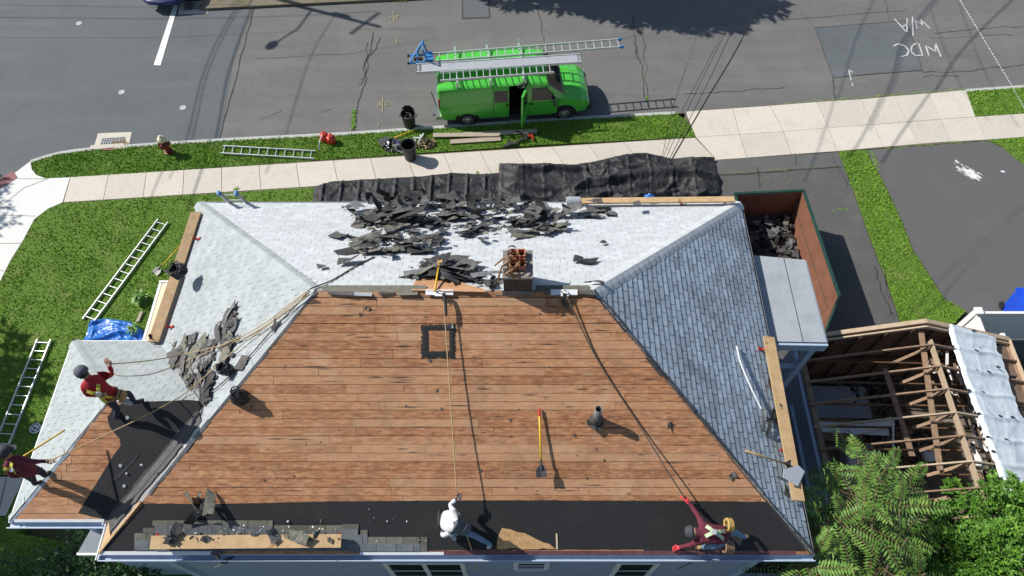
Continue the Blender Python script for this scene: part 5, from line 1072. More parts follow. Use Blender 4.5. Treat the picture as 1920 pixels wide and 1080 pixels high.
def scrap(plane,u,v,off,yaw,tx,ty,label,group,sc=1,var=None,name='torn_shingle'):
    o=bpy.data.objects.new(name,VAR[srn.randrange(len(VAR)) if var is None else var]); COL.objects.link(o); o.location=on(plane,u,v,off) if plane else V3((u,v,off)); o.rotation_euler=planerot(plane[0] if plane else V3((0,0,1)),yaw,tx,ty); o.scale=(sc,sc,1); return tag(o,label,'torn shingle',group)
def inpx(p,poly):
    return bool(in_poly(np.array([p[0]]),np.array([p[1]]),poly)[0])
def scatter(plane,poly,n,label,group,hmax,tilt,yaw0=0,yawr=3.14,sc=(.8,1.2),var=None):
    xs=[p[0] for p in poly];ys=[p[1] for p in poly]; k=0
    while k<n:
        u=srn.uniform(min(xs),max(xs));v=srn.uniform(min(ys),max(ys))
        if not inpx((u,v),poly): continue
        hh=hmax(u,v) if callable(hmax) else hmax
        scrap(plane,u,v,.03+srn.random()*hh,yaw0+srn.uniform(-yawr,yawr),srn.gauss(0,tilt),srn.gauss(0,tilt),label,group,srn.uniform(*sc),var=srn.choice(DARK) if var else None); k+=1
heapl='dark torn shingle in the big heap at the rear eave'
scatter(PB,[(642,385),(700,372),(780,366),(880,368),(960,374),(1060,378),(1085,395),(1050,408),(960,412),(900,410),(760,416),(680,420)],70,heapl,'torn shingles heaped at the rear eave',lambda u,v:.32 if v<400 else .1,.34,sc=(.7,1.2))
scatter(PB,[(650,372),(720,358),(800,350),(880,352),(900,372),(860,384),(760,386),(660,388)],24,'crumpled black torn shingle standing at the back of the heap over the eave','torn shingles spilling over the rear eave',.3,.7,var=(1,))
mid_l='flat lying torn shingle sliding down below the big heap'
scatter(PB,[(700,405),(880,405),(920,430),(905,455),(860,452),(800,470),(760,480),(690,478),(655,470),(690,440)],46,mid_l,'torn shingles below the heap',.08,.12,.5,.7,sc=(.65,1.15))
scatter(PB,[(960,405),(1060,400),(1060,432),(1000,446),(955,440)],18,'torn shingle in the patch between the big heap and the chimney','torn shingles above the chimney',.08,.18,.5,.8,sc=(.65,1.15))
scatter(PB,[(630,440),(690,440),(700,470),(660,470)],6,'torn shingle at the lower left tip of the heap','torn shingles at the tip of the heap',.04,.12)
scatter(PB,[(775,500),(830,480),(880,500),(925,510),(925,535),(890,538),(850,520),(780,525)],22,'torn shingle in the pile behind the ridge by the yellow shovel','torn shingles by the yellow shovel',.12,.2,0,.6)
scatter(PB,[(1090,395),(1160,388),(1150,402),(1095,408)],6,'torn shingle lying below the rear plank','torn shingles by the rear plank',.04,.12,0,.3)
for (u,v,y,l,vr) in ((1085,487,-.1,'larger torn shingle alone on the pale rear slope right of the chimney',4),(1102,490,-.15,'torn shingle lapped over the lone one right of the chimney',9),(1131,455,-.5,'small dark scrap above the lone pair on the rear slope',3),(604,500,.6,'small curled scrap near the left rear hip',7),(652,491,.1,'dark scrap under the heap beside the dark rope',11),(1112,531,0,'small grey scrap at the ridge right of the chimney',2),(1119,378,.4,'torn shingle standing up on the rear plank',5),(1193,382,.2,'dark scrap at the middle of the rear plank',8)): scrap(PB,u,v,.06 if v>400 else .25,y,.1,.1,l,None,.8 if 'small' not in l else .5,vr)
scatter(PL,[(318,640),(345,640),(372,640),(372,700),(340,760),(312,705),(330,660)],20,'torn shingle in the patch left of the ropes on the left slope','torn shingles on the left slope',.03,.05,1.2,.7)
scatter(PL,[(370,640),(425,645),(430,700),(395,745),(352,782),(340,730)],18,'torn shingle under the ropes beside the wing ridge','torn shingles under the ropes',.03,.05,1.1,.6)
scatter(PL,[(412,600),(430,585),(450,640),(440,655),(412,655)],8,'torn shingle of the tall patch on the left slope','torn shingles in the tall patch',.03,.05,1.4,.5)
for (u,v,y,l,vr) in ((280,647,.2,'two tab scrap at the end of the left plank',6),(428,590,.9,'topmost scrap of the tall patch on the left slope',14),(517,612,1.0,'scrap on the left slope close to the hip of bare deck',15),(455,680,1.2,'scrap on the left slope above the round black boot',16)): scrap(PL,u,v,.04,y,.06,.06,l,None,.8,vr)
scatter(PF,[(350,940),(390,915),(395,940),(400,975),(370,985),(340,965)],7,'torn shingle standing in the dark clump left on the felt','torn shingles on the felt',.14,.5,0,3,sc=(.4,.65))
scatter(PF,[(300,1000),(630,1000),(630,1012),(300,1012)],14,'torn shingle scrap lying on the front plank','torn shingles on the front plank',.26,.3,0,3,sc=(.35,.65))
for (u,v,z,y,l) in ((414,1031,6.1,.7,'torn shingle hanging over the front gutter'),(424,1050,5.85,.3,'dark torn shingle dangling below the front gutter')): o=scrap(None,G(u,v,z).x,G(u,v,z).y,z,y,.7,.2,l,None,.6)
scatter(PR,[(1425,770),(1462,775),(1460,800),(1430,808)],6,'torn shingle at the middle of the right plank','torn shingles by the right plank',.07,.2,1.5,.5,sc=(.5,.8))
for (u,v,y,l) in ((1443,722,.9,'dark scrap at the upper part of the right plank'),(1474,922,1.2,'dark scrap below the pale metal sheet')): scrap(PR,u,v,.07,y,.1,.2,l,None,.6)
# uncountable crumbs and fragments in and round the heaps
def crumbs(plane,poly,n,s0,s1,hm,mb,tilt=.5):
    xs=[p[0] for p in poly];ys=[p[1] for p in poly]; k=0; nn=plane[0]
    while k<n:
        u=srn.uniform(min(xs),max(xs));v=srn.uniform(min(ys),max(ys))
        if not inpx((u,v),poly): continue
        p=on(plane,u,v,.03+srn.random()*hm); ex=V3((srn.gauss(0,1),srn.gauss(0,1),0)); ex=(ex-nn*ex.dot(nn)+nn*srn.gauss(0,tilt)*.5).normalized(); ey=nn.cross(ex).normalized()+nn*srn.gauss(0,tilt)*.5; L=srn.uniform(s0,s1); W=L*srn.uniform(.35,.9)
        q=[p-ex*L-ey*W*srn.uniform(.4,1),p-ey*W*srn.uniform(.6,1.1)+ex*L*.2+nn*srn.uniform(0,.04),p+ex*L*srn.uniform(.6,1)-ey*W*.3,p+ex*L*.6+ey*W,p-ex*L*.5+ey*W*srn.uniform(.5,1)]
        mb.add(q,[(0,1,2,3,4)],srn.choice([0,0,1,1,2]),srn.random()); k+=1
mb=MB()
crumbs(PB,[(640,390),(700,372),(800,362),(960,374),(1085,392),(1050,412),(960,425),(900,440),(760,470),(655,470),(690,430)],280,.03,.15,.2,mb); crumbs(PB,[(770,500),(830,478),(930,510),(925,538),(850,522),(780,526)],70,.03,.12,.08,mb,.3); crumbs(PL,[(312,640),(345,635),(420,640),(430,600),(450,640),(430,680),(390,740),(352,775),(320,705)],90,.03,.14,.05,mb,.25); crumbs(PF,[(285,1000),(640,998),(640,1016),(285,1016)],60,.02,.09,.25,mb)
tag(mb.build('shingle_crumbs',[mt['scrap'],mt['scrap_dk'],mt['scrap_gr']]),'small torn shingle fragments filling the heaps','shingle crumbs',kind='stuff')
# small litter on the felt and deck
rn=random.Random(17)
for (u,v,l) in ((237,888,'white nail cap cloth in the middle of the wing felt'),(540,978,'white crumpled scrap above the left leftover shingles'),(265,872,'white scrap beside the valley strip'),(193,983,'white lump at the wing gutter corner')):
    p=on(PWF if u<240 else PF,u,v,.05); mb=MB(); mb.lathe(p,[(.0,-.02),(.018,-.01),(.022,.008),(.012,.018),(0,.02)],8,cap=False); mb.v=[tuple(V3(q)+V3((rn.uniform(-.008,.008),rn.uniform(-.008,.008),rn.uniform(-.006,.006)))) for q in mb.v]; origin_fix(tag(mb.build('paper_scrap',mt['paper']),l,'scrap'))
for (u,v,l) in ((226,873,'round pale cap nail left on the wing felt by the bright scrap'),(233,911,'round pale cap nail below the bright scrap on the felt'),(239,783,'round pale cap nail near the red shirted man'),(265,948,'round pale cap nail by the front felt edge')):
    p=on(PWF,u,v,.034); mb=MB(); mb.lathe(p,[(.035,-.005),(.035,.006),(0,.008)],12,axis=PWF[0],cap=False); origin_fix(tag(mb.build('cap_nail',mt['alu_dull']),l,'cap nail','cap nails on the felt'))
mb=MB()
for k in range(46):
    u,v=srn.choice([(srn.uniform(455,545),srn.uniform(985,1003)),(srn.uniform(560,640),srn.uniform(988,1003)),(srn.uniform(650,820),srn.uniform(945,1015)),(srn.uniform(330,520),srn.uniform(990,1005))]); p=on(PF,u,v,.06+srn.uniform(0,.15 if v>985 and u<640 else 0)); s=srn.uniform(.008,.03)*srn.choice([.6,1,1]); e=V3((srn.uniform(-1,1),srn.uniform(-1,1),srn.uniform(-.4,.4))).normalized()*s; g_=V3((-e.y,e.x,.3*s))*srn.uniform(.3,.9); mb.poly([p-e,p-g_*.7,p+e*.6,p+g_])
tag(mb.build('litter',mt['paper']),'bits of torn pale litter along the front plank and felt','litter',kind='stuff')
mb=MB()
for k in range(26):
    u,v=srn.uniform(470,1250),srn.uniform(570,920); 
    if v>560 and (u>1250-(920-v)*.3): continue
    p=on(PF,u,v,.028); s=srn.uniform(.012,.045); e=V3((srn.uniform(-1,1),srn.uniform(-1,1),0)).normalized()*s; e.z=e.y*k_; g_=V3((-e.y,e.x,e.x*k_))*srn.uniform(.4,.9); mb.poly([p-e,p-g_,p+e*.8,p+g_],r=srn.random())
tag(mb.build('deck_crumbs',mt['scrap']),'small dark crumbs of shingle scattered over the bare deck','crumbs',kind='stuff')
for (u,v,l) in ((1255,796,'grey slate-like flake on the deck near the right hip'),(688,577,'tiny pale metal cap on the deck near the left ridge end'),(1372,892,'pale flake by the dark crack at the right hip'),(845,612,'dark curled flap at the corner of the tar square')): scrap(PF,u,v,.03,.5,.1,.1,l,None,.3)
# ------------------------------------------------------------------ people
def person(label,J,cloth,seed=0,rad={}):
    Rd=dict(pelvis=.125,waist=.12,chest=.145,neck=.058,head=.098,top=.072,sh=.07,el=.05,wr=.036,hand=.042,hip=.088,kn=.062,an=.046,toe=.042); Rd.update(rad)
    P={k:(v if isinstance(v,V3) else G(*v)) for k,v in J.items()}
    P['waist']=P['pelvis']*.5+P['chest']*.5
    ed=[('pelvis','waist'),('waist','chest'),('chest','neck'),('neck','head'),('head','top')]
    for s in ('_l','_r'):
        ed+=[('chest','sh'+s),('sh'+s,'el'+s),('el'+s,'wr'+s),('wr'+s,'hand'+s),('pelvis','hip'+s),('hip'+s,'kn'+s),('kn'+s,'an'+s),('an'+s,'toe'+s)]
    names=list(P); idx={n:i for i,n in enumerate(names)}; verts=[P[n] for n in names]; rr=[Rd[n.split('_')[0]] for n in names]; edges=[(idx[a],idx[b]) for a,b in ed]; roots=[idx['pelvis']]
    bones=[(P[a],P[b],a,b,(Rd[a.split('_')[0]]+Rd[b.split('_')[0]])/2) for a,b in ed]
    for s in ('_l','_r'):      # five fingers, each its own little chain
        h=P['hand'+s]; d=(h-P['wr'+s]).normalized(); x=d.cross(V3((0,0,1))).normalized(); up=x.cross(d)
        for k,(off,ln) in enumerate(((-.033,.075),(-.011,.085),(.011,.082),(.033,.064),(.045,.05))):
            b0=h+x*off*.9+d*(.0 if k<4 else -.03); dd=(d+x*(off*4 if k==4 else off*2)-up*.25).normalized(); b1=b0+dd*(.03+ln*.5); b2=b1+(dd-up*.7).normalized()*ln*.6
            i0=len(verts); verts+=[b0,b1,b2]; rr+=[.012,.010,.008]; edges+=[(i0,i0+1),(i0+1,i0+2)]; roots.append(i0); bones.append((b0,b2,'hand'+s,'finger',.012))
    base=(P['an_l']+P['an_r'])/2; base.z=min(P['an_l'].z,P['an_r'].z)-.04
    me=bpy.data.meshes.new('skeleton'); me.from_pydata([tuple(v-base) for v in verts],[tuple(e) for e in edges],[]); o=bpy.data.objects.new('person',me); COL.objects.link(o); o.location=base
    o.modifiers.new('skin','SKIN'); sv=me.skin_vertices[0].data
    for i,r_ in enumerate(rr): sv[i].radius=(r_,r_)
    for i in roots: sv[i].use_root=True
    o.modifiers['skin'].use_smooth_shade=True; ss=o.modifiers.new('sub','SUBSURF'); ss.levels=2; ss.render_levels=2
    dg=bpy.context.evaluated_depsgraph_get(); nm=bpy.data.meshes.new_from_object(o.evaluated_get(dg)); o.modifiers.clear(); o.data=nm; nm.name='body'; bpy.data.meshes.remove(me)
    mats=cloth['mats']; nm.materials.clear()
    for m in mats: nm.materials.append(m)
    cls=cloth['map']; rn=random.Random(seed)
    for f in nm.polygons:
        c=f.center+base; best=None
        for (a,b,na,nb,r_) in bones:
            ab=b-a; t=max(0,min(1,(c-a).dot(ab)/max(1e-6,ab.length_squared))); dd=(c-(a+ab*t)).length/(r_+.02)
            if best is None or dd<best[0]: best=(dd,na,nb,t)
        _,na,nb,t=best; key=nb.split('_')[0] if nb!='finger' else 'hand'
        f.material_index=cls.get(key,0)
    # wrinkle the clothes a little
    for v in nm.vertices:
        q=v.co*14; v.co+=v.normal*(.013*mnoise.noise(q+V3((seed,0,0)))+.007*mnoise.noise(q*2.3))
    nm.update(); tag(o,label,'person')
    def part(mb,name,mat,smooth=True): return mb.build(name,mat,o,smooth)
    return o,P,part
def mcloth(name,c,c2,r=.85): return M(name,c,c2,sc=9,rough=r,bump=.3,bsc=30)
skin_m=M('skin',(.30,.16,.10),(.36,.2,.13),sc=5,rough=.55)
c_red=mcloth('red_shirt',(.30,.012,.02),(.42,.02,.03)); c_mar=mcloth('maroon_shirt',(.10,.014,.03),(.16,.025,.045)); c_wht=blotch(mcloth('white_shirt',(.58,.60,.63),(.72,.73,.75)),(.40,.41,.44),5,.52,.75,.6); c_navy=mcloth('navy_trousers',(.016,.02,.04),(.03,.035,.06)); c_jean=mcloth('blue_jeans',(.12,.2,.32),(.2,.3,.43)); c_dk=mcloth('black_boots',(.02,.02,.02),(.035,.033,.03)); c_tan=mcloth('tan_boots',(.27,.16,.07),(.36,.23,.11)); c_gry=mcloth('grey_cloth',(.07,.08,.095),(.14,.15,.17)); c_glv=mcloth('red_gloves',(.5,.03,.05),(.62,.06,.07)); c_cap=mcloth('dark_cap',(.03,.034,.042),(.06,.066,.078)); c_pgl=mcloth('pale_gloves',(.4,.42,.44),(.55,.56,.58))
c_har=mcloth('yellow_webbing',(.52,.46,.05),(.64,.58,.10)); c_gwb=mcloth('pale_green_webbing',(.40,.52,.30),(.5,.62,.4)); c_buc=mt['alu']
BM=dict(waist=0,chest=0,sh=0,el=0,wr=0,neck=0,head=2,top=2,hand=2,hip=1,kn=1,an=1,toe=3,pelvis=1)
def strapband(pts_,w_,part,name,mat,nrm):
    mb=MB(); n=len(pts_)
    for i in range(n-1):
        a,b=pts_[i],pts_[i+1]; d=(b-a).normalized(); s=d.cross(nrm).normalized()*w_/2; mb.add([a-s,b-s,b+s,a+s]+[x+nrm*.008 for x in (a-s,b-s,b+s,a+s)],[(4,5,6,7),(0,1,5,4),(1,2,6,5),(2,3,7,6),(3,0,4,7)])
    part(mb,name,mat,False)
def harness(P,part,mat,back,dist=.155):
    back=back.normalized(); L=P['sh_l'].lerp(P['chest'],.3)+back*.135; Rr_=P['sh_r'].lerp(P['chest'],.3)+back*.135; c=P['chest'].lerp(P['waist'],.45)+back*dist; hl=P['hip_l'].lerp(P['waist'],.25)+back*.13; hr=P['hip_r'].lerp(P['waist'],.25)+back*.13
    m1=lambda a,b:(a+b)/2+back*.03
    strapband([L,m1(L,c),c,m1(c,hr),hr],.065,part,'harness_strap',mat,back); strapband([Rr_,m1(Rr_,c),c+back*.01,m1(c,hl)+back*.01,hl],.065,part,'harness_strap',mat,back)
    mb=MB(); mb.lathe(c+back*.02,[(.05,0),(.05,.02),(.02,.022)],10,axis=back); part(mb,'back_ring',c_buc,False)
def cap(P,part,mat,brim=None,r=.112,name='cap',grow=1.0):
    ax=(P['top']-P['head']).normalized(); c=P['head']+ax*.0; mb=MB(); mb.lathe(c,[(r*1.02,-.005),(r*1.03,.03),(r*.95,.075),(r*.7,.115),(r*.3,.135),(0,.138)],18,axis=ax,cap=False); co=part(mb,name,mat)
    if brim is not None:
        b=(brim-ax*brim.dot(ax)).normalized(); s=ax.cross(b); mb=MB(); q=[c+ax*.01+b*(r*.8)+s*r*.85,c+ax*.005+b*(r*1.7)+s*r*.45,c+ax*.005+b*(r*1.7)-s*r*.45,c+ax*.01+b*(r*.8)-s*r*.85]; mb.prism([x-ax*.006 for x in q],ax*.012); mb.build('brim',mat,o_cap) if False else part(mb,'cap_brim',mat,False)
def face(P,part,fwd):
    ax=(P['top']-P['head']).normalized(); f=(fwd-ax*fwd.dot(ax)).normalized(); s=ax.cross(f); c=P['head']
    mb=MB(); mb.lathe(c+f*.088-ax*.01,[(.016,0),(.012,.025),(0,.03)],8,axis=f,cap=False); part(mb,'nose',skin_m)
    for k in (-1,1):
        mb=MB(); mb.lathe(c+f*.082+s*k*.034+ax*.025,[(.013,0),(.009,.009),(0,.011)],8,axis=f,cap=False); part(mb,'eye',mt['black_p']); mb=MB(); mb.lathe(c+s*k*.09,[(.028,0),(.024,.014),(.0,.016)],8,axis=s*k,cap=False); part(mb,'ear',skin_m)
    mb=MB(); mb.beam(c+f*.088-ax*.05-s*.025,c+f*.088-ax*.05+s*.025,.012,.01,ax); part(mb,'mouth',c_mar,False)
def hair(P,part,back,mat):
    ax=(P['top']-P['head']).normalized(); b=(back-ax*back.dot(ax)).normalized(); mb=MB(); mb.lathe(P['head']+b*.03-ax*.06,[(.04,-.02),(.088,.01),(.1,.06),(.09,.1),(0,.14)],14,axis=ax,cap=False); part(mb,'hair',mat)
blackhair=M('black_hair',(.012,.01,.009),(.03,.025,.02),sc=30,rough=.7)
# man in red standing on the wing ridge, seen from behind
fL=on(PWF,221,785,.045); fR=on(PWB,254,757,.045)
o,P,part=person('man in red shirt and yellow harness standing on the wing ridge',dict(pelvis=(209,742,8.05),chest=(179,722,8.42),neck=(166,709,8.60),head=(154,698,8.75),top=(147,692,8.84),sh_l=(157,725,8.45),el_l=(163,740,8.22),wr_l=(182,741,8.28),hand_l=(189,739,8.33),sh_r=(188,706,8.45),el_r=(212,702,8.32),wr_r=(206,688,8.46),hand_r=(203,683,8.5),hip_l=(204,752,7.98),hip_r=(219,739,7.98),kn_l=(219,765,7.55),kn_r=(243,738,7.72),an_l=fL+V3((0,-.02,.05)),an_r=fR+V3((0,0,.05)),toe_l=fL+V3((.03,.16,.03)),toe_r=fR+V3((.12,.1,-.05))),dict(mats=[c_red,c_navy,skin_m,c_dk],map=BM),1)
bk=V3((.35,-.8,.35)); harness(P,part,c_har,bk); cap(P,part,mt['alu_dull'] if False else c_gry,brim=V3((-.6,.5,0)),r=.116); hair(P,part,bk,blackhair); face(P,part,-bk)
mb=MB(); pv=P['pelvis']; mb.tube([pv+V3((math.cos(a)*.16,math.sin(a)*.15,.07)) for a in [i*.52 for i in range(13)]],.022,6); part(mb,'belt',c_tan); mb=MB(); mb.box(P['hip_r']+V3((.08,-.02,-.02)),(.1,.16,.2)); part(mb,'tool_pouch',c_tan,False)
# pouch hanging between the legs, held in the hand
mb=MB(); mb.beam(G(222,748,7.75),G(247,756,7.5),.1,.06); part(mb,'knee_cloth',c_pgl,False)
# man in maroon on the far left
fR=on(PWF,86,894,.045); fL=on(PWF,68,909,.045)
o,P,part=person('man in maroon shirt and yellow harness at the far left edge',dict(pelvis=(59,886,7.12),chest=(33,869,7.55),neck=(17,859,7.74),head=(9,847,7.90),top=(4,841,7.99),sh_r=(37,859,7.66),el_r=(64,866,7.52),wr_r=(86,865,7.5),hand_r=(93,864,7.5),sh_l=(14,875,7.55),el_l=(22,892,7.28),wr_l=(40,893,7.15),hand_l=(46,891,7.12),hip_r=(66,881,7.05),hip_l=(54,892,7.05),kn_r=(79,885,6.86),kn_l=(62,898,6.78),an_r=fR+V3((0,0,.05)),an_l=fL+V3((0,0,.05)),toe_r=fR+V3((.1,.1,.05)),toe_l=fL+V3((.12,.06,.04))),dict(mats=[c_mar,c_navy,skin_m,c_dk],map=BM),2)
bk=V3((-.25,-.6,.75)); harness(P,part,c_har,bk); cap(P,part,c_cap,brim=V3((.7,.5,0)),r=.112); hair(P,part,V3((-.3,-.7,0)),blackhair); face(P,part,V3((.4,.8,0)))
# man in white bent over at the front eave
f1=on(PF,921,1022,.045); f2=on(PF,846,1004,.045)
o,P,part=person('man in white shirt and grey hood bent over at the front eave',dict(pelvis=(826,974,6.72),chest=(846,979,6.98),neck=(858,985,7.0),head=(869,990,6.98),top=(878,995,6.94),sh_l=(852,962,6.95),el_l=(844,947,6.88),wr_l=(853,938,6.93),hand_l=(857,934,6.95),sh_r=(846,997,6.85),el_r=(832,1004,6.62),wr_r=(829,1001,6.45),hand_r=(830,997,6.4),hip_l=(832,966,6.62),hip_r=(834,985,6.62),kn_l=(858,1000,6.55),kn_r=(882,1001,6.56),an_r=f1+V3((0,0,.05)),an_l=f2+V3((0,0,.05)),toe_r=f1+V3((-.08,-.06,.0)),toe_l=f2+V3((.1,-.08,-.02))),dict(mats=[c_wht,c_jean,skin_m,c_pgl,c_gry],map={**BM,'hand':4,'neck':4,'head':4,'top':4}),3,rad=dict(waist=.165,chest=.175,pelvis=.165))
cap(P,part,c_gry,r=.125,name='hood'); ax=(P['top']-P['head']).normalized()
mb=MB(); mb.lathe(P['head']-ax*.16,[(.21,-.04),(.2,.02),(.16,.08),(.13,.15)],16,axis=ax,cap=False); mb.v=[tuple(V3(q)+V3((srn.uniform(-.015,.015),srn.uniform(-.015,.015),srn.uniform(-.015,.015)))) for q in mb.v]; part(mb,'neck_cloth',c_gry); face(P,part,V3((.5,-.6,-.6)))
mb=MB(); pv=P['pelvis']; mb.tube([pv+V3((-.02,math.cos(a)*.18,math.sin(a)*.17)) for a in [i*.52 for i in range(13)]],.024,6); part(mb,'belt',mt['strap'])
# man in maroon crawling at the right end of the front eave
fl=on(PF,1318,1027,.045); fr=on(PF,1394,1008,.045)
o,P,part=person('man in maroon shirt and pale green harness crawling on the felt',dict(pelvis=(1361,1005,6.72),chest=(1326,998,6.86),neck=(1309,997,6.84),head=(1298,997,6.84),top=(1289,997,6.82),sh_r=(1318,984,6.84),el_r=(1308,965,6.84),wr_r=(1292,943,6.85),hand_r=(1286,937,6.85),sh_l=(1316,1011,6.76),el_l=(1297,1021,6.5),wr_l=(1276,1026,6.26),hand_l=(1268,1028,6.2),hip_r=(1364,996,6.62),hip_l=(1358,1017,6.62),kn_l=(1333,1024,6.58),kn_r=(1382,1000,6.42),an_l=fl+V3((0,0,.05)),an_r=fr+V3((0,0,.05)),toe_l=fl+V3((-.14,0,.0)),toe_r=fr+V3((.1,.05,.05))),dict(mats=[c_mar,c_jean,skin_m,c_tan,c_glv],map={**BM,'hand':4}),4,rad=dict(waist=.145,chest=.16,pelvis=.145))
bk=V3((.0,-.1,1)); harness(P,part,c_gwb,bk,.165); cap(P,part,c_cap,r=.114); face(P,part,V3((-.3,0,-1)))
for (u,v,z,n_) in ((1369,984,6.78,4),(1364,1024,6.62,6)):
    mb=MB(); p=G(u,v,z)
    for k in range(n_): mb.tube([p+V3((.03*k-.06+.02*math.sin(a),.11*math.cos(a),.09*math.sin(a)-.015*k)) for a in [i*.5 for i in range(13)]],.022,6)
    part(mb,'tool_pouch',M('pouch_leather',(.45,.27,.06) if v<1000 else (.13,.07,.04),(.55,.38,.12) if v<1000 else (.3,.2,.12),sc=9,rough=.6))
# ------------------------------------------------------------------ dumpster
zt=1.7; RB,RF=G(1507,357,zt),G(1574,556,zt); LB=G(1380,362,zt); 
ey=(RB-RF).normalized(); ex=V3((ey.y,-ey.x,0)); Ld=(RB-RF).length; Wd=2.3; dc=RF-ex*Wd/2+ey*Ld/2
zg=.02; t=thing('dumpster','large open dumpster, dark green outside and rusty inside, on the driveway','dumpster',(dc.x,dc.y,zg))
def wallp(a,b,z0,z1,th,inn,name,par=t):
    a,b=V3(a),V3(b); d=b-a; n=inn.normalized(); mb=MB()
    A=[V3((a.x,a.y,z0)),V3((b.x,b.y,z0)),V3((b.x,b.y,z1)),V3((a.x,a.y,z1))]; I=[p+n*th for p in A]
    mb.poly(A); mb.poly(A[::-1] if False else I[::-1],1); mb.add([A[2],A[3],I[3],I[2]],[(0,1,2,3)],0); mb.add([A[0],A[1],I[1],I[0]],[(0,1,2,3)]); mb.add([A[1],A[2],I[2],I[1]],[(0,1,2,3)]); mb.add([A[0],A[3],I[3],I[0]],[(0,1,2,3)]); return mb.build(name,[mt['dgreen'],mt['rust']],par)
LBk=RB-ex*Wd; LFk=RF-ex*Wd
wallp(RB,RF,.2,zt,.06,-ex,'side_panel'); wallp(LFk,LBk,.2,zt,.06,ex,'side_panel'); wallp(LBk,RB,.2,zt,.06,-ey,'end_panel')
dl=G(1546,628,zt)-RF; dl.z=0; dl=dl.normalized(); wallp(RF-ey*.02,RF-ey*.02+dl*1.35,.25,zt,.06,V3((dl.y,-dl.x,0)),'gate')
mb=MB(); 
for a,b in ((RB,RF),(LBk,LFk),(LBk,RB)): mb.beam(V3((a.x,a.y,zt-.02)),V3((b.x,b.y,zt-.02)),.08,.09)
for k in range(8): p=RB+(RF-RB)*((k+.5)/8); mb.beam(V3((p.x,p.y,.2))+ex*.04,V3((p.x,p.y,zt-.05))+ex*.04,.08,.07,ex)
mb.build('rim_and_ribs',mt['dgreen'],t)
mb=MB(); mb.prism([V3((p.x,p.y,.14)) for p in (LFk,RF,RB,LBk)],(0,0,.08)); mb.build('floor',mt['dfloor'],t)
mb=MB(); mb.beam(V3((RB.x,RB.y,.95))-ex*.065,V3((RF.x,RF.y,.95))-ex*.065,.01,.02); mb.build('panel_seam',mt['crack'],t)
for k in range(28):
    a,b=srn.random(),srn.random(); p=LBk+ex*(.25+a*(Wd-.5))+ey*(-.25-b*1.9); hgt=.3+.55*max(0,1-b*.9)*srn.random(); scrap(None,p.x,p.y,hgt,srn.uniform(0,6),srn.gauss(0,.35),srn.gauss(0,.35),'torn shingle thrown into the rear end of the dumpster','torn shingles in the dumpster',srn.uniform(.45,.8))
mb=MB()
for k in range(260):
    a,b=srn.random(),srn.random()**1.2; p=LBk+ex*(.1+a*(Wd-.25))+ey*(-.12-b*2.1); p=V3((p.x,p.y,.24+.5*max(0,1-b)*srn.random())); u_=V3((srn.gauss(0,1),srn.gauss(0,1),srn.gauss(0,.4))).normalized()*srn.uniform(.05,.2); w_=u_.cross(V3((srn.gauss(0,.4),srn.gauss(0,.4),1))).normalized()*srn.uniform(.04,.13); mb.add([p-u_-w_,p+u_-w_*.6,p+u_*.8+w_,p-u_*.7+w_*.8],[(0,1,2,3)],srn.choice([0,1,1]),srn.random())
tag(mb.build('shingle_rubble',[mt['scrap'],mt['scrap_dk']]),'dark heap of shingle rubble at the far end of the dumpster','shingle rubble',kind='stuff')
for (dx,dy,l) in ((-.35,.5,'crumpled pale wrapper by the dumpster gate'),): 
    p=RF+ex*dx+ey*dy; mb=MB(); mb.lathe((p.x,p.y,.23),[(.0,0),(.14,.02),(.18,.08),(.08,.2),(0,.22)],9,cap=False); mb.v=[tuple(V3(q)+V3((srn.uniform(-.04,.04),srn.uniform(-.04,.04),srn.uniform(-.02,.02)))) for q in mb.v]; origin_fix(tag(mb.build('wrapper',mt['paper']),l,'wrapper'))
# ------------------------------------------------------------------ garage with stripped roof
gx0,gx1,gxr=8.0,13.75,11.02; ge,gr=2.4,3.4; gy1,gy0=9.1,1.0
g=thing('garage','low garage with its roof stripped to open rafters at the right','garage',(10.8,5,0))
mb=MB(); mb.frame((gx0,gy0,.02),(gx1-gx0,0,0),(0,gy1-gy0,0),(0,0,.08)); mb.build('floor',mt['floor_dirt'],g)
def gw(a,b,h,name,mats):
    a,b=V3(a),V3(b); d=(b-a).normalized(); n=V3((d.y,-d.x,0)); mb=MB(); mb.beam(a+V3((0,0,h/2)),b+V3((0,0,h/2)),.1,h); o=mb.build(name,mats,g); return o
gw((gx0,gy0,0),(gx0,gy1,0),ge-.05,'wall',mt['siding']); gw((gx1,gy0,0),(gx1,gy1,0),ge-.05,'wall',mt['vinyl'])
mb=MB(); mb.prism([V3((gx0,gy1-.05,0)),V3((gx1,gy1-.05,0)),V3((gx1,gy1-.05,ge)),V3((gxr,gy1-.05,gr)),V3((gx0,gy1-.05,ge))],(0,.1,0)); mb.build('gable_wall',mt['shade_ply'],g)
for x in (gx0,gx1): MB().beam((x,gy0,ge-.02),(x,gy1,ge-.02),.14,.06).build('top_plate',mt['frame'],g)
mb=MB(); mb.beam((gx0-.2,gy0,ge-.02),(gx0-.2,gy1-.9,ge-.02),.07,.08); mb.build('garage_gutter',mt['siding'],g)
ys=[8.98,8.45,7.83,7.2,6.57,5.97,5.33,4.7,4.05,3.4,2.75,2.1]
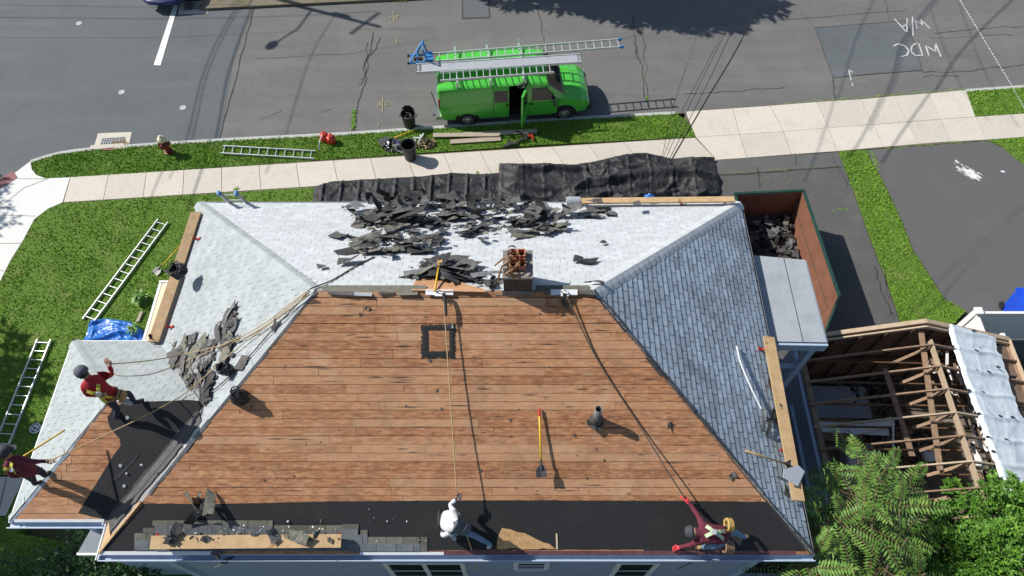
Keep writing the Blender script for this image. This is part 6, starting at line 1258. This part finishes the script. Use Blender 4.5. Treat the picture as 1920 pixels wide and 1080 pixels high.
for i,y in enumerate(ys):
    mb=MB(); m_=mt['frame_l'] if i in (0,4,6,8) else mt['frame']; mb.beam((gx0-.12,y,ge+.02),(gxr,y,gr+.05),.038,.10,(0,0,1)); mb.beam((gxr,y-.002,gr+.05),(gx1+.1,y-.002,ge+.02),.038,.10); mb.build('rafter',m_,g)
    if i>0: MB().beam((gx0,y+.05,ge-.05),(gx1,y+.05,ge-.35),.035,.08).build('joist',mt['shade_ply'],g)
    if i>0:
        MB().beam((gxr-.55,y-.03,ge),(gxr-.05,y-.03,gr-.05),.035,.08,(0,1,0)).build('brace',mt['frame'],g)
mb=MB(); mb.beam((gxr+.02,gy0,gr-.02),(gxr+.02,8.6,gr-.02),.04,.18); mb.build('ridge_board',mt['frame_l'],g)
mb=MB(); mb.beam((gxr-.45,5.3,ge+.45),(gxr-.05,8.95,gr-.15),.14,.035,(0,0,1)); mb.beam((gxr-.95,5.7,ge+.3),(gxr-1.0,8.1,ge+.3),.14,.035);  mb.build('walk_board',mt['frame'],g)
mb=MB()
for k in range(9): x=gx0+.3+k*.62; zz=ge+(gr-ge)*(1-abs(x-gxr)/(gxr-gx0)); mb.beam((x,gy1-.11,.1),(x,gy1-.11,zz-.08),.06,.05,(0,1,0))
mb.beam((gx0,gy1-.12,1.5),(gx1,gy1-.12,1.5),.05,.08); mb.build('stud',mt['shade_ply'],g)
mb=MB(); mb.beam((gx0-.2,gy1+.02,ge+.03),(gxr,gy1+.02,gr+.09),.12,.1); mb.beam((gxr,gy1+.022,gr+.09),(gx1+.1,gy1+.022,ge+.03),.12,.1); mb.build('barge_board',mt['frame_l'],g)
# old sheathing left on the lower right edge
for k,(y0,y1) in enumerate(((8.0,8.9),(7.1,7.9),(6.2,6.95))): mb=MB(); mb.frame((13.2,y0,ge+.18),(.5,0,-.18),(0,y1-y0,0),(0,0,.03)); mb.build('sheathing_board',mt['frame'],g)
mb=MB(); mb.beam((gx1+.1,gy0,ge+.03),(gx1+.1,gy1,ge+.03),.05,.14); mb.build('eave_board',mt['frame_l'],g)
# white wrap over the right slope
WL=[(1775,609),(1797,690),(1824,762),(1852,840),(1880,915),(1915,1000)]; WR=[(1868,632),(1870,655),(1880,672),(1890,700),(1898,740),(1912,775),(1938,800),(1965,840),(2000,930),(2030,1010)]
def ipl(l,t): s=t*(len(l)-1); i=min(int(s),len(l)-2); q=s-i; return l[i][0]*(1-q)+l[i+1][0]*q, l[i][1]*(1-q)+l[i+1][1]*q
def wrapfn(a,b):
    A=G(*ipl(WL,a),3.2); B=G(*ipl(WR,a),2.8); x=A.x+(B.x-A.x)*b; y=9.12-a*6.6+.0*b; y=A.y+(B.y-A.y)*b; z=gr+.17-(x-gxr)*(gr-ge)/(gx1-gxr)
    x+=.03*mnoise.noise(V3((y*6,b*3,1)))
    z+=sum(.045*math.exp(-((y-yr-.03*math.sin(x*5))/.05)**2) for yr in ys)+.025*mnoise.noise(V3((x*1.5,y*1.6,2)))+.012*max(0,1-abs(mnoise.noise(V3((x*3,y*1.5,5))))*6)+.006*mnoise.noise(V3((x*9,y*7,5)))
    if b<.06: z-=.10*(1-b/.06)
    return V3((x,y,z))
mb=MB(); mb.grid(110,34,wrapfn); o=mb.build('roof_wrap',mt['tarp_w'],smooth=True); origin_fix(tag(o,'white roof wrap sheet laid over the right slope of the garage','tarp'))
cr=random.Random(4)
for k,(u,v) in enumerate(((1826,620),(1830,657),(1829,694),(1853,697),(1871,688),(1841,735),(1816,731),(1835,775),(1856,778),(1875,780),(1898,782),(1852,819),(1886,824),(1862,846),(1786,649))):
    x=G(u,v,3.1); z=gr+.15-(x.x-gxr)*(gr-ge)/(gx1-gxr); p=G(u,v,z+.06); mb=MB(); mb.box(p,(.07,.045,.03),cr.uniform(-.6,.6)); mb.beam(p+V3((.0,.0,.018)),p+V3((.05,-.03,.03)),.018,.018); origin_fix(tag(mb.build('clip',mt['black_p']),'black clip holding the white roof wrap down' ,'clip','black clips on the roof wrap'))
# garage contents
plank('large dull grey sheet lying at the back of the garage floor',V3((8.5,8.15,.3)),V3((10.6,8.1,.3)),1.0,.03,mt['roll'],name='wallboard_sheet',cat='sheet')
plank('brown plywood sheet on the middle of the garage floor',V3((8.6,7.35,.22)),V3((10.2,7.25,.22)),.7,.03,mt['lum_old'],name='board',cat='board')
plank('broad pale board lying on the garage joists',V3((8.55,7.15,.9)),V3((10.6,7.0,.95)),.3,.03,mt['trim'],name='board',cat='board')
plank('white curved edged panel lying beside the broad board in the garage',V3((9.5,6.95,1.0)),V3((10.75,7.25,1.05)),.25,.03,mt['vinyl'],name='panel',cat='panel')
p=V3((9.35,6.35,.5)); mb=MB(); mb.lathe(p,[(.24,0),(.26,.03),(.26,.85),(.24,.88)],20,axis=(1,.12,.02)); origin_fix(tag(mb.build('water_tank',mt['alu_dull'],smooth=False),'grey cylindrical tank lying on the garage floor','tank'))
p=V3((11.35,6.25,1.0)); mb=MB(); mb.lathe(p,[(.0,0),(.14,.0),(.17,.1),(.15,.3),(.0,.34)],14,axis=(1,.1,.1),cap=False); origin_fix(tag(mb.build('jug',mt['trim'],smooth=True),'white jug lying in the garage near the ridge','jug'))
p=V3((10.35,5.35,.35)); mb=MB(); mb.lathe(p,[(.0,0),(.2,0),(.21,.05),(.19,.22),(.05,.24),(.0,.24)],16,cap=False); origin_fix(tag(mb.build('pail',mt['paper']),'white round pail on the garage floor near the sumac','pail'))
p=V3((9.75,5.55,.35)); mb=MB(); mb.box(p+V3((0,0,.1)),(.4,.28,.2),.3); mb.lathe(p+V3((0,0,.2)),[(.12,0),(.1,.12),(0,.14)],12); origin_fix(tag(mb.build('power_tool',mt['blue_p']),'blue and grey power tool on a bench in the garage','power tool'))
plank('thin white pole leaning through the garage rafters',V3((9.9,6.7,2.6)),V3((10.15,4.2,.6)),.04,.04,mt['trim'],name='pole',cat='pole'); 
for i,(a,b,w_,m_) in enumerate((((8.3,5.0,.4),(9.6,5.9,.5),.6,'ply'),((9.6,5.2,.4),(11.2,5.5,.45),.35,'frame'),((8.2,7.9,.3),(8.35,5.2,.3),.3,'shade_ply'),((10.2,4.6,.9),(10.4,3.4,.9),.7,'frame'),((11.0,4.9,.9),(11.05,3.2,.9),.3,'frame'))):
    plank(['brown cardboard sheet on the garage floor by the sumac','dark plank bench across the garage floor','shelf board along the left garage wall','brown panel under the front rafters of the garage','narrow board right of the brown panel in the garage'][i],V3(a),V3(b),w_,.04,mt[m_],name='board',cat='board')
for i,(x,y) in enumerate(((11.75,8.5),(11.9,7.4),(12.0,6.3),(12.1,5.2),(12.2,4.1))):
    mb=MB(); k=random.Random(i)
    for j in range(16): a=V3((x+k.uniform(-.35,.35),y+k.uniform(-.5,.5),2.2+k.uniform(-.1,.35))); mb.beam(a,a+V3((k.uniform(-.1,.1),k.uniform(-.7,.7),k.uniform(-.1,.1))),.07,.02,mi=k.choice([0,0,1,2]))
    origin_fix(tag(mb.build('lath_heap',[mt['frame'],mt['vinyl'],mt['scrap_dk']]),['heap of laths and white trim under the wrap, nearest the rear gable','heap of laths under the wrap, second from the rear gable','heap of laths and trim under the middle of the wrap','heap of white trim under the wrap by the maple','foremost heap of laths beside the maple leaves'][i],'lath heap'))
clutter('rubbish_heap','dark rubbish strewn over the garage floor','rubbish',1620,740,220,1.1,.25,[mt['scrap_dk'],mt['floor_dirt'],mt['shade_ply'],mt['dark']],.16,31,z=.12); clutter('rubbish_heap','brown rubbish on the garage floor nearer the front','rubbish',1690,830,160,1.0,.3,[mt['scrap_dk'],mt['floor_dirt'],mt['shade_ply'],mt['lum_old']],.18,32,z=.12)
# ------------------------------------------------------------------ fence, bin on the right
f=thing('vinyl_fence','white vinyl fence with capped corner post beyond the garage','fence',(13.9,10.3,0))
P0=V3((13.75,10.35,0))
mb=MB(); mb.frame(P0+V3((-.08,-.08,0)),(.16,0,0),(0,.16,0),(0,0,1.85)); mb.frame(P0+V3((-.11,-.11,1.85)),(.22,0,0),(0,.22,0),(0,0,.05)); mb.build('post',mt['vinyl'],f)
mb=MB(); mb.frame(P0+V3((.08,-.02,.1)),(6,0,0),(0,.04,0),(0,0,1.55)); mb.build('panel',mt['vinyl'],f); mb=MB(); mb.frame(P0+V3((.08,-.04,1.65)),(6,0,0),(0,.08,0),(0,0,.12)); mb.build('rail',mt['vinyl'],f)
mb=MB(); mb.frame(P0+V3((-.02,-1.2,.1)),(.04,0,0),(0,1.12,0),(0,0,1.55)); mb.build('panel',mt['vinyl'],f); mb=MB(); mb.frame(P0+V3((-.04,-1.2,1.65)),(.08,0,0),(0,1.12,0),(0,0,.12)); mb.build('rail',mt['vinyl'],f)
f=thing('vinyl_gate','weathered white vinyl fence running along the garage right side','fence',(14.4,8,0))
mb=MB(); mb.frame((14.15,3,.1),(.05,0,0),(0,6.6,0),(0,0,1.7)); mb.build('panel',mt['vinyl'],f); mb=MB(); mb.frame((14.12,3,1.8),(.11,0,0),(0,6.6,0),(0,0,.1)); mb.build('rail',mt['vinyl'],f)
p=V3((16.15,11.2,.01)); t=thing('recycling_bin','bright blue wheeled recycling bin at the right edge','bin',p)
mb=MB(); q0=[p+V3((-.26,-.3,0)),p+V3((.26,-.3,0)),p+V3((.26,.3,0)),p+V3((-.26,.3,0))]; q1=[p+V3((-.33,-.38,1.0)),p+V3((.33,-.38,1.0)),p+V3((.33,.38,1.0)),p+V3((-.33,.38,1.0))]; mb.add(q0+q1,[(3,2,1,0),(4,5,6,7),(0,1,5,4),(1,2,6,5),(2,3,7,6),(3,0,4,7)]); mb.build('bin_body',mt['binblue'],t)
mb=MB(); mb.frame(p+V3((-.36,-.41,1.005)),(.72,0,0),(0,.84,0),(0,0,.05)); mb.frame(p+V3((-.25,-.3,1.056)),(.5,0,0),(0,.6,0),(0,0,.03)); mb.build('lid',mt['binblue'],t)
mb=MB(); mb.tube([p+V3((-.3,.45,.98)),p+V3((.3,.45,.98))],.02,6); mb.build('handle',mt['black_p'],t)
for x in (-.32,.26): MB().lathe(p+V3((x,.33,.12)),[(.12,0),(.12,.06)],14,axis=(1,0,0)).build('wheel',mt['rubber'],t)
mb=MB(); c=p+V3((-.05,-.372,.72)); 
for k in range(3):
    a0=k*2.09; mb.tube([c+V3((.09*math.cos(a0+i*.22),-.0,.09*math.sin(a0+i*.22))) for i in range(7)],.012,5)
mb.build('recycling_mark',mt['paper'],t)
# ------------------------------------------------------------------ wires over the drive, parked car at the top
def wire(label,P,r=.012):
    far=P[0]+(P[0]-P[1]).normalized()*12+Vector((0,0,1.0)); mb=MB(); q=spline([far]+P); mb.tube(q,[r*.85*min(1,.2+.8*max(0,i-9)/8) for i in range(len(q))],5); return origin_fix(tag(mb.build('service_cable',mt['wire']),label,'cable','service cables to the house'))  # unseen far end runs on, thinned unlike a real cable to weaken its shadow
hk=V3((3.45,11.2,6.15))
wire('thickest black twisted cable dropping to the rear eave of the house',[G(1432,-20,8.4),G(1385,85,7.9),G(1320,195,7.2),G(1262,295,6.5),hk],.022); wire('thin black cable just left of the twisted one',[G(1402,-20,8.4),G(1360,85,7.8),G(1300,210,7.1),hk+V3((0,0,.06))],.010); wire('middle thin black cable of the service drop',[G(1395,-20,8.4),G(1345,90,7.8),G(1285,215,7.1),hk+V3((-.03,0,.04))],.009)
wire('leftmost thin black cable of the close bundle',[G(1388,-20,8.4),G(1330,110,7.6),G(1276,215,7.0),hk+V3((-.06,0,.0))],.008); wire('single thin cable apart from the bundle, farthest left',[G(1312,48,8.4),G(1285,130,7.6),G(1258,215,7.0),G(1240,300,6.4),hk+V3((-.08,0,0))],.008)
mb=MB(); mb.lathe(hk+V3((-.02,0,-.06)),[(.0,0),(.1,.02),(.12,.07),(.05,.14),(0,.15)],9,cap=False); mb.v=[tuple(V3(q)+V3((srn.uniform(-.03,.03),srn.uniform(-.03,.03),srn.uniform(-.01,.01)))) for q in mb.v]; origin_fix(tag(mb.build('cable_wrap',mt['tarp_b']),'crumpled bright blue wrap where the cables meet the rear eave','cable wrap'))
c0=G(303,-6,.5); t=thing('parked_car','parked white car at the top edge, only its dark blue bumper in view','car',(c0.x-.0,c0.y+1.8,ZR)); 
mb=MB(); cx,cy=c0.x,c0.y
def carring(y,w_,zb,zt_): return [V3((cx-w_,y,zb)),V3((cx-w_*1.0,y,zt_*.75)),V3((cx-w_*.9,y,zt_)),V3((cx+w_*.9,y,zt_)),V3((cx+w_,y,zt_*.75)),V3((cx+w_,y,zb))]
st=[(cy-.12,.55,.35,.6),(cy,.85,.3,.8),(cy+.5,.9,.25,.95),(cy+1.2,.92,.25,1.0),(cy+1.9,.9,.25,1.45),(cy+3.2,.9,.25,1.45),(cy+4.0,.9,.25,1.0),(cy+4.4,.8,.3,.85)]; rs=[carring(*s) for s in st]
for i in range(len(rs)-1):
    for k in range(5): mb.poly([rs[i][k],rs[i+1][k],rs[i+1][k+1],rs[i][k+1]][::-1],1 if (i in(3,5) and k==2) or (i==4 and k in(1,3)) else 0)
mb.poly(rs[0]); mb.poly(rs[-1][::-1]); mb.build('body',[mt['vinyl'],mt['glass']],t)
mb=MB(); mb.tube([V3((cx-.85,cy+.1,.35)),V3((cx-.55,cy-.14,.35)),V3((cx,cy-.2,.35)),V3((cx+.55,cy-.14,.35)),V3((cx+.85,cy+.1,.35))],.12,8); mb.build('bumper',M('navy_bumper',(.02,.03,.11),rough=.4),t,smooth=True)
for x in (-.8,.8):
    for y in (.8,3.4): mb=MB(); mb.lathe((cx+x-.1,cy+y,.2),[(.2,0),(.32,.02),(.32,.18),(.2,.2)],20,axis=(1,0,0)); mb.build('wheel',mt['rubber'],t)
# ------------------------------------------------------------------ trees and shrubs
def leaf_mesh(mb,c,d,up,L,W,r,fold=.25):
    d=d.normalized(); s=d.cross(up); 
    if s.length<1e-3: s=V3((1,0,0))
    s.normalize(); u2=s.cross(d); m_=c+d*L*.5
    mb.add([c,m_+s*W/2+u2*W*fold,c+d*L,m_-s*W/2+u2*W*fold],[(0,1,2),(0,2,3)],0,r)
def frond(mb,st,base,d,L,rn,npair=13,droop=.5,leaf=.20,wd=.045):
    d=d.normalized(); p=base; prev=[p]; dirs=d.copy(); n=npair
    for i in range(n):
        dirs=(dirs+V3((0,0,-droop/n))).normalized(); p=p+dirs*(L/n); prev.append(p)
        s=dirs.cross(V3((0,0,1))).normalized(); up=s.cross(dirs).normalized(); k=i/n; ll=leaf*(1-.55*abs(k-.42)*1.3)*rn.uniform(.85,1.1)
        if i<2: continue
        for sg in (-1,1): leaf_mesh(mb,p,(s*sg+dirs*.45+up*rn.uniform(-.12,.05)-V3((0,0,.22))),up,ll,wd*rn.uniform(.85,1.15),min(1,max(0,rn.random()*.8+k*.2)),.12)
    leaf_mesh(mb,p,dirs,V3((0,0,1)),leaf*.8,wd,rn.random())
    st.tube(prev,[.010*(1-.7*i/len(prev)) for i in range(len(prev))],4,cap=False)
def sumac(label,x,y,h,heads,seed):
    rn=random.Random(seed); t=thing('sumac_tree',label,'tree',(x,y,0)); mb=MB(); st=MB(); tr=MB()
    tr.tube([V3((x,y,0)),V3((x+.05,y+.03,h*.4)),V3((x,y,h*.7))],[.11,.09,.06],8)
    for (hx,hy,hz,nf,L) in heads:
        c=V3((hx,hy,hz)); tr.tube([V3((x,y,h*.6)),V3(((x+hx)/2,(y+hy)/2,(h*.7+hz)/2)),c],[.05,.035,.02],6); tx,ty=rn.uniform(-.35,.35),rn.uniform(-.35,.35); Rm=Matrix.Rotation(tx,3,'X')@Matrix.Rotation(ty,3,'Y')
        for k in range(int(nf*.9)):
            a=k*2.399+rn.uniform(-.5,.5); lev=rn.uniform(0,1); el=.8-1.0*lev+rn.uniform(-.15,.15); d=Rm@V3((math.cos(a)*math.cos(el),math.sin(a)*math.cos(el),math.sin(el))); frond(mb,st,c-V3((rn.uniform(-.12,.12),rn.uniform(-.12,.12),lev*.6)),d,1.12*L*rn.uniform(.75,1.2)*(.6+.5*lev),rn,droop=rn.uniform(.6,1.3))
    tr.build('trunk',mt['bark'],t,smooth=True); mb.build('leaves',mt['leafA'],t); st.build('leaf_stalks',mt['stemA'],t)
hd=[]
for (u,v,z,n_,L) in ((1650,890,5.3,15,1.0),(1605,925,5.5,13,1.0),(1575,975,5.6,13,1.0),(1690,950,5.3,14,1.0),(1560,1030,5.6,13,1.0),(1635,985,5.7,14,1.05),(1700,1010,5.3,14,1.0),(1600,1070,5.6,13,1.05),(1665,1060,5.6,14,1.05),(1735,1075,5.0,13,.9),(1640,945,4.9,10,1.0),(1550,1090,5.3,12,1.0),(1705,900,4.6,9,.8),(1625,1030,5.1,10,1.0),(1560,930,5.0,9,.9),(1530,1000,5.7,12,.95),(1520,1055,5.8,13,1.0),(1545,965,5.6,10,.9),(1510,1095,5.6,11,1.0),(1620,860,5.0,9,.9)):
    p=G(u,v,z); hd.append((p.x,p.y,z,n_,L))
sumac('sumac like tree with long feathery dark green fronds in front of the garage',7.9,2.0,4.4,hd,3)
def bush(name,label,cat,blobs,n,mat,leaf,trunk,seed,lobed=True):
    rn=random.Random(seed); cx=sum(b[0] for b in blobs)/len(blobs); cy=sum(b[1] for b in blobs)/len(blobs); zb=trunk[2] if len(trunk)>2 else 0; t=thing(name,label,cat,(trunk[0],trunk[1],zb)); mb=MB(); tr=MB(); tot=sum(b[3]**2 for b in blobs)
    for (bx,by,bz,br,sq) in blobs:
        c=V3((bx,by,bz)); tr.tube([V3((trunk[0],trunk[1],zb)),V3(((trunk[0]*1.3+bx*.7)/2,(trunk[1]*1.3+by*.7)/2,bz*.55)),c],[.07,.05,.02],6)
        for j in range(int(n*br**2/tot)):
            d=V3((rn.gauss(0,1),rn.gauss(0,1),rn.gauss(0,1))).normalized(); rr=br*(rn.random()**.45)*(1+.28*mnoise.noise(d*2.6+c)); 
            if mnoise.noise((c+d*rr)*2.1)<-.22: continue
            p=c+V3((d.x*rr,d.y*rr,d.z*rr*sq)); o=(d+V3((rn.uniform(-.6,.6),rn.uniform(-.6,.6),rn.uniform(-.5,.2)))).normalized(); up=(V3((0,0,1))+V3((rn.uniform(-.5,.5),rn.uniform(-.5,.5),0))).normalized(); L=leaf*rn.uniform(.6,1.25)
            if lobed:
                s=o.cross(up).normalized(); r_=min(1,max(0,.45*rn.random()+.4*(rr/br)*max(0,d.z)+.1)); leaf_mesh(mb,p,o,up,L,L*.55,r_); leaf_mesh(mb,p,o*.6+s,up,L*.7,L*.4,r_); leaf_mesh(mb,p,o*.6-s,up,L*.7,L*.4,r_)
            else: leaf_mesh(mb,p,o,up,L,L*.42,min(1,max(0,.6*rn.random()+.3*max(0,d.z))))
    tr.build('trunk',mt['bark'],t,smooth=True); mb.build('leaves',mat,t)
rn=random.Random(8); bl=[]
for (u,v,z,r_) in ((1790,985,3.3,.75),(1850,960,3.5,.85),(1905,940,3.4,.8),(1800,1040,3.4,.9),(1870,1030,3.7,1.0),(1930,1010,3.6,.9),(1760,1060,3.0,.7),(1840,1080,3.6,.95),(1920,1080,3.5,1.0),(1770,1010,2.9,.6),(1880,905,3.1,.45),(1790,915,3.0,.35),(1955,960,3.3,.9),(1720,1010,2.6,.5)): p=G(u,v,z); bl.append((p.x,p.y,z,r_*.72,.8))
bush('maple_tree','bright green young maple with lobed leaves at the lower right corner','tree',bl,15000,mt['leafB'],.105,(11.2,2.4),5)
bl=[]
for (u,v,z,r_) in ((175,1020,1.0,.8),(130,1050,.9,.7),(215,1060,1.0,.8),(165,1085,.9,.9),(100,1085,.7,.6),(250,1085,1.0,.7),(205,985,1.1,.5)): p=G(u,v,z); bl.append((p.x,p.y,z,r_,.75))
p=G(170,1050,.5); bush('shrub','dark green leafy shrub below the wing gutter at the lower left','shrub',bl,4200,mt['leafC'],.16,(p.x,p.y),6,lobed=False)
p=G(25,1085,.5); bush('shrub','low dark shrub in the shade at the bottom left corner','shrub',[(p.x,p.y,.5,.7,.7),(p.x+.8,p.y-.4,.5,.6,.7)],1200,mt['leafC'],.12,(p.x,p.y),7,lobed=False)
p=G(400,1082,.5); bush('shrub','dark shrub in the shade under the front wall','shrub',[(p.x,2.0,.5,.6,.7),(p.x-1.0,1.9,.5,.6,.7)],900,mt['leafC'],.14,(p.x,2.0),8,lobed=False)
# trees, pole and cables that stand outside the frame and throw the shadows seen in it
def big_tree(label,x,y,h,blobs,n,leaf,seed):
    bush('broadleaf_tree',label,'tree',blobs,n,mt['leafC'],leaf,(x,y,-.1),seed,lobed=False)
DX,DY=math.cos(SUN_AZ)/math.tan(SUN_EL),math.sin(SUN_AZ)/math.tan(SUN_EL)
def lift(u,v,z,zg=0): p=G(u,v,zg); return V3((p.x-DX*z,p.y-DY*z,z))
bl=[]
for (u,v,z,r_) in ((1150,-15,7,1.7),(1050,-20,6.5,1.5),(960,-12,6.5,1.0),(1240,0,7,1.7),(1330,5,7,1.5),(1305,42,7.2,.65),(1340,30,6.5,.9),(1190,22,7,.95),(1120,15,7,.7),(1395,-2,6,1.2),(1260,30,7,.8)): p=lift(u,v,z,ZR); bl.append((p.x,p.y,z,r_,.7))
c=lift(1180,-30,6.5); big_tree('broad tree across the road whose shadow lies on the asphalt at the top',c.x,c.y+1.5,6,bl,12000,.42,11)
bl=[]
for (u,v,z,r_) in ((-120,760,6,2.0),(-90,900,6,2.2),(20,1000,6,1.8),(-60,1050,5.5,2.2),(60,920,6.5,.9),(-30,720,6.5,.8),(90,1050,6,1.4),(-40,850,6.5,1.3),(40,830,6.5,.55),(150,1010,6,.9),(190,1060,6,1.2),(30,720,6.2,.8),(50,865,6.3,1.2),(95,850,5.8,.7),(15,670,6.4,.7),(20,935,6,1.2),(0,640,6,.5)): p=lift(u,v,z); bl.append((p.x,p.y,z,r_,.7))
c=lift(-60,900,5); big_tree('broad tree left of the lawn whose shadow darkens the lower left lawn',c.x,c.y,6,bl,13000,.36,12)
bl=[]
for (u,v,z,r_) in ((-30,380,6,.8),(10,415,6.2,.35),(-20,345,6,.6),(-60,420,6,1.0)): p=lift(u,v,z); bl.append((p.x,p.y,z,r_,.7))
c=lift(-120,400,5); big_tree('small tree beyond the corner whose shadow reaches the concrete ramp',c.x,c.y,6,bl,900,.24,13)
pb=V3((-16.1,29.1,-.1)); t=thing('utility_pole','wooden utility pole with street lamp outside the top of the photo','utility pole',pb)
MB().tube([pb,pb+V3((0,0,10))],[.13,.09],10).build('pole',mt['bark'],t); MB().beam(pb+V3((-.55,-.7,9.4)),pb+V3((.55,.7,9.4)),.07,.09).build('crossarm',mt['bark'],t)
la=pb+V3((0,0,7.1)); lb=lift(505,83,7.1,ZR); mb=MB(); mb.tube([la,la.lerp(lb,.5)+V3((0,0,.25)),lb],.035,6); mb.build('lamp_arm',mt['alu_dull'],t); mb=MB(); mb.lathe(lb-(lb-la).normalized()*.3,[(.05,0),(.16,.2),(.14,.5),(.05,.62)],12,axis=(lb-la)); mb.build('lamp_head',mt['alu_dull'],t)
mb=MB(); mb.lathe(pb+V3((.25,0,7.8)),[(.12,0),(.14,.05),(.14,.6),(.06,.7)],14); mb.build('transformer',mt['alu_dull'],t)
def shwire(label,P,z,r,zg=ZR):
    q=spline([lift(u,v,z,zg) for u,v in P]); mb=MB(); mb.tube(q,r*.47,5); origin_fix(tag(mb.build('street_cable',mt['wire']),label,'cable','street cables outside the photo'))
shwire('cable outside the photo, casting the left of three shadow lines on the side street',[(445,0),(400,80),(372,150),(343,262),(300,340),(270,420)],7.5,.035); shwire('cable outside the photo, casting the second shadow line on the side street',[(452,0),(408,80),(380,150),(354,262),(320,340)],7.5,.03); shwire('thick cable outside the photo, casting the third shadow line on the side street',[(480,-10),(455,45),(422,140),(398,262),(355,400)],7.6,.05); shwire('cable outside the photo, casting the faint shadow line by the asphalt seam',[(620,30),(575,110),(530,250),(500,330)],8,.03)
shwire('cable outside the photo, casting the long level shadow line at the top left',[(-60,31),(150,33),(320,34),(560,28),(700,20)],7,.03); shwire('cable outside the photo, casting the fainter level shadow line below it',[(-60,70),(150,70),(330,68),(560,57)],7.5,.02); shwire('cable outside the photo, casting the level shadow line at the very top',[(-60,8),(250,12),(480,14)],7,.025)
shwire('cable outside the photo, casting the leftmost shadow line by the dark patch',[(1640,-20),(1600,70),(1572,160),(1530,290),(1505,345)],8,.03); shwire('thick cable outside the photo, casting the shadow line across the dark patch',[(1760,-20),(1690,70),(1665,150),(1620,250),(1590,300)],8,.045); shwire('cable outside the photo, casting the shadow line beside it on the apron',[(1768,-20),(1698,70),(1672,150),(1628,250)],8,.03); shwire('thick cable outside the photo, casting the widest diagonal shadow line on the right',[(1900,-10),(1800,90),(1740,180),(1690,250),(1650,310)],8,.05); shwire('cable outside the photo, casting the shadow line close to the letters',[(1740,20),(1765,90),(1800,170),(1850,230)],8,.022)
shwire('cable outside the photo, casting the faint second shadow line close to the letters',[(1790,0),(1830,110),(1860,170),(1905,240)],8,.022)
